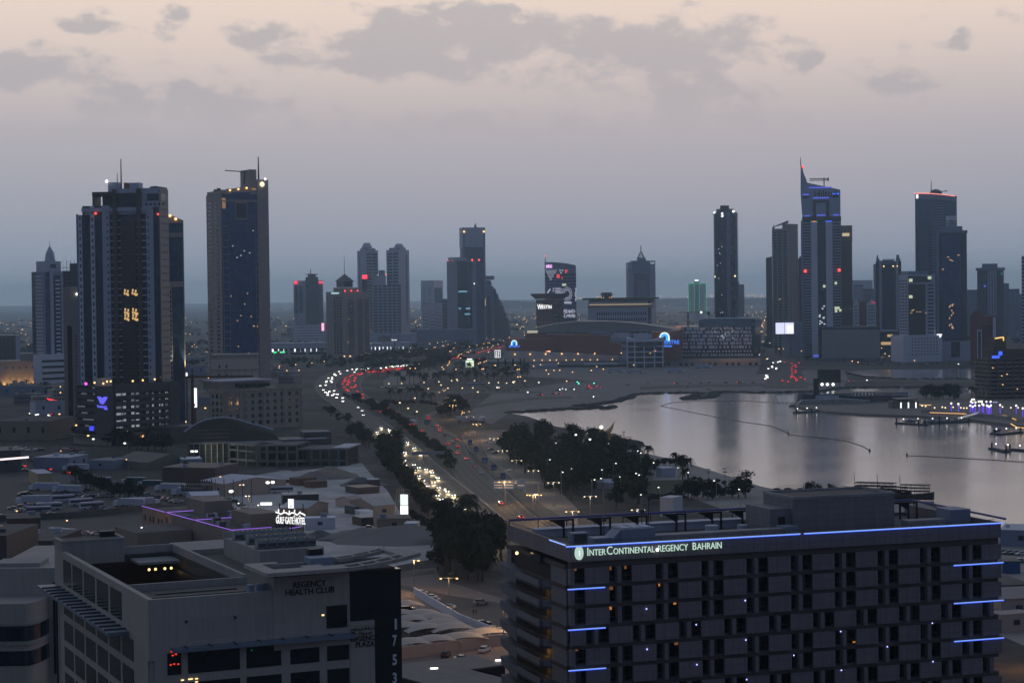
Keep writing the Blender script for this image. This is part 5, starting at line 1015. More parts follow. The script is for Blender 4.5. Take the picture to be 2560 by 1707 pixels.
# end wall with stacked stair balconies
hb('end_wall',M_pan2,0,.4,2.2,9.5,0,50.5);hb('end_wall',M_pan2,0,.4,30.5,hd,0,50.5);hb('end_recess',M_rec,.9,1.4,9.5,30.5,0,50.5)
amb=em('stair_amber',(1,.55,.14),.10)
for i in range(12):
 zt=50.5-i*fh
 hb('end_band',M_slab,-.12,.42,2.2,hd,zt-.35,zt+.3)
 if i:
  zb=zt-1.9
  mb=MB();mb.prism([(.4,9.5),(.4,24),(-1.3,24),(-1.5,11.5)][::-1],zb+.6,zb+.85);mb.build('balcony_floor',M_slab,hotel)
  mb=MB();P5=[(.4,9.5),(-1.5,11.5),(-1.3,24)]
  for a,b in zip(P5,P5[1:]):mb.prism([a,(a[0]+.25,a[1]+.1),(b[0]+.25,b[1]),b][::-1],zb+.55,zb+2.0)
  mb.build('balcony_parapet',M_pan2,hotel)
  mb=MB();mb.add([(-1.3,24.2,zb-.4),(.4,24.2,zb-.4),(.4,31,zb+1.2),(-2.0,31,zb+1.2),(-1.3,24.2,zb+1.6),(.4,24.2,zb+1.6),(.4,31,zb+2.6),(-2.0,31,zb+2.6)],[(0,3,2,1),(4,5,6,7),(0,1,5,4),(1,2,6,5),(2,3,7,6),(3,0,4,7)]);mb.build('stair_flight',M_pan2,hotel)
  hb('stair_window',M_glassd,.8,.9,12.5,18,zb+2.2,zb+3.5)
  if i>1:hb('stair_glow',amb if i!=5 else em('stair_amber_bright',(1,.6,.2),.3),.72,.78,11.2+(i%3)*.1,12.2,zb+2.1,zb+3.5)
  if i in(2,3,4,5,6,7):point(HM@Vector((-.4,12,zb+3.1)),14 if i!=5 else 40,(1,.55,.18),.3)
MB().ball((-2.0,21.3,50.7),.3,6,4).build('wall_lamp',em('lamp_amber',(1,.75,.3),2.4),hotel)
hb('end_box',M_glassd,-.6,.0,13,18,50.0,51.2)
# things on the hotel roof
def rooftop(nm,label,cat,x,y,z_,grp=None):
 p=HM@Vector((x,y,z_));return thing(nm,label,cat,p,HA,grp)
pa=[hxy(*q,16)for q in(zI(1925,210),(2068,1322))]
o=rooftop('lift_penthouse','large grey panelled box on the roof of the long dark hotel','roof block',46.5,13.0,52.3);mb=MB();mb.box(0,20,0,12,0,6.2);mb.build('wall',M_pan2,o)
mb=MB();mb.box(-.1,20.1,-.1,.35,6.2,6.7);mb.box(-.1,20.1,11.7,12.1,6.2,6.7);mb.box(-.1,.35,.35,11.7,6.2,6.7);mb.box(19.7,20.1,.35,11.7,6.2,6.7);mb.build('coping',M_conc,o);mb=MB();mb.box(.4,19.6,.4,11.6,6.2,6.3);mb.build('roof',M_roof,o);MB().box(-4,0,1,11,0,4.6).build('side_wing',M_pan2,o);MB().box(-2.4,-1.2,.85,.99,0,3.2).build('door',M_black,o)
o=rooftop('rooftop_duct','long grey duct lying along the hotel roof left of the roof box','duct',16,9.5,52.3);MB().box(0,28,0,2.4,.3,1.7).build('duct_run',M_conc,o);MB().box(27,29.5,-.5,3,0,2.0).build('duct_end',M_grey,o)
o=rooftop('rooftop_duct','long grey duct lying along the hotel roof right of the roof box','duct',67,9,52.3);MB().box(0,9,0,2.6,.3,1.9).build('duct_run',M_conc,o);MB().box(8,12,-1,4,0,3.6).build('duct_end',M_grey,o)
o=rooftop('air_handler','chunky grey air unit with a bent duct at the left end of the hotel roof','air unit',6.5,5.0,52.3);MB().box(4.5,10.5,0,5,0,3.6).build('housing',M_grey,o);mb=MB();mb.yprism([(1,0),(4,0),(4,2.2),(1,2.2)],0,4.5);mb.xprism([(3.0,2.0),(4.5,3.4),(4.5,.2),(3,.2)],.5,4.5);mb.build('bent_duct',M_grey,o);mb=MB();[mb.box(5+i*1.9,6.4+i*1.9,.8,4.2,3.6,3.75)for i in range(3)];mb.build('fan_grille',M_lgrey,o)
o=rooftop('air_handler','small grey box unit standing beside the bent-duct air unit','air unit',5.5,14,52.3);MB().box(0,3,0,2.2,.3,2.2).build('housing',M_grey,o);MB().box(.4,2.6,-.06,0,.5,2.0).build('louvre',M_dgrey,o)
o=rooftop('equipment_pipes','low run of pipes and tanks on the hotel roof','roof pipes',30,16,52.3);mb=MB();[mb.tube([(0,i*.6,.6),(14,i*.6,.6)],.16)for i in range(4)];mb.build('pipe_run',M_steel,o);mb=MB();mb.cyl(4,4,0,1.6,1.2);mb.cyl(10,4,0,1.4,1.0);mb.build('tank',M_lgrey,o)
br=None
for i,x in enumerate([8.5,15.5,22.5,30,37,43,70,73.5,77]):
 if br is None:
  br=rooftop('cradle_bracket','black steel davit bracket standing along the back of the hotel roof','bracket',x,26.5,52.3,'davit brackets along the back of the hotel roof')
  mb=MB();mb.box(-.15,.15,-.15,.15,0,3.0);mb.box(1.6,1.9,-.15,.15,0,2.9);mb.build('posts',M_black,br);mb=MB();mb.box(-2.6,1.9,-.18,.18,2.9,3.25);mb.add([(-2.2,-.1,2.9),(0,-.1,2.9),(0,-.1,1.6),(-2.2,.1,2.9),(0,.1,2.9),(0,.1,1.6)],[(0,1,2),(3,5,4),(0,2,5,3),(0,3,4,1),(1,4,5,2)]);mb.build('arm',M_black,br)
 else:dup(br,HM@Vector((x,26.5,52.3)))
o=rooftop('roof_rail','blue tube rail carried along the back edge of the hotel roof','rail',0,0,0);mb=MB();mb.tube([(0,31.5,55.2),(46,31.5,55.2)],.22);mb.tube([(68,31.5,55.2),(hw+.6,31.5,55.2)],.22);mb.tube([(hw+.6,31.5,55.2),(hw+.6,-.5,54.9)],.2);mb.build('tube_rail',mat('navy_tube',(.06,.07,.28),.5),o);mb=MB()
for i in range(16):mb.box(i*5.4,i*5.4+.12,31.4,31.6,52.3,55.1)
mb.build('rail_posts',M_black,o)
o=rooftop('roof_rail','thin safety rail behind the neon edge on the front of the hotel roof','rail',0,0,0);mb=MB();mb.tube([(.6,1.0,54.7),(hw-.6,1.0,54.7)],.05);mb.tube([(.6,1.0,54.7),(.6,31,54.7)],.08);mb.build('tube_rail',M_dgrey,o);mb=MB();[mb.box(.6+i*2.6,.68+i*2.6,.98,1.06,52.3,54.7)for i in range(31)];mb.build('rail_posts',M_dgrey,o)
o=rooftop('rooftop_tank_row','pale sheet-clad low shed along the back of the hotel roof','roof shed',4,28,52.3);MB().box(0,40,0,2.6,0,1.3).build('wall',M_lgrey,o);MB().box(-.2,40.2,-.2,2.8,1.3,1.45).build('roof',M_lgrey,o)
for i,(px,py,h_)in enumerate(((1622,1248,6.5),(1605,1255,4),(1510,1283,3))):
 u,z_=hxy(px,py+60,22);o=rooftop('antenna_mast',('tallest thin antenna with a cage head on the hotel roof','thin antenna standing left of the caged one on the hotel roof','short antenna with a small dish on the hotel roof')[i],'antenna',u,22,52.3);MB().cyl(0,0,0,h_,.1,.06,6).build('pole',M_black,o)
 MB().box(-.35,.35,-.35,.35,h_,h_+.8).build('cage_head',M_dgrey,o)

# ---------------------------------------------------------------- foreground: the health club building
KA=R(24);kw,kd,kt=38.1,67.0,52.7
club=thing('health_club','cream block in front with a rooftop courtyard, swept roof frame and street number','building',(-51.8,280.0,0),KA)
KM=Matrix.Translation((-51.8,280.0,0))@Matrix.Rotation(KA,4,'Z')
M_clb=mat('club_render',(.40,.37,.34),.85,.12,.06,streak=.14);M_clb2=mat('club_render_cool',(.34,.335,.325),.85,.12,.06,streak=.14);M_wdark=mat('club_glass',(.015,.02,.024),.1,.3,.2,spec=.6);M_can=mat('canopy_sheet',(.16,.20,.26),.5,.1,.2)
def kb(nm,m,*a):return MB().box(*a).build(nm,m,club)
def kxy(px,py,y=0.0,axis='x'):
 d=ray(px,py);c,s=math.cos(KA),math.sin(KA);O=Vector((-51.8,280.0,0))
 n=Vector((-s,c,0))if axis=='x' else Vector((c,s,0));t_=(O.dot(n)+y)/(d.x*n.x+d.y*n.y);p=Vector((d.x*t_,d.y*t_,H+d.z*t_))-O
 return(p.x*c+p.y*s if axis=='x' else-p.x*s+p.y*c),p.z
def kz(px,py,z_):  # pixel -> local x,y at height z
 p=P(px,py,z_)-Vector((-51.8,280.0,0));c,s=math.cos(KA),math.sin(KA);return p.x*c+p.y*s,-p.x*s+p.y*c
xs=18.35;xg=30.0;cy1=30.0
dk=51.5  # roof deck level round the courtyard
ya,za_=kxy(*zC(1205,880),0,'y')
# main body as walls round a sunken terrace
kb('core',M_clb,.3,kw-8.2,.3,kd-.3,0,44.0)
mb=MB();mb.box(0,xs,0,.8,44,kt);mb.box(0,.8,.8,kd,0,kt);mb.box(.8,xs+12,0,.8,0,44.0);mb.build('outer_wall',M_clb,club)
cx0,cy0=kz(*zC(1040,770),51.5);
yw0,yw1,xw0,xw1=17.8,61.0,1.2,19.0
mb=MB();mb.box(.8,xs,.8,yw0,44,dk);mb.box(xs,xg,.8,yw0,44,dk);mb.box(xw1,xg,yw0,kd-.3,44,dk);mb.box(.8,xw1,yw1,kd-.3,44,dk);mb.build('roof_deck',M_roof,club)
kb('terrace_floor',M_brown,.8,xw1,yw0,yw1,44.0,44.1)
mb=MB();mb.box(.8,xw1+.5,yw0-.6,yw0,44,52.5);mb.box(xw1,xw1+.6,yw0,yw1,44,52.8);mb.box(.8,xw1,yw1,yw1+.6,44,52.8);mb.build('courtyard_wall',M_clb2,club)
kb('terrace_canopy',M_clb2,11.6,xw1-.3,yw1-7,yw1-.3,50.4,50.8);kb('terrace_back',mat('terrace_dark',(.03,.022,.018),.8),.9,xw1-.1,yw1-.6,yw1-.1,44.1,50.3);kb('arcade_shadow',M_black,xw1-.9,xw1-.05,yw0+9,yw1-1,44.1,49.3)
for i in range(4):MB().ball((13.4+i*1.1+(.5 if i>1 else 0),yw1-6.4,49.5),.24,6,4).build('terrace_lamp',em('lamp_gold',(1,.72,.3),2.0),club);point(KM@Vector((13.4+i*1.2,yw1-6.8,49.0)),8,(1,.6,.25),.2)
MB().box(xw1-1.2,xw1-.95,20,20.5,46.2,47.4).build('wall_sconce',em('lamp_gold',(1,.72,.3),2.0),club);point(KM@Vector((xw1-1.6,20,46.8)),12,(1,.55,.2),.2)
for i in range(6):kb('planter',M_black,2+i*1.9,3.3+i*1.9,27,28.2,44.1,45.2)
kb('rear_block',M_clb2,0.02,10.7,60.8,kd,44.0,54.2);mb=MB();mb.box(-.1,10.8,60.7,61.1,54.2,54.5);mb.box(-.1,.4,61.1,kd+.1,54.2,54.5);mb.box(10.3,10.8,61.1,kd+.1,54.2,54.5);mb.build('coping',M_clb,club);kb('rear_roof',M_roof,.4,10.3,61.1,kd,54.2,54.25)
kb('rear_plant',M_black,7.5,10,kd-2,kd-.5,54.2,55.2)
# left side: window rows, louvred canopy
def ky(yv):return kd-yv
wy=[(kd-7.5,kd-13.8),(kd-15,kd-22.6),(kd-24,kd-32),(kd-33.5,kd-41.5),(kd-43,kd-50.5)]
for a,b in wy:kb('window',M_wdark,-.06,.05,b,a,47.4,51.6)
kb('louvre_canopy',M_can,-3.2,0,12,kd-.5,46.0,46.5);mb=MB();[mb.box(-3.25,-.05,y_,y_+.18,46.5,46.75)for y_ in[14+3.4*i for i in range(15)]];mb.build('canopy_rib',M_dgrey,club)
for j in range(8):
 zt=45.6-j*4.35
 for i in range(7):
  b=kd-7.5-i*8.6;a=b-7.2
  if a>1:kb('window',M_wdark,-.06,.05,a,b,zt-3.2,zt)
kb('drainpipe',M_black,-.5,-.2,kd-3,kd-2.6,10,46)
# front side
kb('front_canopy',M_can,3.2,xg+.2,-2.0,0,45.2,45.7);mb=MB();[mb.box(x_,x_+.15,-2.02,-.02,45.7,45.85)for x_ in[5+3.6*i for i in range(8)]];mb.build('canopy_rib',M_dgrey,club)
mb=MB()
for x0,x1 in((6.0,14.4),(15.6,xs+7.8)):mb.box(x0,x1,-.05,0,46.6,49.6)
mb.build('blank_panel',M_clb2,club)
kb('window',M_wdark,xs+8.0,xs+11.2,-.2,-.1,46.6,49.9)
rowsx=[(2.6,4.6),(5.6,13.2),(14.2,19.4),(20.8,25.2),(26.4,xg-.2)]
for j in range(7):
 zt=44.9-j*4.35
 for x0,x1 in rowsx:kb('window',M_wdark,x0,x1,-.08,.1,zt-3.1,zt)
rl=em('signal_red',(1,.05,.03),1.0)
for x,y in((1440,1300),(1448,1333),(1475,1323),(1432,1412),(1460,1405),(1495,1405)):
 u,z_=kxy(*zC(x,y));kb('lit_led',rl,u-.14,u+.14,-.12,-.09,z_-.1,z_+.1)
for x,y in((1605,1530),(1648,1528),(1648,1555),(1590,1532),(1530,1540)):
 u,z_=kxy(*zC(x,y));kb('lit_lamp',em('lamp_gold',(1,.72,.3),2.0),u-.2,u+.2,-.12,-.09,z_-.07,z_+.07)
u,z_=kxy(*zC(2110,1290));kb('lit_led',em('led_green',(.05,.8,.3),.6),u-.06,u+.06,-.12,-.09,z_-.06,z_+.06)
u,z_=kxy(*zF(560,995));kb('lit_lamp',em('lamp_gold',(1,.72,.3),2.0),u-.2,u+.2,-.12,-.09,z_-.12,z_+.12)
for x,y in((1562,1050),(1972,1015)):u,z_=kxy(*zC(x,y));MB().ball((u,-.1,z_),.22,6,4).build('camera_dome',M_black,club)
# sign block, glass corner and the street number
kb('sign_block',M_clb,xs,xg,-.12,6.6,44,55.0);kb('glass_corner',M_wdark,xg,kw,0,6.6,47.2,54.6);kb('corner_panel',M_clb,xg+.02,kw-4.3,-.1,22,0,46.6);kb('corner_dark',M_black,kw-4.3,kw,-.02,22,0,47.2);kb('string_line',M_black,xg,kw+.1,-.12,.1,54.3,54.5);kb('corner_ledge',M_clb,xg,kw-4.3,-.2,0,46.6,47.3)
M_let=mat('letter_black',(.02,.018,.018),.6)
def fit(body,p0,p1,m,out=.2,nm='lettering',bold=.0):
 u0,z0=kxy(*p0);u1,z1=kxy(*p1);o=text(nm,body,1.0,m,club,(u0,-out,min(z0,z1)),(R(90),0,0),.05,1,bold=bold)
 xs_=[v.co.x for v in o.data.vertices];ys_=[v.co.y for v in o.data.vertices];o.scale=((u1-u0)/(max(xs_)-min(xs_)),abs(z0-z1)/max(ys_),1);o.location.z=(z0+z1)/2-abs(z0-z1)/2;return o
def fit2(body,x0,x1,zbot,h,m,out=.2,bold=.012):
 o=text('lettering',body,1.0,m,club,(x0,-out,zbot),(R(90),0,0),.05,1,bold=bold);xs_=[v.co.x for v in o.data.vertices];o.scale=((x1-x0)/max(xs_),h/max(v.co.y for v in o.data.vertices),1);return o
ua,zt0=kxy(*zF(305,757));ub,zt1=kxy(*zF(585,745));fit2('REGENCY',ua,ub,(zt0+zt1)/2-.1,.85,M_let)
ua,zt0=kxy(*zF(240,822));ub,zt1=kxy(*zF(655,800));fit2('HEALTH CLUB',ua,ub,(zt0+zt1)/2-.1,.85,M_let)
ua,zt0=kxy(*zF(788,1215));ub,zt1=kxy(*zF(1030,1200));fit2('REGENCY',ua,ub,(zt0+zt1)/2,.75,M_let);ua,zt0=kxy(*zF(832,1262));ub,zt1=kxy(*zF(992,1252));fit2('PLAZA',ua,ub,(zt0+zt1)/2,.75,M_let)
ua,zt0=kxy(*zF(788,1130));ub,zt1=kxy(*zF(1040,1110));scribble('arabic_lettering',M_let,club,ua,ub,(zt0+zt1)/2,.55,-.2,5,.07);ua,zt0=kxy(*zF(855,1158));ub,_=kxy(*zF(968,1150));fit2('Classed',ua,ub,zt0-.05,.4,M_let,.2,.0)
for ch,y in(('1',1115),('7',1250),('5',1412),('3',1565)):
 ua,zt0=kxy(*zF(1143,y));ub,_=kxy(*zF(1183,y));fit2(ch,ua,ub-.05,zt0,1.55,M_white,.1,.03)
# swept roof frame: a flat ring that lifts and widens towards the corner tip
n=16;xa,xb=xs-2.2,kw+1.6
def sweep(u):s_=max(0.0,(u-27)/(xb-27));return 55.3+1.5*s_**1.8
rows=[]
mb=MB();outer_f,outer_b=-4.2,7.4
def strip_s(xa_,xb_,y0,y1,th=.55,nn=12,y1b=None):
 for i in range(nn):
  u0,u1=xa_+(xb_-xa_)*i/nn,xa_+(xb_-xa_)*(i+1)/nn;z0,z1=sweep(u0),sweep(u1)
  e0=y1 if y1b is None else y1+(y1b-y1)*i/nn;e1=y1 if y1b is None else y1+(y1b-y1)*(i+1)/nn
  mb.add([(u0,y0,z0),(u1,y0,z1),(u1,e1,z1),(u0,e0,z0),(u0,y0,z0+th),(u1,y0,z1+th),(u1,e1,z1+th),(u0,e0,z0+th)],[(0,3,2,1),(4,5,6,7),(0,1,5,4),(1,2,6,5),(2,3,7,6),(3,0,4,7)])
strip_s(xa,28.5,outer_f,-.4,.55,4);strip_s(28.5,kw,outer_f,-3.6,.55,8);strip_s(28.5,kw,-1.4,-.4,.55,8)
for u in(28.5,31,33.4,35.8):strip_s(u-.15,u+.15,outer_f,-.4,.56,1)
strip_s(xa,21,outer_b-1.8,outer_b,.55,2);strip_s(30,kw,outer_b-.6,outer_b,.55,6);strip_s(30,kw,outer_b-2.4,outer_b-2.0,.55,6);strip_s(kw-.8,xb,outer_f,outer_b,.55,4,outer_b-5.5);strip_s(xa,xa+2.2,-.4,outer_b-1.8,.55,1);strip_s(23,26,-.4,1.6,.55,2)
for u in(30.2,32.8,35.4):strip_s(u-.15,u+.15,outer_b-2.4,outer_b,.56,1)
mb.build('roof_frame',M_clb,club)
mb=MB();mb.box(xa+2.3,25,-.3,5.6,54.6,55.05);mb.box(25,kw-1,-.3,5.0,54.62,54.95);mb.build('sunken_roof',M_roof,club)
kb('frame_inner_wall',M_clb2,xs,kw-1,5.7,6.2,54.5,55.7)
kb('plant_house',M_clb2,25.4,36.2,30,51,dk,54.6);kb('plant_parapet',M_clb,25.3,36.3,50.6,51.1,54.6,55.6);kb('roof_deck',M_roof,xg,kw,6.6,kd-.5,44,dk-.05)
kb('rear_wing',M_clb2,19.8,kw-.2,54,kd-1,dk,52.4);kb('roof_louvre',M_black,26.4,28.6,7.8,9.0,54.0,57.3);mb=MB();mb.box(25.2,28.8,3.6,6.6,55.05,56.5);mb.build('roof_unit',M_grey,club)
for i,x_ in enumerate((15.0,16.4,17.3)):kb('vent_box',M_grey,x_,x_+.8,.9+i*.3,2.2,dk,53.6)
kb('deck_line',M_dgrey,2,xs-1,8.2,8.7,dk,dk+.25);kb('deck_line',M_dgrey,4,xs-2,12,12.3,dk,dk+.2);kb('deck_slab',M_grey,3,16,2.6,5.8,dk,dk+.12);kb('bench',M_lgrey,4,5.6,4.2,4.7,dk,dk+.4)
mb=MB()
for i in range(22):mb.ball((1.05,9+i*2.3,kt-.2),.16,5,3)
mb.build('rail_clips',M_dgrey,club);kb('gutter',M_dgrey,.9,1.4,3,kd-12,kt-.8,kt-.3)
# condensers on the plant house
ac=None;k=0
for r_ in range(3):
 for i in range(6):
  x_,y_=25.8+i*1.66+(.4 if r_==1 else 0),45.5-r_*6.6
  pass
  p=KM@Vector((x_,y_,54.6))
  if ac is None:
   ac=thing('condenser_unit','pale blue-grey air conditioner in the rows on the plant house roof','air conditioner',p,KA,'air conditioners in rows on the plant house roof')
   MB().box(0,2.5,0,1.9,.25,1.9).build('housing',mat('condenser_paint',(.26,.31,.33),.6,.08),ac)
   mb=MB();mb.cyl(.65,.95,1.9,2.05,.5,None,10);mb.cyl(1.85,.95,1.9,2.05,.5,None,10);mb.build('fan',M_black,ac);MB().box(.15,2.35,-.03,0,.4,1.2).build('grille',M_dgrey,ac)
   mb=MB();mb.box(.1,.3,.1,1.8,0,.25);mb.box(2.2,2.4,.1,1.8,0,.25);mb.build('feet',M_black,ac)
  else:dup(ac,p,KA)
  if k==0:ac.scale=(.62,.9,.75);k=1
# parasols and loungers on the terrace
ps=thing('parasol','closed pale parasol on the sunken rooftop terrace','parasol',KM@Vector((7.5,36,44.1)),KA);MB().cyl(0,0,0,3.4,.05,None,6).build('pole',M_lgrey,ps);MB().cyl(0,0,1.4,3.5,.28,.04,8).build('canopy',M_white,ps)
lg=None
for i in range(7):
 p=KM@Vector((2.2+i*1.5,24.4,44.1))
 if lg is None:
  lg=thing('sun_lounger','pale sun lounger in the row on the rooftop terrace','lounger',p,KA,'loungers on the rooftop terrace');MB().box(0,.8,0,1.6,.3,.42).build('seat',M_white,lg);MB().xprism([(0,0),(.8,0),(.8,.1),(0,.1)],0,.05).build('frame',M_lgrey,lg);mb=MB();mb.add([(0,1.6,.4),(.8,1.6,.4),(.8,2.1,.95),(0,2.1,.95),(0,1.65,.36),(.8,1.65,.36),(.8,2.15,.9),(0,2.15,.9)],[(0,1,2,3),(7,6,5,4),(0,4,5,1),(3,2,6,7),(0,3,7,4),(1,5,6,2)]);mb.build('backrest',M_white,lg)
 else:dup(lg,p,KA)
# ---------------------------------------------------------------- middle ground, left side
def frame2(px0,px1,z=0.0):  # local frame on the ground from two photo pixels at height z: origin, rotation, length
 a,b=P(*px0,z),P(*px1,z);d=b-a
 return Vector((a.x,a.y,0)),math.atan2(d.y,d.x),d.length
def shed(nm,label,cat,px0,px1,w,h,wall,roof,gable=0.0,z=0.0,group=None,over=.4):
 """plain building or container: near-left and near-right ground corners on the photo, depth w, height h, gable rise"""
 o,rz,ln=frame2(px0,px1,z);t=thing(nm,label,cat,o,rz,group)
 MB().box(0,ln,0,w,0,h).build('wall',wall,t)
 if gable:mb=MB();mb.yprism([(-over,h),(w/2,h+gable),(w+over,h),(w+over,h+.25),(w/2,h+gable+.25),(-over,h+.25)],-over,ln+over);mb.build('roof',roof,t);MB().yprism([(0,h),(w,h),(w/2,h+gable)],.02,ln-.02).build('gable_wall',wall,t)
 else:MB().box(-over*.3,ln+over*.3,-over*.3,w+over*.3,h,h+.2).build('roof',roof,t)
 q=random.Random(int(o.x*7+o.y*3));n_=min(5,int(ln/9))
 if h>2.5 and wall not in(M_ply,M_brown,M_pave):
  for i in range(n_):u=ln*(i+.5)/n_;MB().box(u-1,u+1,-.08,0,h*.4,h*.7).build('window',M_glassd,t)
 if not gable and h>4 and w>6:
  for i in range(n_):u,v_,s_=q.uniform(1,ln-3),q.uniform(1,w-3),q.uniform(.9,2.2);MB().box(u,u+s_*1.3,v_,v_+s_,h+.2,h+.2+s_*.8).build('roof_unit',q.choice((M_grey,M_lgrey,M_dgrey)),t)
 return t
M_sheet=mat('sheet_metal',(.25,.27,.31),.5,.12,.2);M_tanw=mat('tan_wall',(.27,.225,.18),.85,.15,.1);M_ply=mat('timber_stack',(.16,.10,.07),.9,.3,.5)
# vaulted hall under construction
o,rz,ln=frame2(zQ(60,1330),zQ(1290,1290));hall=thing('vaulted_hall','half-built hall with a long ribbed vault roof and dark open sides','hall',o,rz)
zr=lambda x,y,D:zat(*zQ(x,y),D)
Dh=o.y+20;prof=[(30,862),(130,800),(230,745),(340,705),(460,684),(580,680),(700,690),(820,718),(940,760),(1060,790),(1180,822),(1290,855)]
ze=zr(600,940,Dh);rib=[]
for x,y in prof:rib.append(((x-60)/1230*ln,max(zr(x,y,Dh+30),ze-4)))
mb=MB();ns_=12
for i in range(len(rib)-1):
 (u0,h0),(u1,h1)=rib[i],rib[i+1]
 for k in range(ns_):
  f0,f1=k/ns_,(k+.86)/ns_
  q0=lambda hh,f_:(4+34*f_,(ze-3-2.2*(1-min(1,(hh-ze+4)/10)))+(hh-ze+3)*math.sin(f_*math.pi/2))
  a,b,c,d=q0(h0,f0),q0(h1,f0),q0(h1,f1),q0(h0,f1)
  mb.add([(u0,a[0],a[1]),(u1,b[0],b[1]),(u1,c[0],c[1]+.5),(u0,d[0],d[1]+.5),(u0,a[0],a[1]-.3),(u1,b[0],b[1]-.3),(u1,c[0],c[1]+.2),(u0,d[0],d[1]+.2)],[(0,1,2,3),(7,6,5,4),(3,2,6,7),(0,4,5,1)])
mb.build('roof_louvre',mat('rusty_louvre',(.035,.03,.026),.75,.3,.1,spec=.1),hall)
mb=MB();mb.tube([(u,38.5,h+.6)for u,h in rib],.7,6);mb.build('ridge_edge',M_lgrey,hall);mb=MB();mb.tube([(u,3.5,ze-2.5)for u,h in rib],.5,6);mb.build('eave_beam',M_steel,hall)
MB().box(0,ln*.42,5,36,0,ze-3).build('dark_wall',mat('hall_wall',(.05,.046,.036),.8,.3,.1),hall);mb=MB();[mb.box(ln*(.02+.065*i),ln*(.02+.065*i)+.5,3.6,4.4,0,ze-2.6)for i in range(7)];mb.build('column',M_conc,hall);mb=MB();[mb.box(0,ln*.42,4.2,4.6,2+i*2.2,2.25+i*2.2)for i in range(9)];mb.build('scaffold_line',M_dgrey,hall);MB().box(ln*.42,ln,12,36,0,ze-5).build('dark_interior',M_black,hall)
fl=PD(*zQ(85,1137),o.y-14);t=thing('site_floodlight','bright white floodlight shining on the vaulted hall site','floodlight',(fl.x,fl.y,0));MB().cyl(0,0,0,fl.z,.15,.1,6).build('pole',M_dgrey,t);mb=MB();mb.box(-2.0,-.4,-.25,.25,fl.z-.5,fl.z+.5);mb.box(.3,1.9,-.25,.25,fl.z-.5,fl.z+.5);mb.build('lamp_head',M_lampw,t);spot(Vector((fl.x,fl.y+.5,fl.z)),Vector((fl.x+25,o.y+6,12)),9000,(.95,1,.75),110)
M_raw=mat('raw_concrete',(.15,.155,.16),.9,.3,.1)
# open concrete frame in front and to the right
o,rz,ln=frame2(zQ(930,1345),zQ(2160,1345));t=thing('concrete_frame','open concrete frame of an unfinished building right of the vaulted hall','unfinished building',o,rz)
hs=[(0,6.2),(6.2,12),(12,18.5)]
zc_=[zat(*zQ(930,y),o.y)for y in(1262,1135,1050)]
wl=ln*.62
mb=MB()
for z_ in zc_:mb.box(-.5,wl*(.72 if z_>zc_[0]+1 else .9),-.5,30,z_-.9,z_)
mb.box(wl*.72,ln,4,34,zc_[2]-3.5,zc_[2]-2.5);mb.box(wl*.7,ln,4,34,zc_[0]-1,zc_[0]);mb.build('floor_slab',M_raw,t)
mb=MB()
for u in(0,.18,.36,.54,.72):[mb.box(wl*u,wl*u+1.2,y_,y_+1.2,0,zc_[2])for y_ in(0,14,28)]
for u in(.6,.7,.8,.9,.99):mb.box(ln*u-.6,ln*u+.6,4,5.2,0,zc_[2]-3)
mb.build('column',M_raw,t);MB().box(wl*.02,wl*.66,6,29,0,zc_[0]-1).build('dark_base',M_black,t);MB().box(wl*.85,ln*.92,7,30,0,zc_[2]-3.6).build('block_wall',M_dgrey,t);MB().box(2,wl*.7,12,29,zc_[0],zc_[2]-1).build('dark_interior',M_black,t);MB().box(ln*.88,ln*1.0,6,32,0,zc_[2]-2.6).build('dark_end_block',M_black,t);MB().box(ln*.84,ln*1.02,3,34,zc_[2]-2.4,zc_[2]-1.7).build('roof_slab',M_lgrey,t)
o2,rz2,ln2=frame2(zQ(555,1310),zQ(930,1345));mb=MB();t2=thing('concrete_frame','angled wing of the unfinished frame meeting the vaulted hall','unfinished building',o2,rz2)
for z_ in zc_:mb.box(0,ln2-1,0,14,z_-.9,z_)
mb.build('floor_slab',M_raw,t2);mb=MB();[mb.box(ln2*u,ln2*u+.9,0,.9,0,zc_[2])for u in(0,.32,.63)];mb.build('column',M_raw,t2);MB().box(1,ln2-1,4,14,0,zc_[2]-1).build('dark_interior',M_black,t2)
for i,(pa,pb,w,h,lb)in enumerate(((zQ(1580,880),zQ(1960,870),22,16,'low dark concrete block with white roof edges behind the unfinished frame'),(zQ(1300,985),zQ(1950,960),24,13,'long low dark roofs behind the unfinished frame'))):
 a=P(*pa,h);b=P(*pb,h);t=thing('site_building',lb,'building',(a.x,a.y,0),math.atan2(b.y-a.y,b.x-a.x));L_=(b-a).length;MB().box(0,L_,0,w,0,h).build('wall',M_dgrey,t);mb=MB();[mb.box(L_*.5*k,L_*(.5*k+.42),-.3,1.5,h,h+.6)for k in range(2)];mb.build('roof_edge',M_lgrey,t)
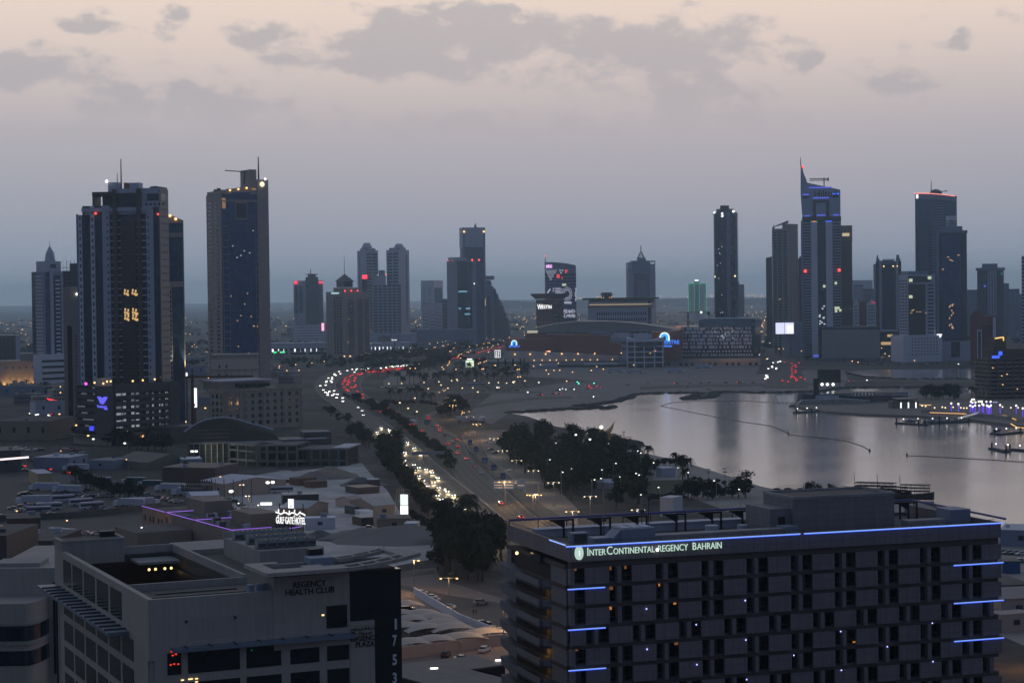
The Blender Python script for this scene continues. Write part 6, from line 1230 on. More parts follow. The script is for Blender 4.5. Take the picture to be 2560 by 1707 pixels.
# gate hotel with violet neon
A_,B_=P(355.5,1270,12),P(594,1335,12);e_=B_-A_;gl=e_.length;gz=math.atan2(e_.y,e_.x)
gate=thing('neon_hotel','low tan hotel with violet neon roof edges and a bright white rooftop sign','hotel',(A_.x,A_.y,0),gz)
def gb(nm,m,*a):return MB().box(*a).build(nm,m,gate)
gb('main_wall',M_tanw,0,gl,0,25,0,12);gb('roof',M_roof,.5,gl-.5,.5,24.5,12,12.06);mb=MB();mb.box(0,gl,0,.4,12,12.9);mb.box(0,.4,.4,25,12,12.9);mb.box(0,gl,24.6,25,12,12.9);mb.build('parapet',M_tanw,gate)
for j in range(2):
 for i in range(5):gb('window',M_glassd,3+i*5+(i%2),4.6+i*5+(i%2),-.12,0,3.2+j*4.4,5.4+j*4.4)
gb('slot',M_brown,28,31,-.15,0,1,11);gb('tank_house',M_tanw,22,42,11,22,12,17.5);gb('tank_house',M_tanw,70,90,11,22,12,17);gb('annex',M_tanw,34,60,-22,-1,0,9.5);gb('annex_roof',M_roof,34.5,59.5,-21.5,-1.5,9.5,9.55)
gn_=lambda*p:MB().tube(list(p),.13,5).build('neon_line',M_purp,gate)
zz=13.0;gn_((0,-.2,zz),(28,-.2,zz));gn_((31,-.2,zz),(gl*.58,-.2,zz));gn_((gl*.6,-.2,zz),(gl*.96,-.2,zz));gn_((29,0,zz),(29,12,zz),(30,18,13.2));gn_((gl*.58,0,zz),(gl*.58,17,zz));gn_((gl*.95,0,zz),(gl*.95,15,zz));gn_((46,25,zz),(58,25,zz));gn_((66,25,zz),(68,25,zz));gn_((84,25,zz),(92,25,zz));gn_((gl,17,zz),(gl+1.5,20,zz),(gl,24,zz))
for i in range(6):mb=MB();mb.cyl(0,0,0,1.6,1.1,.9,10);mb.ball((0,0,1.6),.9,8,4,.5);tk=mb.build('water_tank',M_lgrey,gate);tk.location=(50+i*7.5,12+(i%3)*4,12.06)
gb('roof_plant',M_grey,46,52,18,22,12.06,14);gb('roof_plant',M_grey,62,67,16,20,12.06,14.2);gb('roof_plant',M_dgrey,96,101,18,23,12.06,15);[gb('roof_plant',(M_grey,M_lgrey,M_dgrey)[i%3],44+i*4.6,46+i*4.6+i%2,2+(i*7)%8,4+(i*7)%8,12.06,13.2+.5*(i%3))for i in range(11)]
MB().ball((64,24,13.4),.45,6,4).build('roof_lamp',M_redl,gate)
# its rooftop sign
Ds=690;sp0,sp1=PD(690,1313,Ds),PD(762,1300,Ds-4);srz=math.atan2(sp1.y-sp0.y,sp1.x-sp0.x);sl=(sp1-sp0).length
sgn=thing('rooftop_sign','glowing white two-line hotel sign with a square emblem, above the violet neon roofs','sign',(sp0.x,sp0.y,0),srz);zsb=(sp0.z+sp1.z)/2-.3
mb=MB();[mb.box(u*sl,u*sl+.25,.3,.55,11,zsb+7.0)for u in(.1,.5,.9)];mb.box(0,sl,.3,.5,zsb+.2,zsb+.5);mb.build('sign_frame',M_black,sgn);M_sgl=em('sign_glow_white',(1,1,1),1.15)
o=text('lettering','GULF GATE HOTEL',1,M_sgl,sgn,(0,0,zsb),(R(90),0,0),.12,1,bold=.012);o.scale=(sl/max(v.co.x for v in o.data.vertices),2.35/.7,1)
scribble('arabic_lettering',M_sgl,sgn,0,sl,zsb+3.0,2.1,-.05,7,.28);mb=MB();c=sl*.52
for a,b,c0,c1 in((c-1.05,c-.55,zsb+5.4,zsb+8.6),(c+.55,c+1.05,zsb+5.4,zsb+8.6),(c-1.05,c+1.05,zsb+8.0,zsb+8.6),(c-1.05,c+1.05,zsb+5.4,zsb+5.8)):mb.box(a,b,-.1,.1,c0,c1)
mb.xprism([(c-.55,zsb+5.8),(c-.25,zsb+5.8),(c,zsb+7.3),(c+.25,zsb+5.8),(c+.55,zsb+5.8),(c+.55,zsb+8.0),(c-.55,zsb+8.0)],-.09,.09);mb.build('emblem',M_sgl,sgn)
# dark lettering sign seen from behind, on the roof of a small building
o,rz,ln=frame2(zS(620,690),zS(1060,690),0);bs=thing('letter_sign','dark unlit letter sign on thin posts above white sheds, seen from behind','sign',o,rz);L1=36;mb=MB();[mb.box(L1*(.45+.12*k),L1*(.45+.12*k)+.25,0,.25,0,11)for k in range(5)];mb.build('post',M_black,bs);qq=random.Random(8);mb=MB()
for i in range(16):u=L1*.0+i*ln/16;mb.box(u,u+ln/24,0,.3,5.4,8.2);mb.box(u,u+ln/18,0,.25,5.4,5.9)
for i in range(14):u=i*ln/14;mb.box(u,u+ln/30,0,.25,9.2,9.2+qq.uniform(.8,2.2));mb.box(u,u+ln/15,0,.2,9.2,9.7)
mb.build('letters',M_black,bs)
# sheds, containers and walls round the yards  (label, corners, depth, height, wall, roof, gable)
for args in(
 ('shed','pale gabled shed beside the tall lit billboard','shed',zT(1610,1170),zT(1900,1150),26,5.0,M_tanw,M_sheet,2.2),
 ('shed','blue-grey gabled shed behind the glowing hotel sign','shed',zT(330,1180),zT(700,1190),22,4.5,M_tanw,mat('blue_sheet',(.20,.27,.33),.5,.1),2.2),
 ('site_cabin','long white site cabin right of the glowing hotel sign','cabin',zT(670,1335),zT(1085,1325),7,4.6,M_lgrey,M_white,0),
 ('boundary_building','tan flat-roofed store at the foot of the lit billboard','building',zT(1655,1345),zT(2130,1330),16,4.4,M_tanw,M_roof,0),
 ('site_cabin','small white hut at the right end of the tan store','cabin',zT(2025,1395),zT(2200,1395),8,4.2,M_lgrey,M_white,0),
 ('lean_to','pale lean-to roof left of the gabled shed by the billboard','shed',zT(1350,1130),zT(1590,1110),9,3.4,M_dgrey,M_sheet,.4),
 ('lean_to','white box truck shelter below the pale lean-to roof','shed',zT(1420,1200),zT(1600,1190),7,3.6,M_lgrey,M_white,0),
 ('lean_to','open carport with pale roof beside the white pickup','carport',zT(1440,1285),zT(1660,1270),10,3.4,M_black,M_sheet,0),
 ('tent','pinkish curved tent roof behind the pale lean-to','tent',zT(1330,1030),zT(1500,1010),12,3.0,M_beige,M_beige2,1.5),
 ('timber_stack','brown stack of timber formwork in the pale yard','timber stack',zT(590,735),zT(830,715),9,3.6,M_ply,M_ply,0),
 ('timber_stack','right-hand lower stack of brown timber in the pale yard','timber stack',zT(745,765),zT(975,750),8,3.0,M_ply,M_ply,0),
 ('timber_stack','dark heap of timber and boxes right of the pale yard','timber stack',zT(1390,850),zT(1690,830),14,3.0,M_brown,M_brown,0),
 ('container','dark shipping container with white top near the heap of boxes','container',zT(1540,745),zT(1690,740),7,3.4,M_brown,M_lgrey,0),
 ('hoarding_shed','long black shed with a pale roof edge in the yard','shed',zT(370,1000),zT(860,985),12,4.6,M_black,M_sheet,0),
 ('warehouse','pale warehouse with a wide gently curved roof by the orange-lit lane','warehouse',zS(890,560),zS(1210,610),34,6,M_beige,M_lgrey,2.2),
 ('warehouse','long low brown warehouse with an orange-lit roof edge','warehouse',zS(360,390),zS(1080,400),30,7,M_brown,M_tanw,0),
 ('white_shed','white twin shed roofs below the dark letter sign','shed',zS(770,735),zS(1130,720),18,4.5,M_lgrey,M_white,1.0),
 ('site_office','white-roofed cabin in front of the vaulted hall','cabin',zS(630,235),zS(910,225),16,5.5,M_grey,M_white,0),
 ('store','long pale low roofs with a blue sheet in the middle distance','store',zR(1200,505),zR(1540,515),20,5,M_grey,M_sheet,0),
 ('store','sandy mound-roofed store left of the vaulted hall','store',zR(1560,480),zR(2030,520),30,4,M_pave,M_pave,4),
 ('store','pale flat store behind the white lorry trailers','store',zR(950,520),zR(1210,470),22,7,M_grey,M_lgrey,0),
 ('showroom','long low tan showroom with dark arches at far left','showroom',zB(-60,1010),zB(420,1010),60,13,M_tanw,M_roof,0),
 ('shop_row','dark low building with a beaded light strip at far left','building',zR(-120,560),zR(290,540),30,12,M_dgrey,M_dgrey,0),
 ('canteen','yellow-fronted low building with a pale roof among the lorries','building',zR(520,745),zR(725,735),26,6.5,mat('yellow_wall',(.42,.36,.20),.85,.1),M_lgrey,0),
 ('villa_wall','orange-lit boundary wall left of the tan hotel','wall',zR(1670,1500),zR(1960,1475),1.5,4.5,mat('peach_wall',(.40,.24,.16),.85,.1),M_tanw,0),
 ('villa','tan villa block at the left above the cream curved building','villa',zR(100,1620),zR(560,1600),20,12,M_dkb,M_roof,0),
 ('villa','lower brown villa with roof tanks and a violet lamp line at left','villa',zC(-60,640),zC(440,640),34,11,M_dkb,M_roof,0),
):shed(*args)
o=MB().tube([P(0,1148,12.4)+Vector((0,-1,0)),P(72,1142,12.4)+Vector((0,-1,0))],.5,5).build('light_strip',em('bead_strip',(1,.75,.75),1.8));tag(o,'row of pinkish white bulbs along the roof of a low dark building, far left','light strip')
o=MB().tube([PD(*zC(290,500),520),PD(*zC(440,528),500)],.2,5).build('neon_line',M_purp);tag(o,'short violet neon line over the brown villa at left','neon line')
point(P(*zR(1800,1480),3)+Vector((0,-6,0)),2500,(1,.4,.12));point(P(*zS(1300,640),7),2500,(1,.42,.15));point(P(*zS(800,300),8),1800,(1,.42,.15));point(P(*zS(1500,760),7),1600,(1,.42,.15))
# boundary walls and the long fence
def fence(px,h,m,label,w=.4):wall_along('boundary_wall',[P(*q)for q in px],w,h,m,label,'wall')
fence([zR(-60,1225),zR(900,1175),zR(1650,1110),zR(2200,1040)],2.6,M_dgrey,'dark boundary wall along the near side of the car and bus park')
fence([zR(1700,880),zR(2000,1020),zR(2100,960)],2.4,M_conc,'pale boundary wall at the right corner of the bus park')
fence([zF(1325,830),zF(1710,1060),zF(1960,1160)],2.6,M_white,'white boundary wall between the lane of parked cars and the shaded car park')
fence([zF(1190,1370),zF(1650,1310),zF(2090,1250)],3.2,M_beige,'beige boundary wall below the orange-lit car park shades')
fence([zT(20,700),zT(450,690),zT(560,700)],1.6,M_ply,'low timber barrier along the yard edge')
# LED pylon
D_=P(*zT(2030,1200)).y;t=thing('lit_billboard','tall lit white billboard on a lattice mast beside the highway','billboard',(PD(*zT(2028,1160),D_).x,D_,0),R(-25));zt,zb=zat(*zT(2030,850),D_),zat(*zT(2030,1160),D_)
MB().box(-1.7,1.7,-.3,.3,zb+(zt-zb)*.53,zt).build('screen',em('screen_pale_green',(.85,.95,.9),1.1),t);MB().box(-1.7,1.7,-.3,.3,zb,zb+(zt-zb)*.5).build('screen',M_signw,t);mb=MB();mb.box(-1.9,1.9,.3,.9,zb-.3,zt+.3);mb.build('back_frame',M_black,t)
mb=MB();q4=[(-4.2,2),(-2.2,2),(-2.2,4),(-4.2,4)]
for x,y in q4:mb.tube([(x*1.5,y,0),(x,y,zt+2)],.16,4)
for k in range(7):mb.tube([(q4[k%4][0],q4[k%4][1],zb+k*2.4-4),(q4[(k+1)%4][0],q4[(k+1)%4][1],zb+k*2.4-1.5)],.1,4)
mb.build('lattice_mast',M_steel,t);point(Vector(t.location)+Vector((-6,-6,zb+4)),900,(.9,.95,1))
D_=1420;t=thing('lit_billboard','slim upright white lit billboard left of the arched hotel','billboard',(PD(485.5,1018,D_).x,D_,0),R(5));MB().box(-2.0,2.0,-.4,.4,zat(485,1018,D_),zat(485,970,D_)).build('screen',M_signw,t);MB().box(-.7,.7,-.6,-.42,zat(485,1015,D_),zat(485,1009,D_)).build('logo_patch',M_red,t);mb=MB();mb.box(-1.3,1.3,-.2,.2,0,zat(485,1018,D_));mb.build('lattice_mast',mat('rust_mast',(.10,.05,.03),.8),t)
D_=1560;c=PD(456,938,D_);t=thing('lit_billboard','small landscape white billboard right of the car park podium','billboard',(c.x,D_,0));MB().box(-3.9,3.9,-.3,.3,c.z-2.0,c.z+2.0).build('screen',M_signw,t);MB().box(-3.4,-2.6,-.5,-.3,c.z-.8,c.z+.6).build('logo_patch',M_red,t);MB().box(-4,4,-.2,.2,0,c.z-2).build('support',M_dgrey,t)
D_=2500;c=PD(*zU(1500,487),D_);t=thing('lit_billboard','pale green lit billboard in front of the mall car park','billboard',(c.x,D_,0));MB().box(-5,5,-.3,.3,c.z-4.2,c.z+4.2).build('screen',em('screen_lime',(.8,1,.72),1.1),t);MB().box(-3.2,3.2,-.3,.3,c.z+4.9,c.z+6.4).build('title_strip',M_signw,t);MB().box(-.6,.6,-.2,.2,0,c.z-4.2).build('post',M_dgrey,t);mb=MB();mb.add([(-1.2,-.36,c.z+2.5),(-.2,-.36,c.z+2.6),(2.4,-.36,c.z-3),(1.4,-.36,c.z-3)],[(0,1,2,3)]);mb.build('picture_stroke',M_grey,t)
D_=2480;c=PD(*zU(1882,352),D_);t=thing('outlined_sign','upright dark sign outlined in white tubes beside the mall','sign',(c.x,D_,0));MB().box(-3.4,3.4,0,.4,c.z-4.6,c.z+4.6).build('board',M_black,t);mb=MB()
for a,b,c0,c1 in((-3.5,-3,-4.6,4.6),(3,3.5,-4.6,4.6),(-3.5,3.5,4.2,4.7),(-3.5,3.5,-4.7,-4.2),(-1.4,-.8,-4,3.6),(.6,1.2,-4,3.6),(1.2,2.4,2.8,3.3),(-2.4,-1.4,.2,.7),(1.2,2.4,.2,.7),(-2.6,-1.6,-3,-2.5)):mb.box(a,b,-.2,0,c.z+c0,c.z+c1)
mb.build('tube_lines',M_signw,t);MB().box(-.6,.6,.1,.4,0,c.z-4.7).build('post',M_dgrey,t)
D_=3250;c=PD(*zU(475,125),D_);t=thing('framed_sign','dark square framed sign with small white lettering below the domed towers','sign',(c.x,D_,0));mb=MB()
for a,b,c0,c1 in((-6.5,-5.9,-7,7),(5.9,6.5,-7,7),(-6.5,6.5,6.4,7),(-6.5,6.5,-7,-6.4)):mb.box(a,b,0,.5,c.z+c0,c.z+c1)
mb.build('frame',M_dgrey,t);text('lettering','City view',3.2,M_scr,t,(-5.6,-.2,c.z-5.4),(R(90),0,0),.1,.75,bold=.05);MB().box(-.8,.8,.1,.4,0,c.z-7).build('post',M_dgrey,t)
# waving red neon shop sign, far left
D_=1700;mb=MB();mb.tube([PD(*zB(x,y),D_)for x,y in((312,690),(350,696),(420,692),(470,700),(500,715),(552,732))],.45,5);mb.tube([PD(*zB(x,y),D_)for x,y in((395,660),(430,672),(485,680))],.9,5);o=mb.build('neon_sign',em('neon_red',(1,.03,.06),1.6));tag(o,'wavy red neon shop sign at the far left','neon sign')
c=PD(*zB(430,700),D_);shed('shop','white shop under the wavy red neon sign','shop',zB(300,800),zB(560,790),20,11,M_lgrey,M_roof)
for i,(q0,q1,w,h)in enumerate(((zB(0,640),zB(560,640),60,10),(zB(620,760),zB(690,760),20,9),(zB(1460,380),zB(1760,370),50,10),(zB(1480,640),zB(1600,700),40,5),(zQ(0,100),zQ(240,100),60,12))):
 shed('low_building',('long flat dim roof behind the red neon shop','small block at the foot of the slab tower','dim hall right of the slim wing tower','pale low roof below the landscape billboard','dark low hall left of the arched hotel')[i],'building',q0,q1,w,h,M_grey,M_roof)
# tower crane by the slim billboard
D_=1380;b0=PD(*zB(1620,900),D_);t=thing('tower_crane','rusty dark tower crane standing behind the slim upright billboard','crane',(b0.x,D_,0));h_=zat(*zB(1620,460),D_);mb=MB();mb.box(-1,1,-1,1,0,h_);mb.build('mast',mat('rust_mast',(.10,.05,.03),.8),t);mb=MB();mb.box(-8,42,-.6,.6,h_-2,h_-.8);mb.add([(0,0,h_+5),(-.5,0,h_-1),(.5,0,h_-1),(0,.4,h_+5)],[(0,1,2),(0,2,3)]);mb.build('jib',mat('rust_mast',(.10,.05,.03),.8),t)
# cream curved building, lower left
D_=400;t=thing('curved_building','cream building with a rounded glazed bay at the lower left edge','building',(PD(0,1500,D_).x,D_,0));zt=zat(40,1440,D_);fx_=lambda x:(x*.2979/F)*D_
MB().box(fx_(-200),fx_(445),12,50,0,zt).build('wall',M_clb,t);MB().box(fx_(330),fx_(440),11.8,12.0,zt-22,zt-3).build('dark_slot',M_black,t);z2_=zat(40,1520,D_-4)
mb=MB();pts=[(fx_(-200),14),(fx_(-200),2)]+[(fx_(180)+2.6*math.sin(a),12-10*math.cos(a))for a in[math.pi/2*k/8 for k in range(9)]]+[(fx_(290),14)]
mb.prism(pts,0,z2_-.01);mb.build('round_bay',M_clb,t)
for zz0,zz1,m in((z2_-7.6,z2_-4.6,M_glassd),(z2_-12.6,z2_-9.6,M_glassd)):mb=MB();mb.prism([(x*1.0+.06,y-.08)for x,y in pts],zz0,zz1);mb.build('window_band',m,t)
mb=MB();mb.prism([(x+.25,y-.3)for x,y in pts],z2_-4.4,z2_-3.9);mb.prism([(x+.25,y-.3)for x,y in pts],z2_-8.4,z2_-7.7);mb.build('ledge',M_clb2,t);MB().box(fx_(-200),fx_(200),14,22,zt,zt+.8).build('roof_step',M_clb2,t)
for i,x in enumerate((275,330)):mb=MB();mb.cyl(0,0,0,1.0,1.0,None,10);mb.ball((0,0,1.0),1.0,10,5,.8);o=mb.build('water_tank',M_lgrey);o.location=(t.location.x+fx_(x),D_+30,zt);tag(o,('left','right')[i]+' one of two round pale water tanks on the cream roof','water tank')
shed('dim_block','dim brown block beyond the cream curved building at the left edge','building',(-60,1560),(20,1560),30,26,M_brown,M_roof)
# structures between the two big foreground buildings
sh=None
for i,(x,y)in enumerate(((1190,1010),(1290,1060),(1390,1010),(1480,1040),(1250,1120),(1420,1130),(1560,1090),(1640,1130),(1290,1260),(1500,1235),(1730,1210),(1940,1170),(1230,930))):
 p=P(*zF(x,y+60));
 if sh is None:
  sh=thing('carport','pale fabric car-park shade in the shaded car park between the big buildings','car shade',p,R(18),'fabric shades of the car park between the big buildings');mb=MB();nn=8
  vs=[(-6.5+13*i_/nn,-4.5+9*j_/nn,2.6+1.7*math.sin(math.pi*i_/nn)**.8*(.55+.45*math.sin(math.pi*j_/nn)))for i_ in range(nn+1)for j_ in range(nn+1)]
  mb.add(vs,[(i_*(nn+1)+j_,(i_+1)*(nn+1)+j_,(i_+1)*(nn+1)+j_+1,i_*(nn+1)+j_+1)for i_ in range(nn)for j_ in range(nn)]);mb.build('canopy',mat('shade_fabric',(.46,.42,.37),.85,.08),sh,True);mb=MB();[mb.cyl(a,b,0,2.7,.09,None,5)for a in(-6.2,6.2)for b in(-4.2,4.2)];mb.build('posts',M_grey,sh)
 else:dup(sh,p,R(18+(i%3)*2))
for q0,q1,w,h,lb in((zF(1190,1540),zF(2090,1420),14,9,'long dark flat roof with a pale edge at the bottom between the big buildings'),(zF(1190,1760),zF(1600,1680),30,12,'dark sheet roof at the bottom edge right of the street number'),(zF(1640,1640),zF(2160,1560),22,10,'ribbed dark roof at the bottom edge left of the hotel')):
 a=P(*q0,h);b=P(*q1,h);t=thing('flat_roof_block',lb,'building',(a.x,a.y,0),math.atan2(b.y-a.y,b.x-a.x));L_=(b-a).length;MB().box(0,L_,0,w,0,h).build('wall',M_black,t);MB().box(-.2,L_+.2,-.4,w+.3,h,h+.35).build('roof',mat('dull_sheet',(.15,.145,.14),.7,.2,.3,joints=(1.2,50,.6,.05)),t)
for x,y,c in((1495,1448,1),(2040,1380,1)):o=MB().box(-.9,.9,-.3,.3,0,.3).build('roof_lamp',M_lampw);o.location=P(*zF(x,y),9.6);tag(o,'small white lamp on the dark flat roof '+('by the street number' if x<1600 else 'beside the hotel'),'lamp')
point(P(*zF(1700,1250),9),1500,(1,.45,.2));point(P(*zF(2060,1150),8),1100,(1,.45,.2));point(P(*zF(1330,1300),8),900,(1,.45,.2))
# right edge behind the hotel
for args in(('quay_wall','pale quay building at the right edge beyond the hotel','building',zL(2150,420),zL(2500,430),20,6,M_grey,M_lgrey,0),('bridge_deck','orange-lit footbridge with railings at the right edge','footbridge',zL(2160,1150),zL(2420,1130),6,5,M_beige2,M_beige2,0),('arched_hall','orange-lit hall with a curved roof at the right edge','hall',zL(2160,1040),zL(2460,1030),18,6,M_beige2,M_beige2,2),('kiosk','dark blue kiosk by the parked cars at the right edge','kiosk',zL(2170,650),zL(2320,650),8,4,M_glassb,M_dgrey,0),('low_terrace','dim terraces at the right edge between hotel and hall','building',zL(2160,860),zL(2420,850),20,4,M_dgrey,M_roof,0)):shed(*args)
point(P(*zL(2250,1080),9)+Vector((0,-14,0)),2500,(1,.42,.15))
# piles of earth
for i,(x,y,r_,h_,m)in enumerate(((1030,620,16,6,M_tanw),(1450,720,13,4,M_dgrey),(790,640,12,4,M_grav),(2060,1440,34,5,M_grav),(1520,1440,22,4,M_grav),(380,600,16,3,M_sand),(860,1440,9,3,M_dgrey))):
 c=P(*zT(x,y));mb=MB();q=random.Random(i);n_,rings=16,6;vs=[(0,0,h_)]
 for k in range(1,rings+1):
  for j in range(n_):a=2*math.pi*j/n_;rr=r_*k/rings*q.uniform(.88,1.12);vs.append((rr*math.cos(a),rr*math.sin(a)*.8,max(0,h_*(1-k/rings)**.9*q.uniform(.85,1.15))if k<rings else-.1))
 fs=[(0,1+j,1+(j+1)%n_)for j in range(n_)]+[(1+(k-1)*n_+j,1+k*n_+j,1+k*n_+(j+1)%n_,1+(k-1)*n_+(j+1)%n_)for k in range(1,rings)for j in range(n_)]
 mb.add(vs,fs);o=mb.build('earth_pile',m,None,True);o.location=c;tag(o,('tan sand heap below the unfinished frame','dark grey gravel heap at the right of the pale yard','small pale heap left of the tan sand heap','broad low heap of grey sand right of the yard','grey sand heap beside the white pickup','flat pale sand heap at the left of the yard','small dark scrub heap near the violet curve')[i],'heap')

# ---------------------------------------------------------------- waterfront
D_=P(*zK(640,500),1.6).y
t=thing('stage_building','long low waterfront stage hall with slatted upper band on the promenade tip','pavilion',PD(*zK(505,500),D_).xy.to_3d(),0);fx_=lambda x:(x-505)*.2979/F*D_;zz_=lambda y:zat(*zK(505,y),D_)
mb=MB();mb.xprism([(fx_(485),1.6),(fx_(1050),1.6),(fx_(1050),zz_(470)),(fx_(815),zz_(432)),(fx_(610),zz_(430)),(fx_(505),zz_(424))],4,30);mb.build('dark_wall',M_glassd,t);MB().box(fx_(607),fx_(803),3.4,4,zz_(497),zz_(436)).build('pale_wall',M_lgrey,t);MB().box(fx_(810),fx_(1410),16,40,1.6,zz_(455)).build('rear_hall',M_dgrey,t);mb=MB();[mb.box(fx_(815+i*30),fx_(838+i*30),15.6,16,zz_(452),zz_(428))for i in range(20)];mb.build('slat',M_grey,t);MB().box(fx_(810),fx_(1410),15,41,zz_(427),zz_(423)).build('roof',M_dgrey,t)
MB().box(fx_(600),fx_(641),8,14,1.6,zz_(292)).build('tower',M_black,t);mb=MB();mb.xprism([(fx_(440),1.7),(fx_(1060),1.7),(fx_(1050),4),(fx_(810),6),(fx_(480),5)],-8,4);mb.build('apron',M_conc,t)
D2=P(*zK(715,400)).y+60;t=thing('outdoor_screen','big dark rectangular outdoor screen facing away on the shore','screen',PD(*zK(715,340),D2).xy.to_3d());k_=.2979/F*D2;MB().box(-95*k_,97*k_,0,3,zat(*zK(715,325),D2),zat(*zK(715,212),D2)).build('panel',M_black,t);mb=MB();[mb.box(a*k_,(a+6)*k_,.5,2.5,0,zat(*zK(715,325),D2))for a in(-80,-20,40,85)];mb.build('legs',M_dgrey,t)
for i,x in enumerate((655,700,748)):o=MB().ball((0,0,0),1.5,8,5).build('flood_lamp',M_lampw);o.location=PD(*zK(x,338),D2-4);tag(o,('left','middle','right')[i]+' one of three white lamps under the big outdoor screen','lamp')
D_=P(*zK(1400,540),1.6).y;t=thing('glass_pavilion','low pavilion with three glowing white columns on the promenade','pavilion',PD(*zK(1250,530),D_).xy.to_3d());k_=.2979/F*D_;MB().box(0,230*k_,4,20,1.6,7).build('core',M_dgrey,t);MB().box(40*k_,210*k_,1,24,zat(*zK(1300,470),D_),zat(*zK(1300,462),D_)).build('roof',M_black,t);mb=MB()
for x in(62,125,188):MB().box(x*k_,(x+10)*k_,-.5,0,2,zat(*zK(1300,490),D_)).build('lit_column',M_signw,t)
def light_line(px,z,r,m,label):o=MB().tube([P(*q,z)for q in px],r,5).build('light_line',m);return tag(o,label,'light strip')
M_amb=em('strip_amber',(1,.55,.18),1.1)
light_line([zK(1560,574),zK(1800,582),zK(1960,590),zK(2200,602),(2540,1049)],3.0,.28,M_amb,'long amber light line along the promenade edge wall');light_line([zK(2240,668),zK(2290,698),zK(2360,704)],3.0,.35,M_amb,'bent amber light line on the jetty at the right edge');light_line([zK(1445,502),zK(1500,512),zK(1570,510)],4.0,.3,M_amb,'short amber light line right of the lit columns')
wall_along('promenade_wall',[P(*zK(x,y),1.6)for x,y in((1490,575),(1800,595),(2100,622),(2360,650))],.6,2.6,M_conc,'grey sea wall of the promenade','wall',1.6)
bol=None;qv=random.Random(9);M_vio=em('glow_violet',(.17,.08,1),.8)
for x,y,dbl in((1740,530,1),(1800,535,1),(1755,540,0),(1905,515,1),(1918,522,1),(1943,520,1),(1900,550,1),(1940,548,1),(1975,550,1),(2000,535,1),(2010,545,1),(2035,515,1),(2070,515,1),(2040,550,1),(2052,556,1),(2073,548,1),(2150,545,1),(2285,550,1),(2340,575,1),(2300,545,0),(2170,538,0),(1870,548,0),(1845,548,0),(1820,545,0),(1690,545,0),(1665,540,0),(1525,532,0),(1495,528,0),(1600,545,0),(1920,560,1),(2060,560,1),(2240,545,0)):
 p=P(*zK(x,y+35),1.6)
 if bol is None:
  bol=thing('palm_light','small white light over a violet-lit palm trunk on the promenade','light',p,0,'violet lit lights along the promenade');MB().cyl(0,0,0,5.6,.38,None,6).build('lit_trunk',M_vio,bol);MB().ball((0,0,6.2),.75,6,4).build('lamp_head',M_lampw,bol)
  pl_=thing('path_light','small white path light on the promenade','light',p+Vector((6,2,0)),0,'white path lights along the promenade');MB().cyl(0,0,0,4.0,.1,None,5).build('post',M_dgrey,pl_);MB().ball((0,0,4.2),.6,6,4).build('lamp_head',M_lampy,pl_)
 else:dup(bol if dbl else pl_,p)
for i,(x,y,w)in enumerate(((1922,465,3),(1983,481,4),(2108,491,4))):o=MB().box(-w/2,w/2,-.2,.2,-.7,.7).build('shop_sign',M_signw if i<2 else em('sign_lilac_dim',(.6,.6,1),.7));o.location=PD(*zK(x,y),1640);tag(o,('left of the two bright white shop signs by the waterfront hotel','right, larger of the two bright white shop signs by the waterfront hotel','dim lilac shop sign under the waterfront hotel')[i],'sign')
t=thing('lettered_rail','slanting gangway rail with small white letters down to the pontoon','gangway',(0,0,0));a,b=P(*zK(1800,632),2),P(*zK(1960,588),3.4);t.location=a;d=b-a;MB().tube([(0,0,0),tuple(d)],.3,5).build('rail',M_dgrey,t);mb=MB();[mb.box(d.x*k/12-.4,d.x*k/12+.4,d.y*k/12-.5,d.y*k/12-.3,d.z*k/12+.3,d.z*k/12+1.6)for k in range(13)];mb.build('letters',em('letters_dim',(.8,.8,.9),.5),t)
# pontoons
for i,(pts,piles)in enumerate((([(410,578),(510,577),(650,566)],[(440,540),(568,540)]),([(1280,668),(1520,684),(1540,672),(1890,656)],[(1281,620),(1466,628),(1520,634),(1888,622),(1640,600)]),([(2080,755),(2140,765),(2330,745)],[(2106,715),(2322,700)]),([(2070,880),(2200,910),(2235,890),(2370,900)],[(2080,822),(2200,850),(2232,836)]))):
 t=thing('pontoon',('short dark pontoon off the stage hall tip','long blue-black pontoon with boats in the marina','dark pontoon with a covered boat near the right edge','nearest angled pontoon with tall piles at right edge')[i],'pontoon',P(*zK(*pts[0])));o0=Vector(t.location);pp=[P(*zK(*q))-o0 for q in pts];mb=MB()
 for a,b in zip(pp,pp[1:]):
  d=(b-a).normalized();n=Vector((-d.y,d.x,0))*1.6;mb.prism([(a+n)[:2],(a-n)[:2],(b-n)[:2],(b+n)[:2]],.1,1.1)
 mb.build('deck',mat('navy_deck',(.025,.035,.06),.7),t);
 for x,y in piles:
  b_=min(pts,key=lambda q:abs(q[0]-x));p=P(*zK(x,b_[1]+4))-o0;MB().cyl(p.x,p.y,0,zat(*zK(x,y),(p+o0).y),.55,None,8).build('pile',M_black,t)
 for k in range(3+2*(i==1)):f_=(k+.5)/(3+2*(i==1));a=pp[0].lerp(pp[-1],f_);MB().ball((a.x,a.y+1,3.2),.5,6,4).build('deck_lamp',M_lampw,t)
bt=None
for i,(x,y)in enumerate(((1410,660),(1560,672),(1600,668),(1650,664),(1700,662),(1760,660),(2140,735))):
 p=P(*zK(x,y))+Vector((0,5,0))
 if bt is None:
  bt=thing('motorboat','small dark motorboat moored at the pontoons','boat',p,R(10),'motorboats moored at the pontoons');mb=MB();mb.xprism([(-4,.2),(3.2,.2),(5,1.6),(-4.2,1.4)],-1.3,1.3);mb.build('hull',M_dgrey,bt);MB().box(-2,1.2,-.9,.9,1.4,2.6).build('cabin',M_lgrey,bt)
 else:dup(bt,p,R(10+i*7))
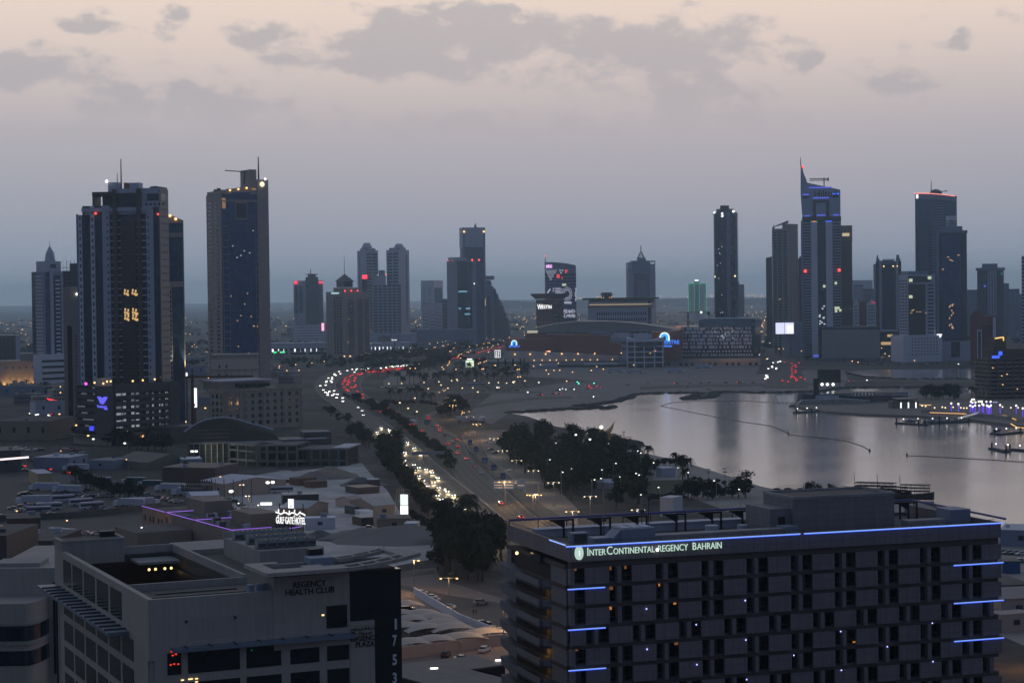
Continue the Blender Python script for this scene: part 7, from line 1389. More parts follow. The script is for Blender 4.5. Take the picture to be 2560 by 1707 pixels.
# floating booms
def boom(pts,label,z=.1):
 pp=smoothline([P(*zK(*q))for q in pts],8);mb=MB();d=0
 for a,b in zip(pp,pp[1:]):
  ln=(b-a).length;n=max(1,int(ln/7))
  for k in range(n):
   u,v=a.lerp(b,(k+.1)/n),a.lerp(b,(k+.78)/n);mb.tube([u+Vector((0,0,.25)),v+Vector((0,0,.25))],.2,5)
 o=mb.build('floating_boom',M_black);tag(o,label,'boom');return o
boom([(-700,520),(-560,548),(-300,600),(0,655),(150,676),(250,697),(330,728),(372,757)],'left half of the long curved line of floats in the bay')
boom([(372,760),(560,780),(770,802),(900,828),(1000,862),(1055,897)],'right half of the long curved line of floats, ending mid bay')
boom([(-700,520),(-600,494),(-450,482),(-310,476),(-200,480),(0,478),(200,490),(470,496)],'far line of floats running across to the stage hall')
boom([(1368,938),(1550,944),(1750,955),(1950,966),(2150,978),(2360,992)],'straight line of floats near the right edge of the bay')
for i,(x,y)in enumerate(((372,755),(1055,897),(1368,935))):o=MB().cyl(0,0,0,1.7,.7,.2,8).build('buoy',M_black);o.location=P(*zK(x,y));tag(o,('buoy where the two halves of the float line meet','buoy ending the curved float line','buoy at the left end of the straight float line')[i],'buoy')
# sail-shaped pavilion by the park
D_=P(*zH(1100,480)).y;c0=PD(*zH(1060,480),D_);t=thing('shell_pavilion','tan shell-roofed waterside restaurant with a curved horn spire','restaurant',(c0.x,D_,0));k_=.2979/F*D_;zz_=lambda y:zat(*zH(1060,y),D_)
M_shell=mat('tan_shell',(.24,.19,.12),.6,.1)
mb=MB();ring=[]
horn=[(1128,303,1),(1118,340,7),(1100,375,15),(1075,405,26),(1040,425,34),(990,440,30)]
mb.tube([((x-1060)*k_,0,zz_(y))for x,y,r_ in horn],[max(.15,r_*k_*.95)for x,y,r_ in horn],10);mb.build('horn',M_shell,t,True)
mb=MB();mb.ball(((1120-1060)*k_,2,zz_(470)),60*k_,14,8,.95);mb.build('shell',M_shell,t,True);mb=MB();mb.ball(((920-1060)*k_,4,zz_(455)),48*k_,12,7,.9);mb.build('shell',mat('dim_shell',(.16,.14,.11),.6),t,True)
mb=MB();mb.prism([((x-1060)*k_,y_)for x,y_ in((860,-6),(1200,-8),(1275,2),(1275,16),(860,18))],0,zz_(478));mb.build('terrace',M_conc,t);mb=MB();mb.tube([((x-1060)*k_,-6 if x<1220 else 2,zz_(446))for x in(1120,1275)],.2,5);[mb.box((x-1060)*k_,(x-1060)*k_+.2,-6,-5.8,zz_(478),zz_(446))for x in range(1120,1270,14)];mb.build('railing',M_dgrey,t)
MB().ball(((1018-1060)*k_,-3,zz_(358)),1.15,8,5).build('globe_lamp',em('globe_peach',(1,.86,.68),3.0),t);MB().cyl((1018-1060)*k_,-3,0,zz_(366),.15,None,6).build('lamp_post',M_dgrey,t);point(Vector((c0.x+(1150-1060)*k_,D_-12,8)),500,(1,.8,.35));point(Vector((c0.x+(940-1060)*k_,D_-12,6)),500,(.9,.9,.5))
t=thing('waterside_shop','small lit row of waterside shops left of the shell-roofed restaurant','shop',P(*zH(785,450)));MB().box(0,14,0,9,0,4).build('wall',M_dgrey,t);MB().box(-1,15,-1,10,4,4.5).build('roof',M_black,t);mb=MB();[MB().box(i*4+.4,i*4+2.6,-.15,0,1,3.4).build('lit_window',em('window_cream',(1,.85,.5),.8),t)for i in range(3)]
# dhows ashore
def dhow(px,rz,ln,label,cabin):
 p=P(*px);t=thing('dhow',label,'boat',p,rz);w=ln*.13;mb=MB();n=12;sec=[]
 for i in range(n+1):
  s_=i/n;x=(s_-.5)*ln;b=w*math.sin(math.pi*min(.97,max(.06,s_*.9+.08)))**.6;keel=.3+2.4*max(0,s_-.7)**1.2;sheer=2.7+2.6*abs(s_-.45)**1.8*2.2+(2.5*max(0,s_-.85)*4);sec.append([(x,-b,sheer),(x,-b*.75,(sheer+keel)/2),(x,0,keel),(x,b*.75,(sheer+keel)/2),(x,b,sheer)])
 vs=[q for s_ in sec for q in s_];fs=[(i*5+k,i*5+k+1,i*5+k+6,i*5+k+5)for i in range(n)for k in range(4)]+[(i*5,i*5+5,i*5+9,i*5+4)for i in range(n)]+[(0,4,3,2,1),(n*5,n*5+1,n*5+2,n*5+3,n*5+4)]
 mb.add(vs,fs);mb.build('hull',mat('weathered_timber',(.06,.045,.035),.85,.3,.4),t);mb=MB()
 for h_ in(4.2,5.6,7.0)[:2+cabin]:mb.box(-ln*.42,ln*(.02+.1*cabin),-w*.85,w*.85,h_,h_+.18)
 for i in range(6):[mb.box(-ln*.41+i*ln*.085,-ln*.41+i*ln*.085+.18,s_*w*.8-.09,s_*w*.8+.09,2.6,5.6+1.4*cabin)for s_ in(-1,1)]
 mb.build('deck_frame',mat('weathered_timber',(.06,.045,.035),.85,.3,.4),t);mb=MB();mb.tube([(ln*.12,0,3),(ln*.14,0,11)],.14,5);mb.tube([(ln*.0,0,4.2),(ln*.48,0,5.8)],.08,4);mb.build('mast',M_dgrey,t);return t
dhow(zK(1010,1290),R(155),34,'largest old wooden dhow on the shore, with a stepped timber deckhouse',1);dhow(zK(1180,1300),R(158),24,'middle wooden dhow with a raised pale prow on the shore',0);dhow(zK(1370,1310),R(160),24,'right-hand wooden dhow with bare frame railings on the shore',1)
t=thing('shore_fence','thin wire fence along the shore left of the dhows','fence',P(*zK(280,1240)));d=P(*zK(720,1235))-P(*zK(280,1240));mb=MB();[mb.box(d.x*k/24,d.x*k/24+.12,d.y*k/24,d.y*k/24+.12,0,3.2)for k in range(25)];mb.tube([(0,0,3.1),(d.x,d.y,3.1)],.05,4);mb.tube([(0,0,1.6),(d.x,d.y,1.6)],.04,4);mb.build('posts',M_dgrey,t)
for args in(('park_kiosk','white kiosk with a flat roof in the park near the shore path','kiosk',zH(1530,780),zH(1640,775),8,4.5,M_lgrey,M_white,0),('tent','pale tent among the park trees','tent',zH(980,875),zH(1120,880),10,3,M_lgrey,M_white,1.2),('pump_house','grey round-cornered pump house at the park corner by the hotel roof','building',zH(1512,1110),zH(1625,1115),10,8,M_lgrey,M_lgrey,0),('pergola','thin pale pergola among the park trees','pergola',zH(1085,620),zH(1150,618),4,3,M_black,M_lgrey,0)):shed(*args)
# ---------------------------------------------------------------- vehicles
PAINT={'white':mat('car_white',(.62,.63,.65),.25,.04,1,spec=.6),'silver':mat('car_silver',(.34,.35,.37),.25,.05,1,spec=.6,metal=.4),'black':mat('car_black',(.014,.015,.017),.2,.1,1,spec=.6),'red':mat('car_red',(.25,.02,.02),.25,.05,1,spec=.6),'grey':mat('car_grey',(.10,.105,.115),.25,.05,1,spec=.6),'blue':mat('car_blue',(.03,.05,.12),.25,.05,1,spec=.6)}
M_tyre=mat('tyre',(.012,.012,.012),.85,.1,2)
M_head=em('headlight_glow',(1,.97,.9),4.0);M_tail=em('tail_light_glow',(1,.03,.03),2.0);M_taild=em('tail_light_dim',(.8,.02,.03),.25);M_headd=mat('headlight_off',(.5,.5,.5),.2)
PRO={}
def body_prism(suv):
 if suv:lower=[(-2.3,.35),(2.3,.35),(2.38,.75),(2.2,1.02),(1.05,1.12),(-2.25,1.15),(-2.38,.8)];cab=[(-2.15,1.13),(1.1,1.1),(.45,1.68),(-1.95,1.7)]
 else:lower=[(-2.25,.3),(2.25,.3),(2.35,.62),(2.15,.85),(.95,.95),(-1.6,.98),(-2.3,.9),(-2.35,.6)];cab=[(-1.75,.96),(1.05,.93),(.3,1.4),(-1.0,1.43)]
 return lower,cab
def make_car(colour,suv,lit,far):
 key=(colour,suv,lit,far)
 if key in PRO:return PRO[key]
 lower,cab=body_prism(suv);w=.95 if suv else .9;top=max(z for _,z in cab)
 mb=MB();mb.xprism(lower,-w,w,0)
 n=len(cab);vs=[]  # tapering cabin: wide at the belt line, narrower at the roof
 for sgn_ in(-1,1):vs+=[(x,sgn_*(w-.05 if z<top-.3 else w-.22),z)for x,z in cab]
 fs=[(0,1,2,3),(7,6,5,4)]+[(i,4+i,4+(i+1)%4,(i+1)%4)for i in(0,1,3)]
 roof=[(2,3,7,6)]
 hm,tm={'head':(M_head,M_taild),'tail':(M_headd,M_tail),'off':(M_headd,M_taild)}[lit]
 P_=PAINT[colour];r=.13
 if far:r=(.42 if lit=='head' else .38)*(1.15 if far==2 else .85)
 if far:  # seen a few pixels wide only: one mesh
  mb.add(vs,fs,1);mb.add(vs,[(2,6,7,3)],0)
  for s_ in(-1,1):mb.ball((2.34,s_*.62,.72),r if lit=='head' else .12,6,4,1,2);mb.ball((-2.36,s_*.66,.85),r if lit=='tail' else .12,6,4,1,3);[mb.box(x-.3,x+.3,s_*w-.1,s_*w+.04,0,.62,4)for x in(-1.4,1.45)]
  o=mb.build('car',[P_,M_glassd,hm,tm,M_tyre]);o.location=(0,-250,-50);PRO[key]=o;return o
 t=thing('car','x','car',(0,-250,-50));mb.build('body',P_,t)
 g=MB();g.add(vs,fs);g.build('window_glass',M_glassd,t);MB().add([(x,y,z+.01)for x,y,z in vs],[(2,6,7,3)]).build('roof',P_,t)
 for s_ in(-1,1):
  for x in(-1.4,1.45):wv=MB();wv.v=[];k=10;ring=[(x+.33*math.cos(2*math.pi*i/k),.33+.33*math.sin(2*math.pi*i/k))for i in range(k)];wv.xprism(ring,s_*w-(.2 if s_>0 else .03),s_*w+(.03 if s_>0 else .2));wv.build('wheel',M_tyre,t)
  MB().ball((2.3,s_*.64,.74),.32 if lit=='head' else .13,8,5,.85).build('headlight',hm,t);MB().ball((-2.33,s_*.68,.88),.3 if lit=='tail' else .12,8,5,.8).build('tail_light',tm,t)
 PRO[key]=t;return t
CARS=[]
def put_car(px,rz,colour,suv,lit,label,group,far=False,z=.07):
 p=P(*px,z)if not isinstance(px,Vector)else px
 if far and p.y>1750:far=2
 key=(colour,suv,lit,far);pr=make_car(colour,suv,lit,far)
 if not pr.get('used'):
  pr['used']=1;pr.location=p;pr.rotation_euler=(0,0,rz);o=pr
 else:o=dup(pr,p,rz)
 tag(o,label,'car',group);CARS.append(o);return o
def road_dir(pt,line):  # tangent of a road line at the nearest point
 i=min(range(len(line)-1),key=lambda k:(line[k]-pt).length_squared);d=line[i+1]-line[i];return math.atan2(d.y,d.x)
MX={'white':'white','silver':'silver','black':'black','red':'dark red','grey':'dark grey','blue':'dark blue'}
qc=random.Random(17);COL=['white','white','white','silver','silver','black','grey','grey','blue','red']
near_heads=[(1568,1268),(1645,1250),(1750,1240),(1757,1285),(1912,1340),(1962,1318),(1797,1378),(2055,1432),(2000,1548),(1655,1143),(1602,1110),(1553,1177),(1522,1145),(1480,1107),(1528,1080),(1523,997),(1475,952),(1425,925),(1363,910),(1325,930),(1485,1038),(1362,980),(1400,1018),(1440,1065),(1375,787),(1327,745),(1247,783),(1243,850),(1268,698),(1143,638),(1120,597),(1047,575),(1014,612),(898,467),(888,430),(855,403),(1323,886),(1252,890)]
for i,(x,y)in enumerate(near_heads):
 p=P(*zE(x,y),.07);a=road_dir(p,LA)+math.pi;col=qc.choice(COL);suv=qc.random()<.45
 o=put_car(zE(x,y),a,col,suv,'head',MX[col]+(' four-wheel drive' if suv else ' saloon')+' with headlights on coming down the near stretch of highway','cars with headlights on the near stretch of highway')
 if i<33:d=Vector((math.cos(a),math.sin(a),0));spot(p+d*2.6+Vector((0,0,.9)),p+d*11,5500,(1,.74,.42),44,.9,.3)
for i,(x,y)in enumerate(((1918,1512),(1497,718),(1885,950))):p=P(*zE(x,y),.07);put_car(zE(x,y),road_dir(p,LA)+math.pi,'white',False,'off',('white saloon without lights near the bottom of the highway','white saloon half hidden by the median shrubs','white saloon on the right carriageway by the service road')[i],None)
for x,y in((728,350),(727,323),(676,320),(683,292),(602,298),(640,300),(565,255),(615,268),(655,262),(585,215),(540,220),(593,180),(640,165),(610,155),(660,120),(710,118),(672,132),(640,150),(590,190),(637,190),(582,275),(600,283),(628,178),(660,128),(655,290)):
 p=P(*zE(x,y),.07);col=qc.choice(COL);put_car(zE(x,y),road_dir(p,LA)+math.pi,col,qc.random()<.4,'head','car with white headlights in the queue on the far bend of the highway','cars with headlights queueing on the far bend',True)
for x,y in((845,85),(890,80),(950,75),(970,70),(1155,62),(1170,58),(1185,55),(1262,47),(1278,46),(1240,50),(1270,52),(700,100),(770,92),(1100,66),(1225,55),(1330,34),(1390,26)):
 p=P(*zE(x,y),.07);put_car(zE(x,y),road_dir(p,LA)+math.pi,qc.choice(COL),False,'head','tiny far car with white headlights beyond the bend','far cars with headlights beyond the bend',True)
reds=[(740,233),(765,255),(775,265),(800,235),(832,228),(735,190),(740,170),(760,150),(775,200),(770,185),(780,170),(825,183),(835,155),(828,170),(845,125),(860,120),(885,122),(800,135),(765,210),(893,295),(893,318),(750,160),(790,142),(815,128),(870,128),(895,118),(745,180),(835,148),(770,215),(785,188),(838,215),(757,248),(822,232),(850,268),(728,205)]
for x,y in reds:
 p=P(*zE(x,y),.07);col=qc.choice(COL);put_car(zE(x,y),road_dir(p,RA),col,qc.random()<.4,'tail','car with red tail lights in the jam on the far bend of the highway','cars with red tail lights jammed on the far bend',True)
far_reds=[(930,97),(975,95),(1060,85),(1085,82),(1140,78),(1200,72),(1215,73),(1230,70),(1255,68),(1270,67),(1300,60),(1340,52),(1355,50),(1380,45),(1400,43),(1430,38),(1450,31),(990,96),(945,99),(1070,86),(1125,80),(1190,75),(1245,71),(1315,58),(1390,46),(1345,55)]
for x,y in far_reds:p=P(*zE(x,y),.07);put_car(zE(x,y),road_dir(p,RA),qc.choice(COL),False,'tail','tiny far car with red tail lights in the long queue beyond the bend','far cars with tail lights beyond the bend',True)
for k in range(70):  # fill out the two streams beyond the bend
 far_i=qc.randint(62,len(RA)-2);f_=qc.choice((.12,.38,.62,.86));u=qc.random()
 p=RA[far_i].lerp(RA[far_i+1],u).lerp(RB[min(far_i,len(RB)-2)].lerp(RB[min(far_i+1,len(RB)-1)],u),f_);p.z=.07
 if k<44:put_car(p,road_dir(p,RA),qc.choice(COL),False,'tail','tiny far car with red tail lights in the long queue beyond the bend','far cars with tail lights beyond the bend',True)
 else:
  j=qc.randint(62,min(len(LA),len(LB))-2);p=LA[j].lerp(LB[j],f_);p.z=.07;put_car(p,road_dir(p,LA)+math.pi,qc.choice(COL),False,'head','tiny far car with white headlights beyond the bend','far cars with headlights beyond the bend',True)
dl=[(1620,1338),(1640,1335),(1665,1330),(1690,1325),(1715,1320),(1735,1315),(1755,1308),(1850,1285),(1870,1280),(1890,1278),(1905,1272),(1925,1268),(1950,1262),(1970,1256),(2000,1250),(2020,1245),(2040,1242),(2060,1238),(2080,1232),(1650,1342),(1700,1330),(1880,1285),(1960,1266),(2050,1246),(1875,1340),(1885,1335)]
for x,y in dl:put_car(zD(x,y),R(55),qc.choice(COL),False,'tail','tiny far car with red tail lights on the road running up beside the mall','far cars with tail lights beside the mall',True)
for x,y in((1038,437),(1110,413),(1158,440),(1395,600),(1520,555),(1537,578),(1537,597),(1583,635),(1687,672),(1605,708),(1655,697),(1690,732),(1688,787),(1765,832),(2055,1213),(2223,1330),(1445,480),(1440,497),(1460,515),(1505,440)):
 p=P(*zE(x,y),.07);col=qc.choice(COL);suv=qc.random()<.4;put_car(zE(x,y),road_dir(p,RA),col,suv,'off' if(x,y)in((1583,635),(1655,697),(1505,440),(1460,515))else 'tail',MX[col]+(' four-wheel drive' if suv else ' saloon')+' heading away on the right-hand carriageway','cars heading away on the near right-hand carriageway')
# boulevard beside the spired hotel
for x,y in((180,295),(190,280),(185,265),(198,285),(205,210),(238,198),(272,205),(245,160),(285,155),(305,148),(235,190),(195,270),(270,212),(300,150)):put_car(zK(x,y),R(262),qc.choice(COL),False,'head','far car with white headlights on the boulevard below the white screen','cars with headlights on the boulevard',True)
for x,y in((340,155),(400,165),(405,190),(430,180),(400,208),(402,228),(432,240),(405,250),(400,270),(395,285),(430,290),(475,285),(510,300),(440,310),(440,300),(462,160),(415,280),(435,195),(322,312),(370,320),(432,225)):put_car(zK(x,y),R(85),qc.choice(COL),False,'tail','far car with red tail lights on the boulevard below the white screen','cars with tail lights on the boulevard',True)
# along the shore road and at the junction
for x,y,l in((895,1362,'tail'),(920,1380,'tail'),(935,1372,'tail'),(990,1378,'tail'),(1003,1365,'tail'),(908,1383,'tail'),(650,1395,'head'),(672,1388,'head'),(700,1395,'head'),(770,1392,'head'),(612,1430,'tail'),(655,1428,'tail'),(500,1440,'tail'),(390,1450,'off'),(975,1455,'head'),(1240,1352,'off'),(1400,1342,'off'),(1650,1342,'tail'),(1850,1340,'off'),(1920,1333,'off'),(2060,1335,'off'),(2180,1335,'tail'),(2220,1333,'off'),(2290,1335,'off'),(1745,1372,'off'),(1920,1390,'off'),(930,1245,'off'),(1760,1340,'off')):
 put_car(zG(x,y),R(qc.choice((0,180))+qc.uniform(-12,12)),qc.choice(COL),qc.random()<.4,l,{'head':'car with headlights on the sandy shore road near the junction','tail':'car with tail lights on the sandy shore road near the junction','off':'unlit car on the sandy road along the bay shore'}[l],{'head':'cars with headlights near the shore junction','tail':'cars with tail lights near the shore junction','off':'unlit cars on the shore road'}[l],True)
for x,y in[(240+i*21,812+6*(i%3))for i in range(30)]+[(1450+i*60,780+(i%3)*12)for i in range(16)]+[(1700+i*90,860)for i in range(6)]:
 put_car(zU(x+qc.uniform(-8,8),y),R(qc.choice((0,180))+qc.uniform(-8,8)),qc.choice(COL),qc.random()<.4,'off','unlit car standing in the palm-lined car park by the bend','unlit cars in the palm-lined car park',True)
# parked cars nearer
for x,y,a,c_,s_,lb in((1380,822,170,'white',0,'white saloon parked first in the row on the lane behind the shaded car park'),(1462,858,168,'white',0,'white saloon parked second in the row, overlapping its neighbour'),(1485,880,166,'white',0,'white saloon parked just in front of the overlapping one'),(1615,942,165,'white',0,'white saloon parked nearest the white boundary wall'),(1890,905,20,'silver',1,'silver people carrier turning in the lane left of the hotel'),(1905,1078,10,'black',0,'black saloon parked by the hotel lane lamp post'),(2005,1128,8,'black',0,'second black saloon, half behind the hotel lane lamp post'),(1595,1345,80,'black',1,'black four-wheel drive seen from behind below the orange-lit shades'),(1920,1305,70,'white',1,'white four-wheel drive below the orange-lit shades by the hotel'),(1275,965,10,'black',1,'black car under the fabric shades'),(1735,1375,5,'silver',0,'silver car half hidden by the dark flat roof')):
 put_car(zF(x,y),R(a),c_,bool(s_),'off',lb,None)
for x,y,a,c_,lb in((1960,688,190,'white','white saloon parked first in the bay by the park lamp'),(1985,702,190,'white','white saloon parked second in the bay by the park lamp'),(1965,757,195,'black','black saloon parked below the two white ones by the park'),(2005,782,195,'black','lower of the two black saloons parked by the park'),(2145,935,185,'white','white saloon on the service road by the park lawn')):put_car(zE(x,y),R(a),c_,False,'off',lb,None)
# the car and bus park on the left
lot=[]
for x0,y0,n,dx_,dy_ in((170,1050,7,70,-8),(260,1090,9,62,6),(600,905,5,60,8),(1080,860,7,70,4),(900,830,5,70,-6),(640,960,3,70,10),(1280,1050,4,70,4),(1950,850,4,90,30),(300,865,2,80,-8),(1180,900,6,62,-2),(2260,920,4,60,15),(20,1170,3,60,12),(60,1330,4,55,12),(1560,770,5,90,25),(330,530,6,60,8),(1150,1395,3,160,10),(1850,1370,3,60,5),(250,215,6,62,8),(900,235,5,60,12),(180,240,4,70,5)):
 for i in range(n):lot.append((x0+i*dx_+qc.uniform(-8,8),y0+i*dy_+qc.uniform(-4,4)))
for x,y in lot:put_car(zR(x,y),R(qc.choice((195,20,200))+qc.uniform(-10,10)),qc.choice(['white','white','silver','silver','grey','black']),qc.random()<.4,'off','unlit parked car in the big car and bus park at left','unlit cars in the big car and bus park',True)
for x,y in((1160,690),(0,0)):pass
for i,(x,y)in enumerate(((1275,672),(1370,695),(1435,735),(1510,805),(1305,785))):put_car(zS(x,y),R(-40),('black','black','black','silver','black')[i],True,'tail' if i==4 else 'off',('upper black car on the orange-lit lane','middle black car on the orange-lit lane','lower black car on the orange-lit lane','silver car below the black ones on the orange-lit lane','dark car with one red light by the violet neon')[i],None)
for i,(x,y)in enumerate(((650,525),(900,570),(510,495),(440,405),(1025,590),(300,480))):put_car(zR(x,y),R(150),qc.choice(COL),False,'tail','car with red tail lights on the road above the lorry park','cars with tail lights above the lorry park',True)
for i in range(22):put_car(zB(270+(i%8)*24+qc.uniform(-6,6),790+(i//8)*30+qc.uniform(-6,6)),R(qc.uniform(0,360)),qc.choice(COL),False,('head','off','head','tail')[i%4],'small car in the lit side street at far left','cars in the lit side street at far left',True)
for x,y in[(2160+i*55,480+4*i)for i in range(4)]+[(2200+i*50,555)for i in range(4)]:put_car(zL(x,y),R(200),qc.choice(['white','silver','grey']),False,'off','parked car at the right edge beyond the hotel','parked cars at the right edge',True)
for i in range(18):put_car(zK(900+i*48+qc.uniform(-15,15),172+qc.uniform(-4,4)),R(qc.choice((0,180))),qc.choice(COL),False,'off','tiny parked car in front of the blank grey box building','parked cars in front of the blank grey box',True)
for x,y,l in((1050,308,'head'),(1500,310,'off'),(1530,312,'off'),(1815,172,'head'),(860,315,'tail')):put_car(zK(x,y),R(180),'white',False,l,'car on the causeway between lagoon and bay','cars on the causeway',True)

# lorries, buses, pickup, motorbike
def make_lorry(nm,label,L_,h,boxm,cabm,group=None):
 t=thing(nm,label,'lorry',(0,-250,-50),0,group);MB().box(-L_,0,-1.25,1.25,1.1,h).build('trailer_box',boxm,t);MB().box(-L_-.02,.02,-1.27,1.27,h,h+.08).build('trailer_roof',M_white,t);mb=MB();mb.xprism([(.5,.7),(3,.7),(3,1.9),(2.7,3.0),(.5,3.2)],-1.2,1.2);mb.build('cab',cabm,t);MB().box(2.72,3.03,-1.0,1.0,1.9,2.7).build('windscreen',M_glassd,t)
 for x in(-L_*.9,-L_*.78,-1.5,1.6):
  for s_ in(-1,1):wv=MB();k=8;wv.xprism([(x+.5*math.cos(2*math.pi*i/k),.5+.5*math.sin(2*math.pi*i/k))for i in range(k)],s_*1.0-.15,s_*1.0+.15);wv.build('wheel',M_tyre,t)
 return t
M_bluec=mat('trailer_blue',(.10,.16,.28),.6,.1);lp=make_lorry('lorry','',13,4.0,M_lgrey,M_white);lp2=make_lorry('lorry','',10,3.9,M_glasst,M_white)
used=set()
for x,y,a,k,lb in((690,490,160,0,'cream lorry trailer by the road with tail lights'),(930,530,160,0,'second cream lorry trailer with an orange-lit edge'),(480,800,168,0,'long white lorry with a blue cab in the lorry park'),(800,830,160,0,'white lorry nearest the yellow-fronted building'),(1300,680,8,0,'big white-sided trailer behind the palms'),(1740,720,165,1,'dark trailer first in the row by the brown warehouse'),(1960,760,165,1,'teal trailer second in the row by the brown warehouse'),(2200,810,165,0,'white trailer third in the row, with markings'),(2430,870,165,0,'plain white trailer fourth in the row'),(1640,1020,160,0,'white lorry with a dark red tail at the near edge of the bus park'),(2100,1010,8,0,'long white trailer along the boundary wall'),(300,985,190,0,'white box lorry at the left end of the car park'),(680,1440,150,0,'white coach-like lorry on the street at left'),(2640,915,165,0,'white trailer under the dark letter sign')):
 src=lp2 if k else lp
 if k not in used:used.add(k);src.location=P(*zR(x,y));src.rotation_euler=(0,0,R(a));src['label']=lb
 else:dup(src,P(*zR(x,y)),R(a),lb)
for x,y,a,lb in((1305,545,110,'box lorry with red tail lights on the right-hand carriageway'),(1820,515,20,'white lorry parked left of its twin behind the dark tree'),(1890,515,100,'white lorry parked right of its twin behind the dark tree')):dup(lp,P(*zE(x,y)),R(a),lb)
for x,y in((1292,541),(1322,540)):o=MB().ball((0,0,0),.4,6,4).build('tail_light',M_tail);p=P(*zE(x,y),1.2);o.location=p;tag(o,('left' if x<1300 else 'right')+' red tail light of the box lorry on the right carriageway','tail light')
for x,y,lb in((1190,1250,'left of the long white lorries parked on the sand lot by the mall'),(1360,1255,'right of the long white lorries parked on the sand lot by the mall'),(1690,1248,'tanker-like pale lorry on the sand lot'),(1920,1210,'pale box lorry near the colonnade of the mall')):dup(lp,P(*zG(x,y)),R(3),lb,sc=1.35)
bus=thing('bus','white coach parked first in the row of the bus park','bus',P(*zR(860,950)),R(28));MB().box(-5.5,5.5,-1.25,1.25,.5,3.2).build('body',M_lgrey,bus);MB().box(-5.3,5.52,-1.28,1.28,1.6,2.6).build('window_band',M_glassd,bus);MB().box(-5.2,5.2,-1.1,1.1,3.2,3.35).build('roof',M_white,bus)
for x in(-3.5,3.4):
 for s_ in(-1,1):wv=MB();k=8;wv.xprism([(x+.5*math.cos(2*math.pi*i/k),.5+.5*math.sin(2*math.pi*i/k))for i in range(k)],s_*1.1-.15,s_*1.1+.17);wv.build('wheel',M_tyre,bus)
for x,y,a,lb in((1110,1000,28,'white coach parked second, to the right in the row of the bus park'),(1250,1050,30,'shorter coach at the right end of the bus park row'),(530,1110,12,'white coach in front of the near row of parked cars'),(1370,700,5,'white minibus beside the palms'),(340,1330,30,'white coach on the street by the tan villa'),(680,1060,12,'white coach behind the near row of parked cars')):dup(bus,P(*zR(x,y)),R(a),lb)
for x,y,lb in((1530,795,'white coach in the palm-lined car park'),(1630,790,'second white coach in the palm-lined car park')):dup(bus,P(*zU(x,y)),R(3),lb)
for x,y,lb in((1980,520,'long white coach in the palm-lined car park by the bus stop'),):pass
dup(bus,P(*zT(350,830)),R(10),'white site bus in the pale yard')
pk=thing('pickup','white double-cab pickup in the pale yard','pickup',P(*zT(1540,1350)),R(5));mb=MB();mb.xprism([(-2.6,.45),(2.6,.45),(2.7,.9),(2.4,1.15),(1.2,1.2),(-2.6,1.2)],-.95,.95);mb.build('body',PAINT['white'],pk);mb=MB();mb.xprism([(-.9,1.2),(1.2,1.2),(.6,1.8),(-.7,1.82)],-.82,.82);mb.build('cabin',M_glassd,pk);MB().box(-.7,.6,-.8,.8,1.82,1.88).build('roof',PAINT['white'],pk);MB().box(-2.5,-1.0,-.8,.8,1.1,1.22).build('load_bed',M_black,pk)
for x in(-1.7,1.7):
 for s_ in(-1,1):wv=MB();k=10;wv.xprism([(x+.42*math.cos(2*math.pi*i/k),.42+.42*math.sin(2*math.pi*i/k))for i in range(k)],s_*.88-.12,s_*.88+.12);wv.build('wheel',M_tyre,pk)
pk.scale=(1.25,1.25,1.25)
mo=thing('motorbike','motorbike with a red tail light alone on the right-hand carriageway','motorbike',P(*zE(1830,900)),R(110));mb=MB();mb.box(-.9,.9,-.16,.16,.5,1.0);mb.box(-.5,.2,-.22,.22,1.0,1.7);mb.ball((-.05,0,1.85),.17,6,4);mb.build('rider_and_frame',M_black,mo);MB().ball((-.95,0,.85),.25,6,4).build('tail_light',M_tail,mo)
for x in(-.7,.7):wv=MB();k=10;wv.xprism([(x+.33*math.cos(2*math.pi*i/k),.33+.33*math.sin(2*math.pi*i/k))for i in range(k)],-.07,.07);wv.build('wheel',M_tyre,mo)
# people (tiny, on the path and in the lane): one continuous body each
def person(px,rz,label,cloth,pose=0.0):
 me=bpy.data.meshes.new('person');J={'pelvis':(0,0,.95),'chest':(0,0,1.35),'neck':(0,0,1.5),'head':(0,.02,1.68),'sl':(-.19,0,1.42),'el':(-.25,.02,1.12),'hl':(-.24,.12,.86),'sr':(.19,0,1.42),'er':(.25,-.02,1.12),'hr':(.24,.06,.86),'kl':(-.1,.12,.5),'fl':(-.1,-.04,.06),'tl':(-.1,.14,.04),'kr':(.1,-.02,.5),'fr':(.1,-.2,.06),'tr':(.1,-.02,.04)}
 E=[('pelvis','chest'),('chest','neck'),('neck','head'),('chest','sl'),('sl','el'),('el','hl'),('chest','sr'),('sr','er'),('er','hr'),('pelvis','kl'),('kl','fl'),('fl','tl'),('pelvis','kr'),('kr','fr'),('fr','tr')];ks=list(J)
 me.from_pydata([J[k]for k in ks],[(ks.index(a),ks.index(b))for a,b in E],[]);me.materials.append(cloth);o=bpy.data.objects.new('person',me);C.objects.link(o)
 RAD={'pelvis':.16,'chest':.17,'neck':.06,'head':.12,'sl':.07,'el':.05,'hl':.045,'sr':.07,'er':.05,'hr':.045,'kl':.075,'fl':.05,'tl':.04,'kr':.075,'fr':.05,'tr':.04}
 md=o.modifiers.new('skin','SKIN');me.skin_vertices[0].data[0].use_root=True
 for i,k in enumerate(ks):me.skin_vertices[0].data[i].radius=(RAD[k],RAD[k])
 o.modifiers.new('sub','SUBSURF').levels=1;o.modifiers['sub'].render_levels=1
 o.location=P(*px);o.rotation_euler=(0,0,rz);tag(o,label,'person');return o
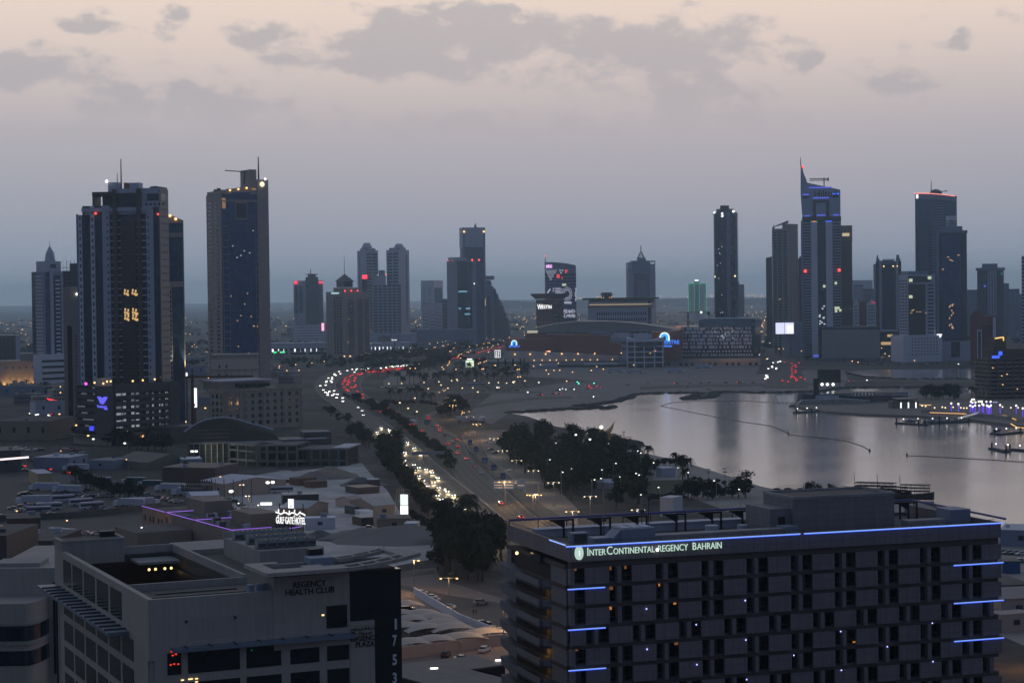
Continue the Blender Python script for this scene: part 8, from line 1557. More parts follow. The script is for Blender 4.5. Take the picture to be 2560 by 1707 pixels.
for i,(x,y,lb)in enumerate(((2112,855,'person in dark clothes walking alone on the pale shore path'),(2132,795,'person in dark clothes at the water edge, left one of a pair'),(2148,798,'person in dark clothes at the water edge, right one of a pair'),(1560,640,'person standing at the sea wall left of the others'),(1578,645,'person standing at the sea wall beside another'))):person(zH(x,y),R(40*i),lb,M_dgrey)
for i,(x,y,lb)in enumerate(((1825,990,'person in dark clothes walking in the lane beside the hotel, left one'),(1848,988,'person in dark clothes walking in the lane beside the hotel, right one'))):person(zF(x,y),R(70*i),lb,M_dgrey)
for i,(x,y,lb)in enumerate(((640,850,'site worker standing in the pale yard'),(520,680,'site worker by the timber barrier'))):person(zT(x,y),R(30),lb,M_dgrey)
# ---------------------------------------------------------------- street lamps
LP={}
def lamp_proto(kind,far):
 if(kind,far)in LP:return LP[(kind,far)]
 dbl='double' in kind;m={'o':M_lampo,'w':M_lampw,'y':M_lampy,'r':M_redl,'g':em('lamp_green',(.1,1,.6),2.5)}[kind[-1]];h=11.0;r=.8 if far else .4
 t=thing('street_lamp','x','street lamp',(0,-260,-60));MB().cyl(0,0,0,h,.14,.08,6).build('pole',M_steel,t)
 mb=MB();mb.box(-2.4 if dbl else-.2,2.4 if dbl else 1.6,-.07,.07,h-.1,h+.06);mb.build('arm',M_steel,t)
 for x in((-2.4,2.4)if dbl else(1.5,)):MB().ball((x,0,h-.2),r,7,4,.6).build('lamp_head',m,t)
 LP[(kind,far)]=t;t['n']=0;return t
def lamp(px,kind,label,group,far=False,rz=0.0,light=0,sc=1.0):
 t=lamp_proto(kind,far);p=P(*px,10.8*sc);p.z=0
 if t['n']==0:t['n']=1;t.location=p;t.rotation_euler=(0,0,rz);tag(t,label,None,group);t.scale=(sc,)*3;o=t
 else:o=dup(t,p,rz,label,group,sc)
 if light:point(p+Vector((0,0,10.4*sc)),light,(1,.55,.22)if kind[-1]=='o' else(1,.85,.6),.5)
 return o
G1='double-headed orange street lamps along the service road and roundabout'
for x,y,e in((1852,537,6000),(1797,478,6000),(1760,432,0),(1651,381,6000),(2345,1133,6000)):lamp(zE(x,y),'doubleo','tall double-headed orange street lamp along the service road',G1,light=e)
for x,y,e in((443,930,0),(205,820,6000),(775,1070,4000)):lamp(zH(x,y),'doubleo','tall double-headed orange street lamp along the service road',G1,light=e)
G2='double-headed pale street lamps along the park side'
for x,y in((925,943),(617,827),(448,728),(308,642),(190,560),(1325,1055),(117,456)):lamp(zH(x,y),'doubley','double-headed pale yellow street lamp along the park side',G2,light=1800)
lamp(zF(1618,690),'doubleo','double-headed orange lamp in the lane under the dark palms',None,light=1800);lamp(zF(1325,540),'singleo','single orange lamp just right of the swept roof tip',None,light=3500);lamp(zF(2075,918),'singleo','single orange lamp beside the hotel stair balconies',None,light=2500,rz=R(10))
for x,y in((1478,1022),(1455,925),(1640,1150)):lamp(zE(x,y),'singleo','single orange lamp in the trees on the left edge of the highway','single orange lamps on the left edge of the highway',light=3500)
for x,y in((1597,316),(1578,350),(1728,443),(1575,250),(1525,270)):lamp(zE(x,y),'singleo','single orange lamp near the dark roundabout tree','single orange lamps near the dark roundabout tree',light=1800)
for i,(x,y)in enumerate(((677,1160),(725,1218),(766,1310))):lamp(zD(x,y),'doubleo',('tallest orange double lamp in front of the beige apartments','middle orange double lamp in front of the beige apartments','shortest orange double lamp in front of the beige apartments')[i],None,True,light=0,sc=1.6)
qs=random.Random(23)
gset=[('singleo',[(190,50),(250,88),(328,38),(460,25),(370,85),(92,120),(25,42),(565,12)],zE,'single orange lamp on the dim ground left of the highway bend'),
  ('singleo',[(80,342),(140,352),(452,313),(582,290),(660,320),(790,300),(780,312),(905,287),(930,287),(1015,265),(1040,262),(1115,243),(1145,243),(1215,226),(1245,226),(1330,158),(1355,158),(1310,205),(1340,207),(1080,145),(1160,185),(1250,170),(1415,135),(1510,118),(1580,100),(1650,88),(1720,73),(1785,62),(1848,48),(1908,40),(1945,25),(1955,22),(1988,12),(1595,236),(1683,213),(1740,203),(1760,203),(1500,256),(1525,306),(1225,320),(1250,320),(1130,350),(1465,330),(1490,330),(1820,240),(1900,222),(1960,172),(1790,265),(1745,262),(1680,275),(1280,275),(1030,155),(1072,200),(680,270)],zU,'far orange lamp on the streets between the bend and the domed towers'),
  ('singleo',[(1240,457),(1185,508),(1210,485),(1108,535),(1125,562),(1355,385),(1360,410),(1385,355),(1655,470),(1685,460),(1725,447),(1610,485),(1568,495),(1297,565),(690,550),(765,550),(395,525),(1680,560),(2170,565),(2175,665),(2135,505),(1835,510),(1745,330),(1345,365),(2100,335),(2135,335)],zU,'far orange lamp beside the road climbing to the mall'),
  ('singley',[(592,757),(863,745),(1100,733),(1250,718),(1330,718),(1340,702),(920,828),(1222,822),(1118,778),(1385,820),(1540,815),(1885,812),(1625,872),(410,760),(765,955),(540,1018),(680,1095),(772,1142),(1255,1005),(1315,990),(2115,728),(2120,745),(2275,720),(2000,750),(1875,745),(1780,748),(1575,717)],zU,'pale lamp in the palm-lined car park and lawn by the bend'),
  ('singleo',[(325,1220),(552,1225),(620,1228),(660,1226),(565,1258),(330,1282),(460,1193),(775,1243),(945,1228),(990,1195),(1045,1217),(1293,1182),(120,1187),(303,1182),(508,1180),(650,1168),(25,1215),(723,1318),(1808,1110),(1930,1072),(2218,1070),(2258,1072),(2245,1045)],zG,'orange lamp on the sand lots in front of the mall'),
  ('singlew',[(500,1328),(290,1325),(150,1370),(415,1410)],zG,'white lamp among the parked cars in front of the mall'),
  ('singleg',[(830,1325),(842,1338),(960,1336)],zG,'green signal light at the shore junction'),
  ('singlew',[(623,492),(565,635),(680,737),(1445,657),(1348,560),(1350,575),(1325,747),(1358,760),(1180,780),(1510,868),(1982,812),(2185,885),(1118,664),(1080,596),(1035,792),(1098,500),(918,462),(825,425),(1773,740),(1352,930),(1028,720),(938,803),(760,712),(1665,703)],zH,'small white park lamp among the dark trees'),
  ('singleo',[(78,482),(105,482),(335,430),(433,458),(515,428),(520,558),(518,608),(495,787),(240,148),(18,340),(75,330),(125,325),(1485,585),(1500,590),(1525,585),(1715,568),(1730,525),(1740,485),(1720,737),(1580,285),(1635,205),(1655,225),(1618,220),(1735,267),(2170,378),(2240,457),(2110,485),(2045,487),(1885,495),(2265,405),(2335,400)],zB,'orange lamp in the dim streets round the two tall left towers'),
  ('singleo',[(620,882),(920,887),(1048,935),(750,968),(530,1098),(1075,1167),(1875,1312),(2020,1380),(2088,1473)],zB,'orange lamp near the foot of the car park podium'),
  ('singlew',[(803,997),(1068,1032),(1352,835),(1490,815),(285,795),(315,790),(395,798),(430,805),(435,845)],zB,'white lamp round the car park podium'),
  ('singleo',[(170,122),(595,203)],zC,'orange lamp in the street behind the cream building'),
  ('singleo',[(680,1280),(685,1310),(682,1345),(760,1285),(757,1310),(720,1330),(710,1345),(825,1360),(835,1355),(845,1300),(620,1250),(640,1250),(540,1325),(590,1415),(1170,1430),(1225,1437),(1605,1425),(1430,1395),(1410,1378),(560,1105),(570,1110),(545,1140),(580,1160),(505,1110),(490,1105),(550,1255),(1385,1340),(2245,1190),(2275,1188),(2295,1140)],zJ,'far orange lamp in the hotel district streets'),
  ('singlew',[(530,1388),(540,1385),(597,1412),(620,1305),(825,1152),(790,1275)],zJ,'far white lamp beside the chequered hotel'),
  ('singlew',[(2303,1430)][:0]+[(1850,1300),(1440,700),(130,1025),(1640,720),(1430,445),(1540,597)],zS,'white lamp in the yards left of the highway')]
for kind,pts,zf,lab in gset:
 for x,y in pts:
  px=zf(x,y);d=P(px[0],px[1],10.8).y;lamp(px,kind,lab,lab.replace('lamp','lamps',1),d>1150,qs.uniform(0,6),0)
for x,y in((2230,1362),(1810,410),(1300,545),(125,1025)):pass
for x,y,e in((1945,1435,500),(1840,410+0,0)):pass
for i,p_ in enumerate((zS(1870,410),zS(1800,415))):
 o=MB().ball((0,0,0),.9,8,5,.7).build('flood_lamp',M_lampw);o.location=PD(*p_,880);tag(o,('right and brighter','left and smaller')[i]+' white floodlight over the pale yard','floodlight');
point(PD(*zS(1870,410),878),2500,(.85,.93,1),.6);lo=PD(*zS(1780,705),800);o=MB().box(-2.3,2.3,-.2,.2,-.55,.55).build('lit_canopy_sign',M_signw);o.location=lo;tag(o,'small bright white canopy sign above the glowing hotel sign','sign');point(lo+Vector((0,-4,-2)),600,(.9,1,1),.5)
for i,(x,y)in enumerate(((1300,535),)):o=MB().ball((0,0,0),1.1,8,5,.6).build('flood_lamp',M_lampw);o.location=PD(*zS(x,y),900);tag(o,'white lamp at the gable of the warehouse by the lane','lamp');point(PD(*zS(x,y+15),892),500,(1,.95,.9),.4)
for x,y,h_ in((1915,710,9),(2055,705,10),(2232,765,9),(1205,400,9)):
 p=P(*zH(x,y),h_);t=thing('lamp_mast','unlit four-lamp mast on the shore path','lamp mast',(p.x,p.y,0),0,'unlit masts along the shore path');MB().cyl(0,0,0,h_,.13,.09,6).build('pole',M_dgrey,t);MB().box(-1.1,1.1,-.15,.15,h_-.4,h_).build('lamp_bar',M_dgrey,t);MB().box(-.9,.9,-.15,.15,h_-2.0,h_-1.6).build('lamp_bar',M_dgrey,t)
# blue road signs
M_sblue=mat('sign_blue_face',(.03,.09,.26),.5,.05);bsn=None
for x,y,w in((1797,690,2.6),(1848,748,2.6),(1920,840,3.2),(1997,902,2.8),(2073,972,2.6),(1432,520,3.6),(1335,440,2)):
 p=P(*zE(x,y),4.6);p.z=0
 t=thing('road_sign','x','road sign',p,R(-14));t['label']={1797:'farthest small blue road sign on the service road verge',1848:'second blue road sign from the roundabout on the verge',1920:'wider blue road sign halfway along the verge',1997:'fourth blue road sign along the verge',2073:'nearest blue road sign just above the big gantry sign',1432:'big blue direction sign at the slip road',1335:'small dark sign on the median'}[x]
 MB().box(-.12,.12,0,.2,0,3.4).build('post',M_dgrey,t);MB().box(-w/2,w/2,-.1,0,3.2,6.2).build('board',M_sblue,t);MB().box(-w*.3,w*.3,-.14,-.1,4.2,4.35).build('arrow',M_white,t)
p=P(*zE(2090,1090),6.0);t=thing('gantry_sign','large blue overhead direction sign spanning the service road','gantry sign',(p.x,p.y,0),R(-6));mb=MB();mb.box(-.3,.3,.2,.8,0,9.5);mb.box(-6,15.5,.2,.6,9.0,9.5);mb.box(15.2,15.7,.2,.7,0,9.5);mb.build('gantry',M_steel,t);MB().box(-5.6,4.4,0,.15,6.0,10.8).build('board',M_sblue,t);MB().box(5.4,9.2,0,.15,6.4,10.9).build('board',M_sblue,t)
mb=MB()
for k in range(3):mb.box(-5.0,-1.2,-.05,0,7.0+k*1.2,7.3+k*1.2);mb.box(-.4,3.6,-.05,0,7.0+k*1.2,7.3+k*1.2)
mb.box(5.8,8.8,-.05,0,8.0,8.3);mb.build('sign_lines',M_white,t)
p0,p1=P(*zE(1310,878),0),P(*zE(1640,870),0);t=thing('footbridge_gantry','long grey overhead gantry across the left carriageway and median','gantry',p0,math.atan2((p1-p0).y,(p1-p0).x));ln=(p1-p0).length;mb=MB();mb.box(0,ln,-.5,.5,5.6,7.4);mb.build('beam',M_grey,t);mb=MB();mb.cyl(ln,0,0,6.5,.35,None,8);mb.cyl(ln*.3,0,0,5.6,.3,None,8);mb.build('post',M_grey,t)

# ---------------------------------------------------------------- trees
def leaf_mat(nm,c):
 m=mat(nm,c,.9,.35,.4,spec=.1);return m
M_leaf=[leaf_mat('leaf_dark',(.014,.021,.012)),leaf_mat('leaf_mid',(.02,.027,.014)),leaf_mat('leaf_olive',(.026,.027,.015))]
M_bark=mat('bark',(.07,.055,.045),.9,.2,1)
def make_tree(seed,h,r,n,m,squat=.8,nm='broadleaf_tree'):
 q=random.Random(seed);t=thing(nm,'x','tree' if nm[0]=='b' else 'shrub',(0,-280,-70));mb=MB();mb.tube([(0,0,0),(.1,.05,h*.25),(q.uniform(-.3,.3),.1,h*.5)],[.32*h/8,.24*h/8,.12],6)
 clumps=[]
 for i in range(9):
  a=q.uniform(0,6.28);rr=r*q.uniform(.2,.72);z=h*q.uniform(.42,.86);clumps.append((rr*math.cos(a),rr*math.sin(a),z,r*q.uniform(.3,.52)));mb.tube([(0,0,h*.3),(rr*.5*math.cos(a),rr*.5*math.sin(a),z*.75),clumps[-1][:3]],[.12,.09,.03],4)
 clumps.append((0,0,h*.82,r*.5));mb.build('trunk',M_bark,t);lv=MB()
 for i in range(n):
  c=q.choice(clumps);d=Vector((q.gauss(0,1),q.gauss(0,1),q.gauss(0,1))).normalized()*c[3]*q.uniform(.35,1.12);p=Vector(c[:3])+Vector((d.x,d.y,d.z*squat))
  s_=q.uniform(.28,.62)*(r/4)**.5;u=Vector((q.gauss(0,1),q.gauss(0,1),q.gauss(0,.6))).normalized();v=u.cross(Vector((q.gauss(0,1),q.gauss(0,1),q.gauss(0,1)))).normalized()
  lv.add([p-u*s_,p+v*s_*.6,p+u*s_,p-v*s_*.6],[(0,1,2,3)])
 lv.build('crown',m,t);return t
def make_palm(seed,h,m,nf=30):
 q=random.Random(seed);t=thing('palm_tree','x','palm',(0,-280,-70));MB().tube([(0,0,0),(.1,.1,h*.5),(.0,.2,h)],[.34,.26,.24],7).build('trunk',M_bark,t);lv=MB()
 for i in range(nf):
  a=q.uniform(0,6.28);up=q.uniform(-.5,1.15);L_=q.uniform(2.6,3.5);pts=[]
  for k in range(7):f_=k/6;pts.append(Vector((math.cos(a)*L_*f_*math.cos(up*.6),math.sin(a)*L_*f_*math.cos(up*.6),h+.2+L_*(math.sin(up)*f_-.75*f_*f_))))
  s_=Vector((-math.sin(a),math.cos(a),0))
  for k in range(6):
   p,n_=pts[k],pts[k+1];w=.62*(1-abs(k/5-.4)*1.1)
   for sg in(-1,1):lv.add([p,n_,n_+s_*sg*w+(n_-p)*.5-Vector((0,0,.28)),p+s_*sg*w*.9+(n_-p)*.35-Vector((0,0,.28))],[(0,1,2,3)if sg>0 else(3,2,1,0)])
 lv.build('crown',m,t);return t
TR=[make_tree(i,8.5+i*.8,4.2+i*.35,900,M_leaf[i%3])for i in range(5)];SH=[make_tree(20+i,3.6,2.6,420,M_leaf[i%2],.7,'shrub')for i in range(3)];PM=[make_palm(40+i,7+i*1.4,M_leaf[1+i%2])for i in range(3)];BIG=[make_tree(60,14,8.5,2600,M_leaf[0]),make_tree(61,12,7.5,2200,M_leaf[1])];FT=[make_tree(70+i,9,5.5,240,M_leaf[0])for i in range(2)]
qt=random.Random(31);usedt=set()
def plant(kind,px,label,group,sc=1.0,nm=None):
 src=qt.choice(kind);p=px if isinstance(px,Vector)else P(*px);s_=sc*qt.uniform(.82,1.18);sv_=(s_,s_,s_*qt.uniform(.9,1.12));rz=qt.uniform(0,6.28)
 if src.name not in usedt:usedt.add(src.name);src.location=p;src.rotation_euler=(0,0,rz);src.scale=sv_;tag(src,label,None,group);return src
 return dup(src,p,rz,label,group,sv_)
def inpoly(x,y,poly):
 c=False
 for(x0,y0),(x1,y1)in zip(poly,poly[1:]+poly[:1]):
  if(y0>y)!=(y1>y)and x<(x1-x0)*(y-y0)/(y1-y0)+x0:c=not c
 return c
def fill(kind,poly,zf,n,label,group,sc=1.0):
 xs_=[p[0]for p in poly];ys_=[p[1]for p in poly];k=0;tries=0
 while k<n and tries<6000:
  tries+=1;x,y=qt.uniform(min(xs_),max(xs_)),qt.uniform(min(ys_),max(ys_))
  if inpoly(x,y,poly):plant(kind,zf(x,y),label,group,sc);k+=1
def line(kind,pts,zf,n,label,group,sc=1.0,j=6):
 seg=[math.dist(a,b)for a,b in zip(pts,pts[1:])];tot=sum(seg)
 for i in range(n):
  d=tot*(i+qt.uniform(-.3,.3))/max(1,n-1);d=min(max(d,0),tot-.01);k=0
  while d>seg[k]:d-=seg[k];k+=1
  a,b=pts[k],pts[k+1];f_=d/seg[k];plant(kind,zf(a[0]+(b[0]-a[0])*f_+qt.uniform(-j,j),a[1]+(b[1]-a[1])*f_+qt.uniform(-j,j)*.6),label,group,sc)
line(SH+TR[:1],[(760,310),(900,365),(1080,470),(1250,575),(1400,700),(1540,820),(1630,920)],zE,44,'dark shrub or small tree on the planted highway median','planting on the highway median',1.05,16)
line(TR[:3],[(950,385),(1150,500),(1330,640),(1500,770),(1620,880)],zE,22,'taller dark tree on the highway median','taller trees on the highway median',.75,12)
line(PM,[(1600,870),(1660,930)],zE,3,'palm at the near end of the highway median','palms at the near end of the median',.9,6)
line(TR,[(800,660),(880,690),(960,740)],zE,8,'dark tree beside the unfinished frame, left of the highway','trees beside the unfinished frame',1.0,30)
fill(TR,[(1040,740),(1180,760),(1190,880),(1060,900)],zE,10,'dark tree in the dense clump on the left edge of the highway','dense tree clump on the left edge of the highway',1.15)
line(TR+SH,[(1090,910),(1190,985),(1262,1070),(1340,1160),(1405,1250),(1450,1320)],zE,32,'dark roadside tree along the left edge of the near highway','roadside trees along the left edge of the near highway',.85,15)
line(PM,[(1440,1220),(1500,1250)],zE,3,'palm beside the median lamp on the left edge of the highway','palms on the left edge of the highway',.9,8)
line(SH,[(1290,1310),(1380,1380),(1470,1470),(1560,1560)],zE,12,'low hedge shrub along the pavement left of the highway','hedge shrubs along the pavement',.9,10)
line(SH+TR[:2],[(560,420),(640,470),(760,520),(840,600)],zE,14,'dim shrub on the waste ground left of the highway bend','shrubs on the waste ground left of the bend',.9,26)
fill(PM+TR[:2],[(1530,300),(1700,240),(1860,320),(1900,420),(1700,520),(1520,640),(1900,760),(2040,600),(1900,430)][:0]+[(1530,300),(1700,240),(1860,320),(1940,460),(2040,600),(1900,740),(1600,720),(1530,520)],zF,34,'dark palm in the big clump above the hotel lane','big dark palm clump left of the hotel',1.5);fill(TR[:3],[(1500,520),(1600,420),(1900,420),(2060,560),(2060,800),(1600,760),(1520,640)],zF,6,'dark tree in the big clump between the lane and the hotel','big dark tree clump left of the hotel',1.15);fill(PM,[(1960,440),(2070,420),(2070,560),(1960,560)],zF,5,'palm against the left end of the hotel','palms against the left end of the hotel',1.1)
park=[(200,640),(230,480),(380,430),(560,470),(620,520),(900,500),(1080,540),(1180,620),(1250,690),(1180,800),(1000,850),(760,1000),(640,930),(500,850),(330,720)]
fill(TR,park,zH,112,'dark broad-leaved tree in the park between highway and bay','dark trees of the park between highway and bay',1.1)
for i,(x,y)in enumerate(((290,560),(400,560),(500,570),(350,640),(230,570))):plant(BIG,zH(x,y),'largest dark round-crowned tree at the top corner of the park','largest trees at the top corner of the park',1.0)
fill(SH,park,zH,30,'low dark bush in the park between highway and bay','low bushes of the park',1.1)
fill(TR[:3],[(1100,960),(1180,860),(1330,850),(1380,980),(1300,1040),(1120,1040)],zH,12,'dark tree at the near corner of the park above the hotel roof','trees at the near corner of the park',1.1)
line(TR[:3]+SH,[(1400,990),(1600,990),(1760,960),(1900,960),(2080,950),(2240,940)],zH,26,'dark tree in the belt between the lawn and the hotel roof','tree belt between the lawn and the hotel roof',.95,24)
line(TR+SH,[(1180,760),(1300,800),(1420,790),(1480,740),(1380,720),(1260,720)],zH,18,'dark tree or bush between the park and the white kiosk','trees between the park and the white kiosk',.8,20);line(SH,[(1500,700),(1600,690),(1680,720)],zH,5,'bush beside the white park kiosk','bushes beside the park kiosk',1.2,20);line(SH,[(1780,815),(1900,825),(2060,860)],zH,5,'small bush on the lawn edge by the shore path','small bushes on the lawn edge',.6,8)
for i,(x,y,s_)in enumerate(((1410,660,1.3),(1280,655,1.1),(1205,640,1.2),(1700,800,1.15),(1745,800,1.2),(1090,640,1.0),(670,810,1.1),(1640,690,.8),(1160,620,1.0),(1330,690,.9),(1720,830,.9))):plant(PM,zH(x,y),('tallest palm at the shore path by two white lamps','palm left of the tallest shore palm','palm left again, against the bay','left palm of the pair on the lawn by the shore','right palm of the pair on the lawn by the shore','palm near the thin pergola','palm lit from below by a white park lamp','small palm by the sea wall','palm behind the thin pergola','palm among bushes near the kiosk','short palm between the lawn pair')[i],None,s_)
line(SH+TR[:1],[(1950,1255),(2030,1262),(2090,1280)],lambda x,y:(x,y),8,'dark bush on the shore near the dhows','bushes on the shore near the dhows',1.0,5)
fill(BIG,[(1600,400),(1790,390),(1810,450),(1620,480)],zE,5,'large dark tree at the roundabout above the parked lorries','large dark trees at the roundabout',.85);fill(TR,[(1520,430),(1640,430),(1650,510),(1550,520)],zE,6,'smaller dark tree left of the large roundabout trees','smaller trees at the roundabout',.9)
for x,y in((1130,345),(1210,345),(1300,350),(1390,345),(1410,350),(1470,350),(1350,350)):plant(PM,zE(x,y),'palm on the lawn inside the slip road','palms on the lawn inside the slip road',1.25)
line(SH,[(1090,370),(1180,385),(1300,370),(1420,375),(1500,390)],zE,14,'dark bush under the palms on the lawn','bushes under the lawn palms',1.1,12)
line(PM,[(500,790),(700,770),(900,760),(1150,740),(1400,730),(1700,720),(2000,725),(2300,700)],zU,30,'palm in the car park strip by the highway bend','palms in the car park strip',1.2,24);line(PM,[(1300,640),(1450,650),(1600,670),(1750,680),(1900,690),(2150,660),(2300,650)],zU,12,'palm below the pale mall wall','palms below the pale mall wall',1.25,10)
line(FT,[(640,640),(760,620),(900,590),(1000,560),(1080,540),(1140,480),(1220,470),(1000,500)],zU,34,'far dark tree in the wedge between the two roads','far trees in the wedge between the roads',1.5,36)
line(FT,[(100,450),(300,450),(500,440),(700,440),(900,430),(1100,420),(1250,370),(1400,300),(1600,180),(1750,130),(1900,80)],zU,46,'far dark tree lining the streets below the domed towers','far trees below the domed towers',1.7,30)
line(FT,[(900,1470),(1100,1480)],zD,4,'far dark tree by the highway bend','far trees by the highway bend',1.3,12)
line(TR,[(1500,470),(1600,480),(1700,470),(1790,490)],zK,9,'dark round tree on the promenade by the waterfront hotel','dark trees on the promenade',1.35,16);plant(PM,zK(1915,480),'palm against the left wall of the waterfront hotel',None,1.5)
for x,y,s_ in((1290,905,1.3),(1330,900,1.4),(1380,900,1.2)):plant(BIG,zB(x,y),'big dark tree at the right foot of the car park podium','big trees at the foot of the car park podium',s_*.9)
line(TR,[(640,1020),(760,1030),(900,1050),(1150,1090),(1400,1100)],zB,16,'dim tree in the dark belt below the car park podium','dim trees below the car park podium',1.0,14);line(TR[:2]+PM[:1],[(1010,740),(1060,690),(1170,760),(1620,900),(1750,930),(1850,920)],zR,12,'dark tree or palm among the parked lorries','trees among the parked lorries',.9,30)
line(FT,[(20,560),(120,570),(260,600),(420,640)],zB,10,'dim tree in the streets at far left','dim trees at far left',1.3,12);line(SH,[(-20,1330),(60,1400),(130,1380)],zC,4,'dark bush beside the curved cream building','bushes beside the curved cream building',1.0,30)
for x,y in((30,560),(60,1300),(90,1420)):pass
line(FT,[(530,1240),(620,1260),(560,1400)],zJ,7,'far dark tree beside the boulevard','far trees beside the boulevard',1.4,8);line(FT,[(1090,1200),(1200,1205),(1340,1200)],zJ,8,'far dark tree behind the blank grey box','far trees behind the blank grey box',1.5,5)

# ---------------------------------------------------------------- far city
qf=random.Random(77);FB=[]
M_far=[mat('far_wall_a',(.30,.29,.28),.9,.1),mat('far_wall_b',(.20,.19,.19),.9,.1),mat('far_wall_c',(.36,.33,.29),.9,.1)]
for k in range(6):
 mb=MB();w,d,h=qf.uniform(14,34),qf.uniform(14,26),(7,9,11,14,18,30)[k];mb.box(0,w,0,d,0,h,0);mb.box(w*.2,w*.5,d*.3,d*.7,h,h+3,0)
 for j in range(int(h/3.6)):[mb.box(w*(.08+.15*i),w*(.16+.15*i),-.1,0,1+j*3.6,2.6+j*3.6,1)for i in range(6)]
 FB.append(mb.build('far_building',[M_far[k%3],M_glassd]))
first=set()
def put_far(p,k,rz,label,group):
 src=FB[k]
 if k not in first:first.add(k);src.location=p;src.rotation_euler=(0,0,rz);o=src
 else:o=src.copy();C.objects.link(o);o.location=p;o.rotation_euler=(0,0,rz)
 for q_ in('label','group'):
  if q_ in o:del o[q_]
 tag(o,label,'building',group)
def blk(px0,px1,D0,D1,n,ks,label,group,s=1.0):
 for i in range(n):
  D=D0+(D1-D0)*qf.random()**1.3;x=qf.uniform(px0,px1);p=PD(x,745,D);p.z=0;put_far(p,qf.choice(ks),qf.uniform(-.5,.5),label,group)
blk(-60,480,2500,7000,55,(0,1,2,3,4,4),'small dim block in the hazy city behind the left towers','hazy city blocks behind the left towers')
blk(660,1220,3600,7500,75,(0,1,2,3,4,4,5),'small dim block in the hazy city round the domed towers','hazy city blocks round the domed towers')
blk(1240,1940,3900,8500,60,(0,1,2,3,4),'small dim block in the hazy city beyond the mall','hazy city blocks beyond the mall')
blk(1900,2600,3500,7500,70,(1,2,3,4,5,5),'small dim block in the hazy city behind the hotel district','hazy city blocks behind the hotel district')
blk(470,700,2200,3200,14,(0,1,2),'low block on the dim ground beyond the arched hotel','low blocks beyond the arched hotel');blk(10,190,1750,2500,10,(0,1,2),'low block in the side streets at far left','low blocks at far left')
# belts of trees and the scatter of street lights over the far city read as masses
mb=MB()
for i in range(900):
 D=qf.choice((qf.uniform(2700,4200),qf.uniform(3800,9500)));x=qf.uniform(-80,2640)
 if D<3500 and(1200<x<2600):continue
 p=PD(x,745,D);r=qf.uniform(5,11)
 for j in range(5):c=(p.x+qf.uniform(-1.6,1.6)*r,p.y+qf.uniform(-1,1)*r,qf.uniform(.2,.6)*r);mb.ball(c,r*qf.uniform(.35,.6),5,3,.8)
o=mb.build('far_trees',M_leaf[0]);tag(o,'dark tree belts scattered through the far hazy city','trees',None,'stuff')
for nm_,m_,n,seed in(('orange',M_lampo,820,1),('white',M_lampy,90,2)):
 q=random.Random(seed);mb=MB()
 for i in range(n):
  u=q.random()
  if u<.3:x,D=q.gauss(1140,190),q.uniform(3600,8000)
  elif u<.5:x,D=q.gauss(1960,70),q.uniform(3300,9000)
  elif u<.68:x,D=q.uniform(-40,480),q.uniform(2600,9000)
  elif u<.85:x,D=q.uniform(660,2600),q.uniform(9000,17000)
  else:x,D=q.uniform(660,2600),q.uniform(3800,9000)
  p=PD(x,745,D);r=D/F*q.uniform(.5,1.15);mb.ball((p.x,p.y,q.uniform(8,14)),r,5,3)
 o=mb.build('city_lights',m_);tag(o,'scatter of %s street lights over the far city'%nm_,'lights',None,'stuff')
mb=MB();q=random.Random(5)  # the bright row of lights along the far shore, and lit roads leaving the city
for i in range(90):p=PD(q.choice((q.uniform(1380,1560),q.uniform(1640,1910),q.uniform(1780,1910))),730,14000);mb.ball((p.x,p.y,q.uniform(60,78)),q.uniform(1.6,3.0),5,3)
o=mb.build('city_lights',M_lampo);tag(o,'row of orange lights on the far ridge along the horizon','lights',None,'stuff')
mb=MB();rg=[]
for i in range(41):rg.append((PD(1150+i*38,730,14100).x,52+5*math.sin(i*.9)+4*math.sin(i*2.3)))
mb.xprism([(rg[0][0],0)]+[(rg[-1][0],0)]+rg[::-1],14050,14800);struct('hills',mb,M_leaf[0])
o=MB();pts=[(1890,838),(1900,826),(1905,815),(1912,803),(1915,795),(1917,789)]
for(x,y)in pts+[(x+3,y+3)for x,y in pts]+[(1908,808),(1911,800),(1914,792)]:p=P(x,y,10);o.ball(p,p.y/F*1.3,5,3)
o=o.build('city_lights',M_lampo);tag(o,'string of orange lights on the avenue left of the narrow black tower','lights',None,'stuff')
for x,y,D,w,c in((1745,787,4300,30,(1,.4,.12)),(1690,795,4300,26,(1,.4,.12)),(1650,793,4000,22,(1,.42,.15)),(1730,793,4000,16,(1,.5,.2))):
 p=PD(x,y,D);point(Vector((p.x,D-20,12)),90000,c,2)
for i,(x0,x1,D)in enumerate(((1640,1705,4100),(1690,1760,4350),(1722,1745,4020))):a=PD(x0,790,D);b=PD(x1,790,D);t=thing('lit_warehouse',('left','right','middle')[i]+' one of three orange-lit far warehouses beyond the mall','warehouse',(a.x,D,0));MB().box(0,b.x-a.x,0,40,0,22).build('wall',mat('pale_far_wall',(.5,.42,.35),.9),t);MB().box(-1,b.x-a.x+1,-1,41,22,24).build('roof',M_grey,t)
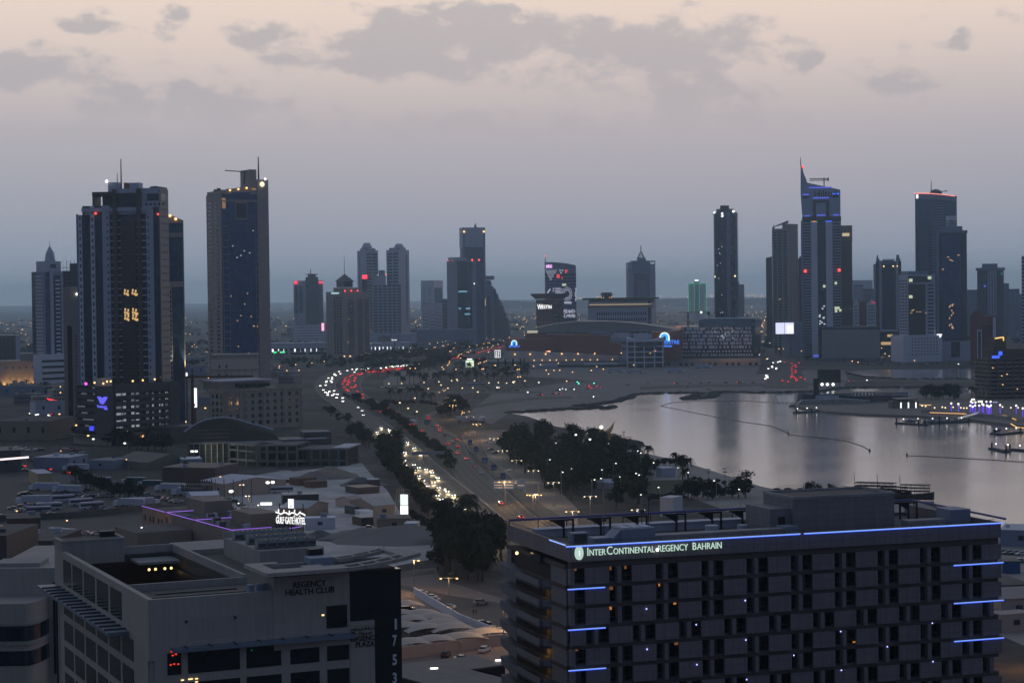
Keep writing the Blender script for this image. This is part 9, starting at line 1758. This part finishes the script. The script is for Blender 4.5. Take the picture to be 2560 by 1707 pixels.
D_=2700;c=PD(1720,800,D_);t=thing('tower_crane','dark tower crane with a white lamp in front of the slender tower','crane',(c.x,D_,0));h_=zat(1720,780,D_);MB().box(-1,1,-1,1,0,h_).build('mast',M_red,t);MB().box(-12,30,-.5,.5,h_-1,h_).build('jib',M_dgrey,t);MB().box(26,30,-.8,.8,h_-4,h_-1).build('counterweight',M_dgrey,t);MB().ball((18,-1,h_-.5),1.4,6,4).build('jib_lamp',M_lampw,t)

# ---------------------------------------------------------------- the farthest trees and cars join into masses; unused first copies go
bpy.context.view_layer.update()
def kids(o):
 r=[o]
 for c in o.children:r+=kids(c)
 return r
def drop(o):
 bpy.data.batch_remove(kids(o))
def merge_rest(objs,keep,nm,label,cat):
 objs=sorted(objs,key=lambda o:o.matrix_world.translation.to_2d().length);rest=objs[keep:];mats=[];mb=MB()
 for o in rest:
  for k in kids(o):
   if k.type!='MESH':continue
   me=k.data;mw=k.matrix_world;off=len(mb.v);mb.v+=[tuple(mw@v.co)for v in me.vertices];ix=[]
   for m in me.materials:
    if m not in mats:mats.append(m)
    ix.append(mats.index(m))
   for p in me.polygons:mb.f.append(tuple(i+off for i in p.vertices));mb.mi.append(ix[p.material_index])
 bpy.data.batch_remove([k for o in rest for k in kids(o)])
 if rest:tag(mb.build(nm,mats),label,cat,None,'stuff')
for o in[o for o in C.objects if o.parent is None and o.location.z<-40]:drop(o)
top=lambda nm:[o for o in C.objects if o.parent is None and o.name.split('.')[0]==nm]
merge_rest(top('broadleaf_tree'),295,'far_trees','farthest dark trees round the far streets, read as one mass','trees')
merge_rest(top('car'),296,'far_cars','farthest cars on the far roads and lots, read as specks','cars')
# ---------------------------------------------------------------- the evening haze over the city
mb=MB();mb.box(-14000,14000,-120,26000,-1,300)
hz=mb.build('haze',None);hz.data.materials.clear()
hm=bpy.data.materials.new('evening_haze');hm.use_nodes=True;t_=hm.node_tree;t_.nodes.clear()
vo=t_.nodes.new('ShaderNodeVolumePrincipled');vo.inputs['Color'].default_value=(.52,.755,1.0,1);vo.inputs['Density'].default_value=HAZE
vo.inputs['Anisotropy'].default_value=.8
ou=t_.nodes.new('ShaderNodeOutputMaterial');t_.links.new(vo.outputs[0],ou.inputs['Volume'])
hm.cycles.homogeneous_volume=True
hz.data.materials.append(hm);hz['kind']='stuff';hz['label']='thin bluish evening haze over the whole city';hz['category']='haze'
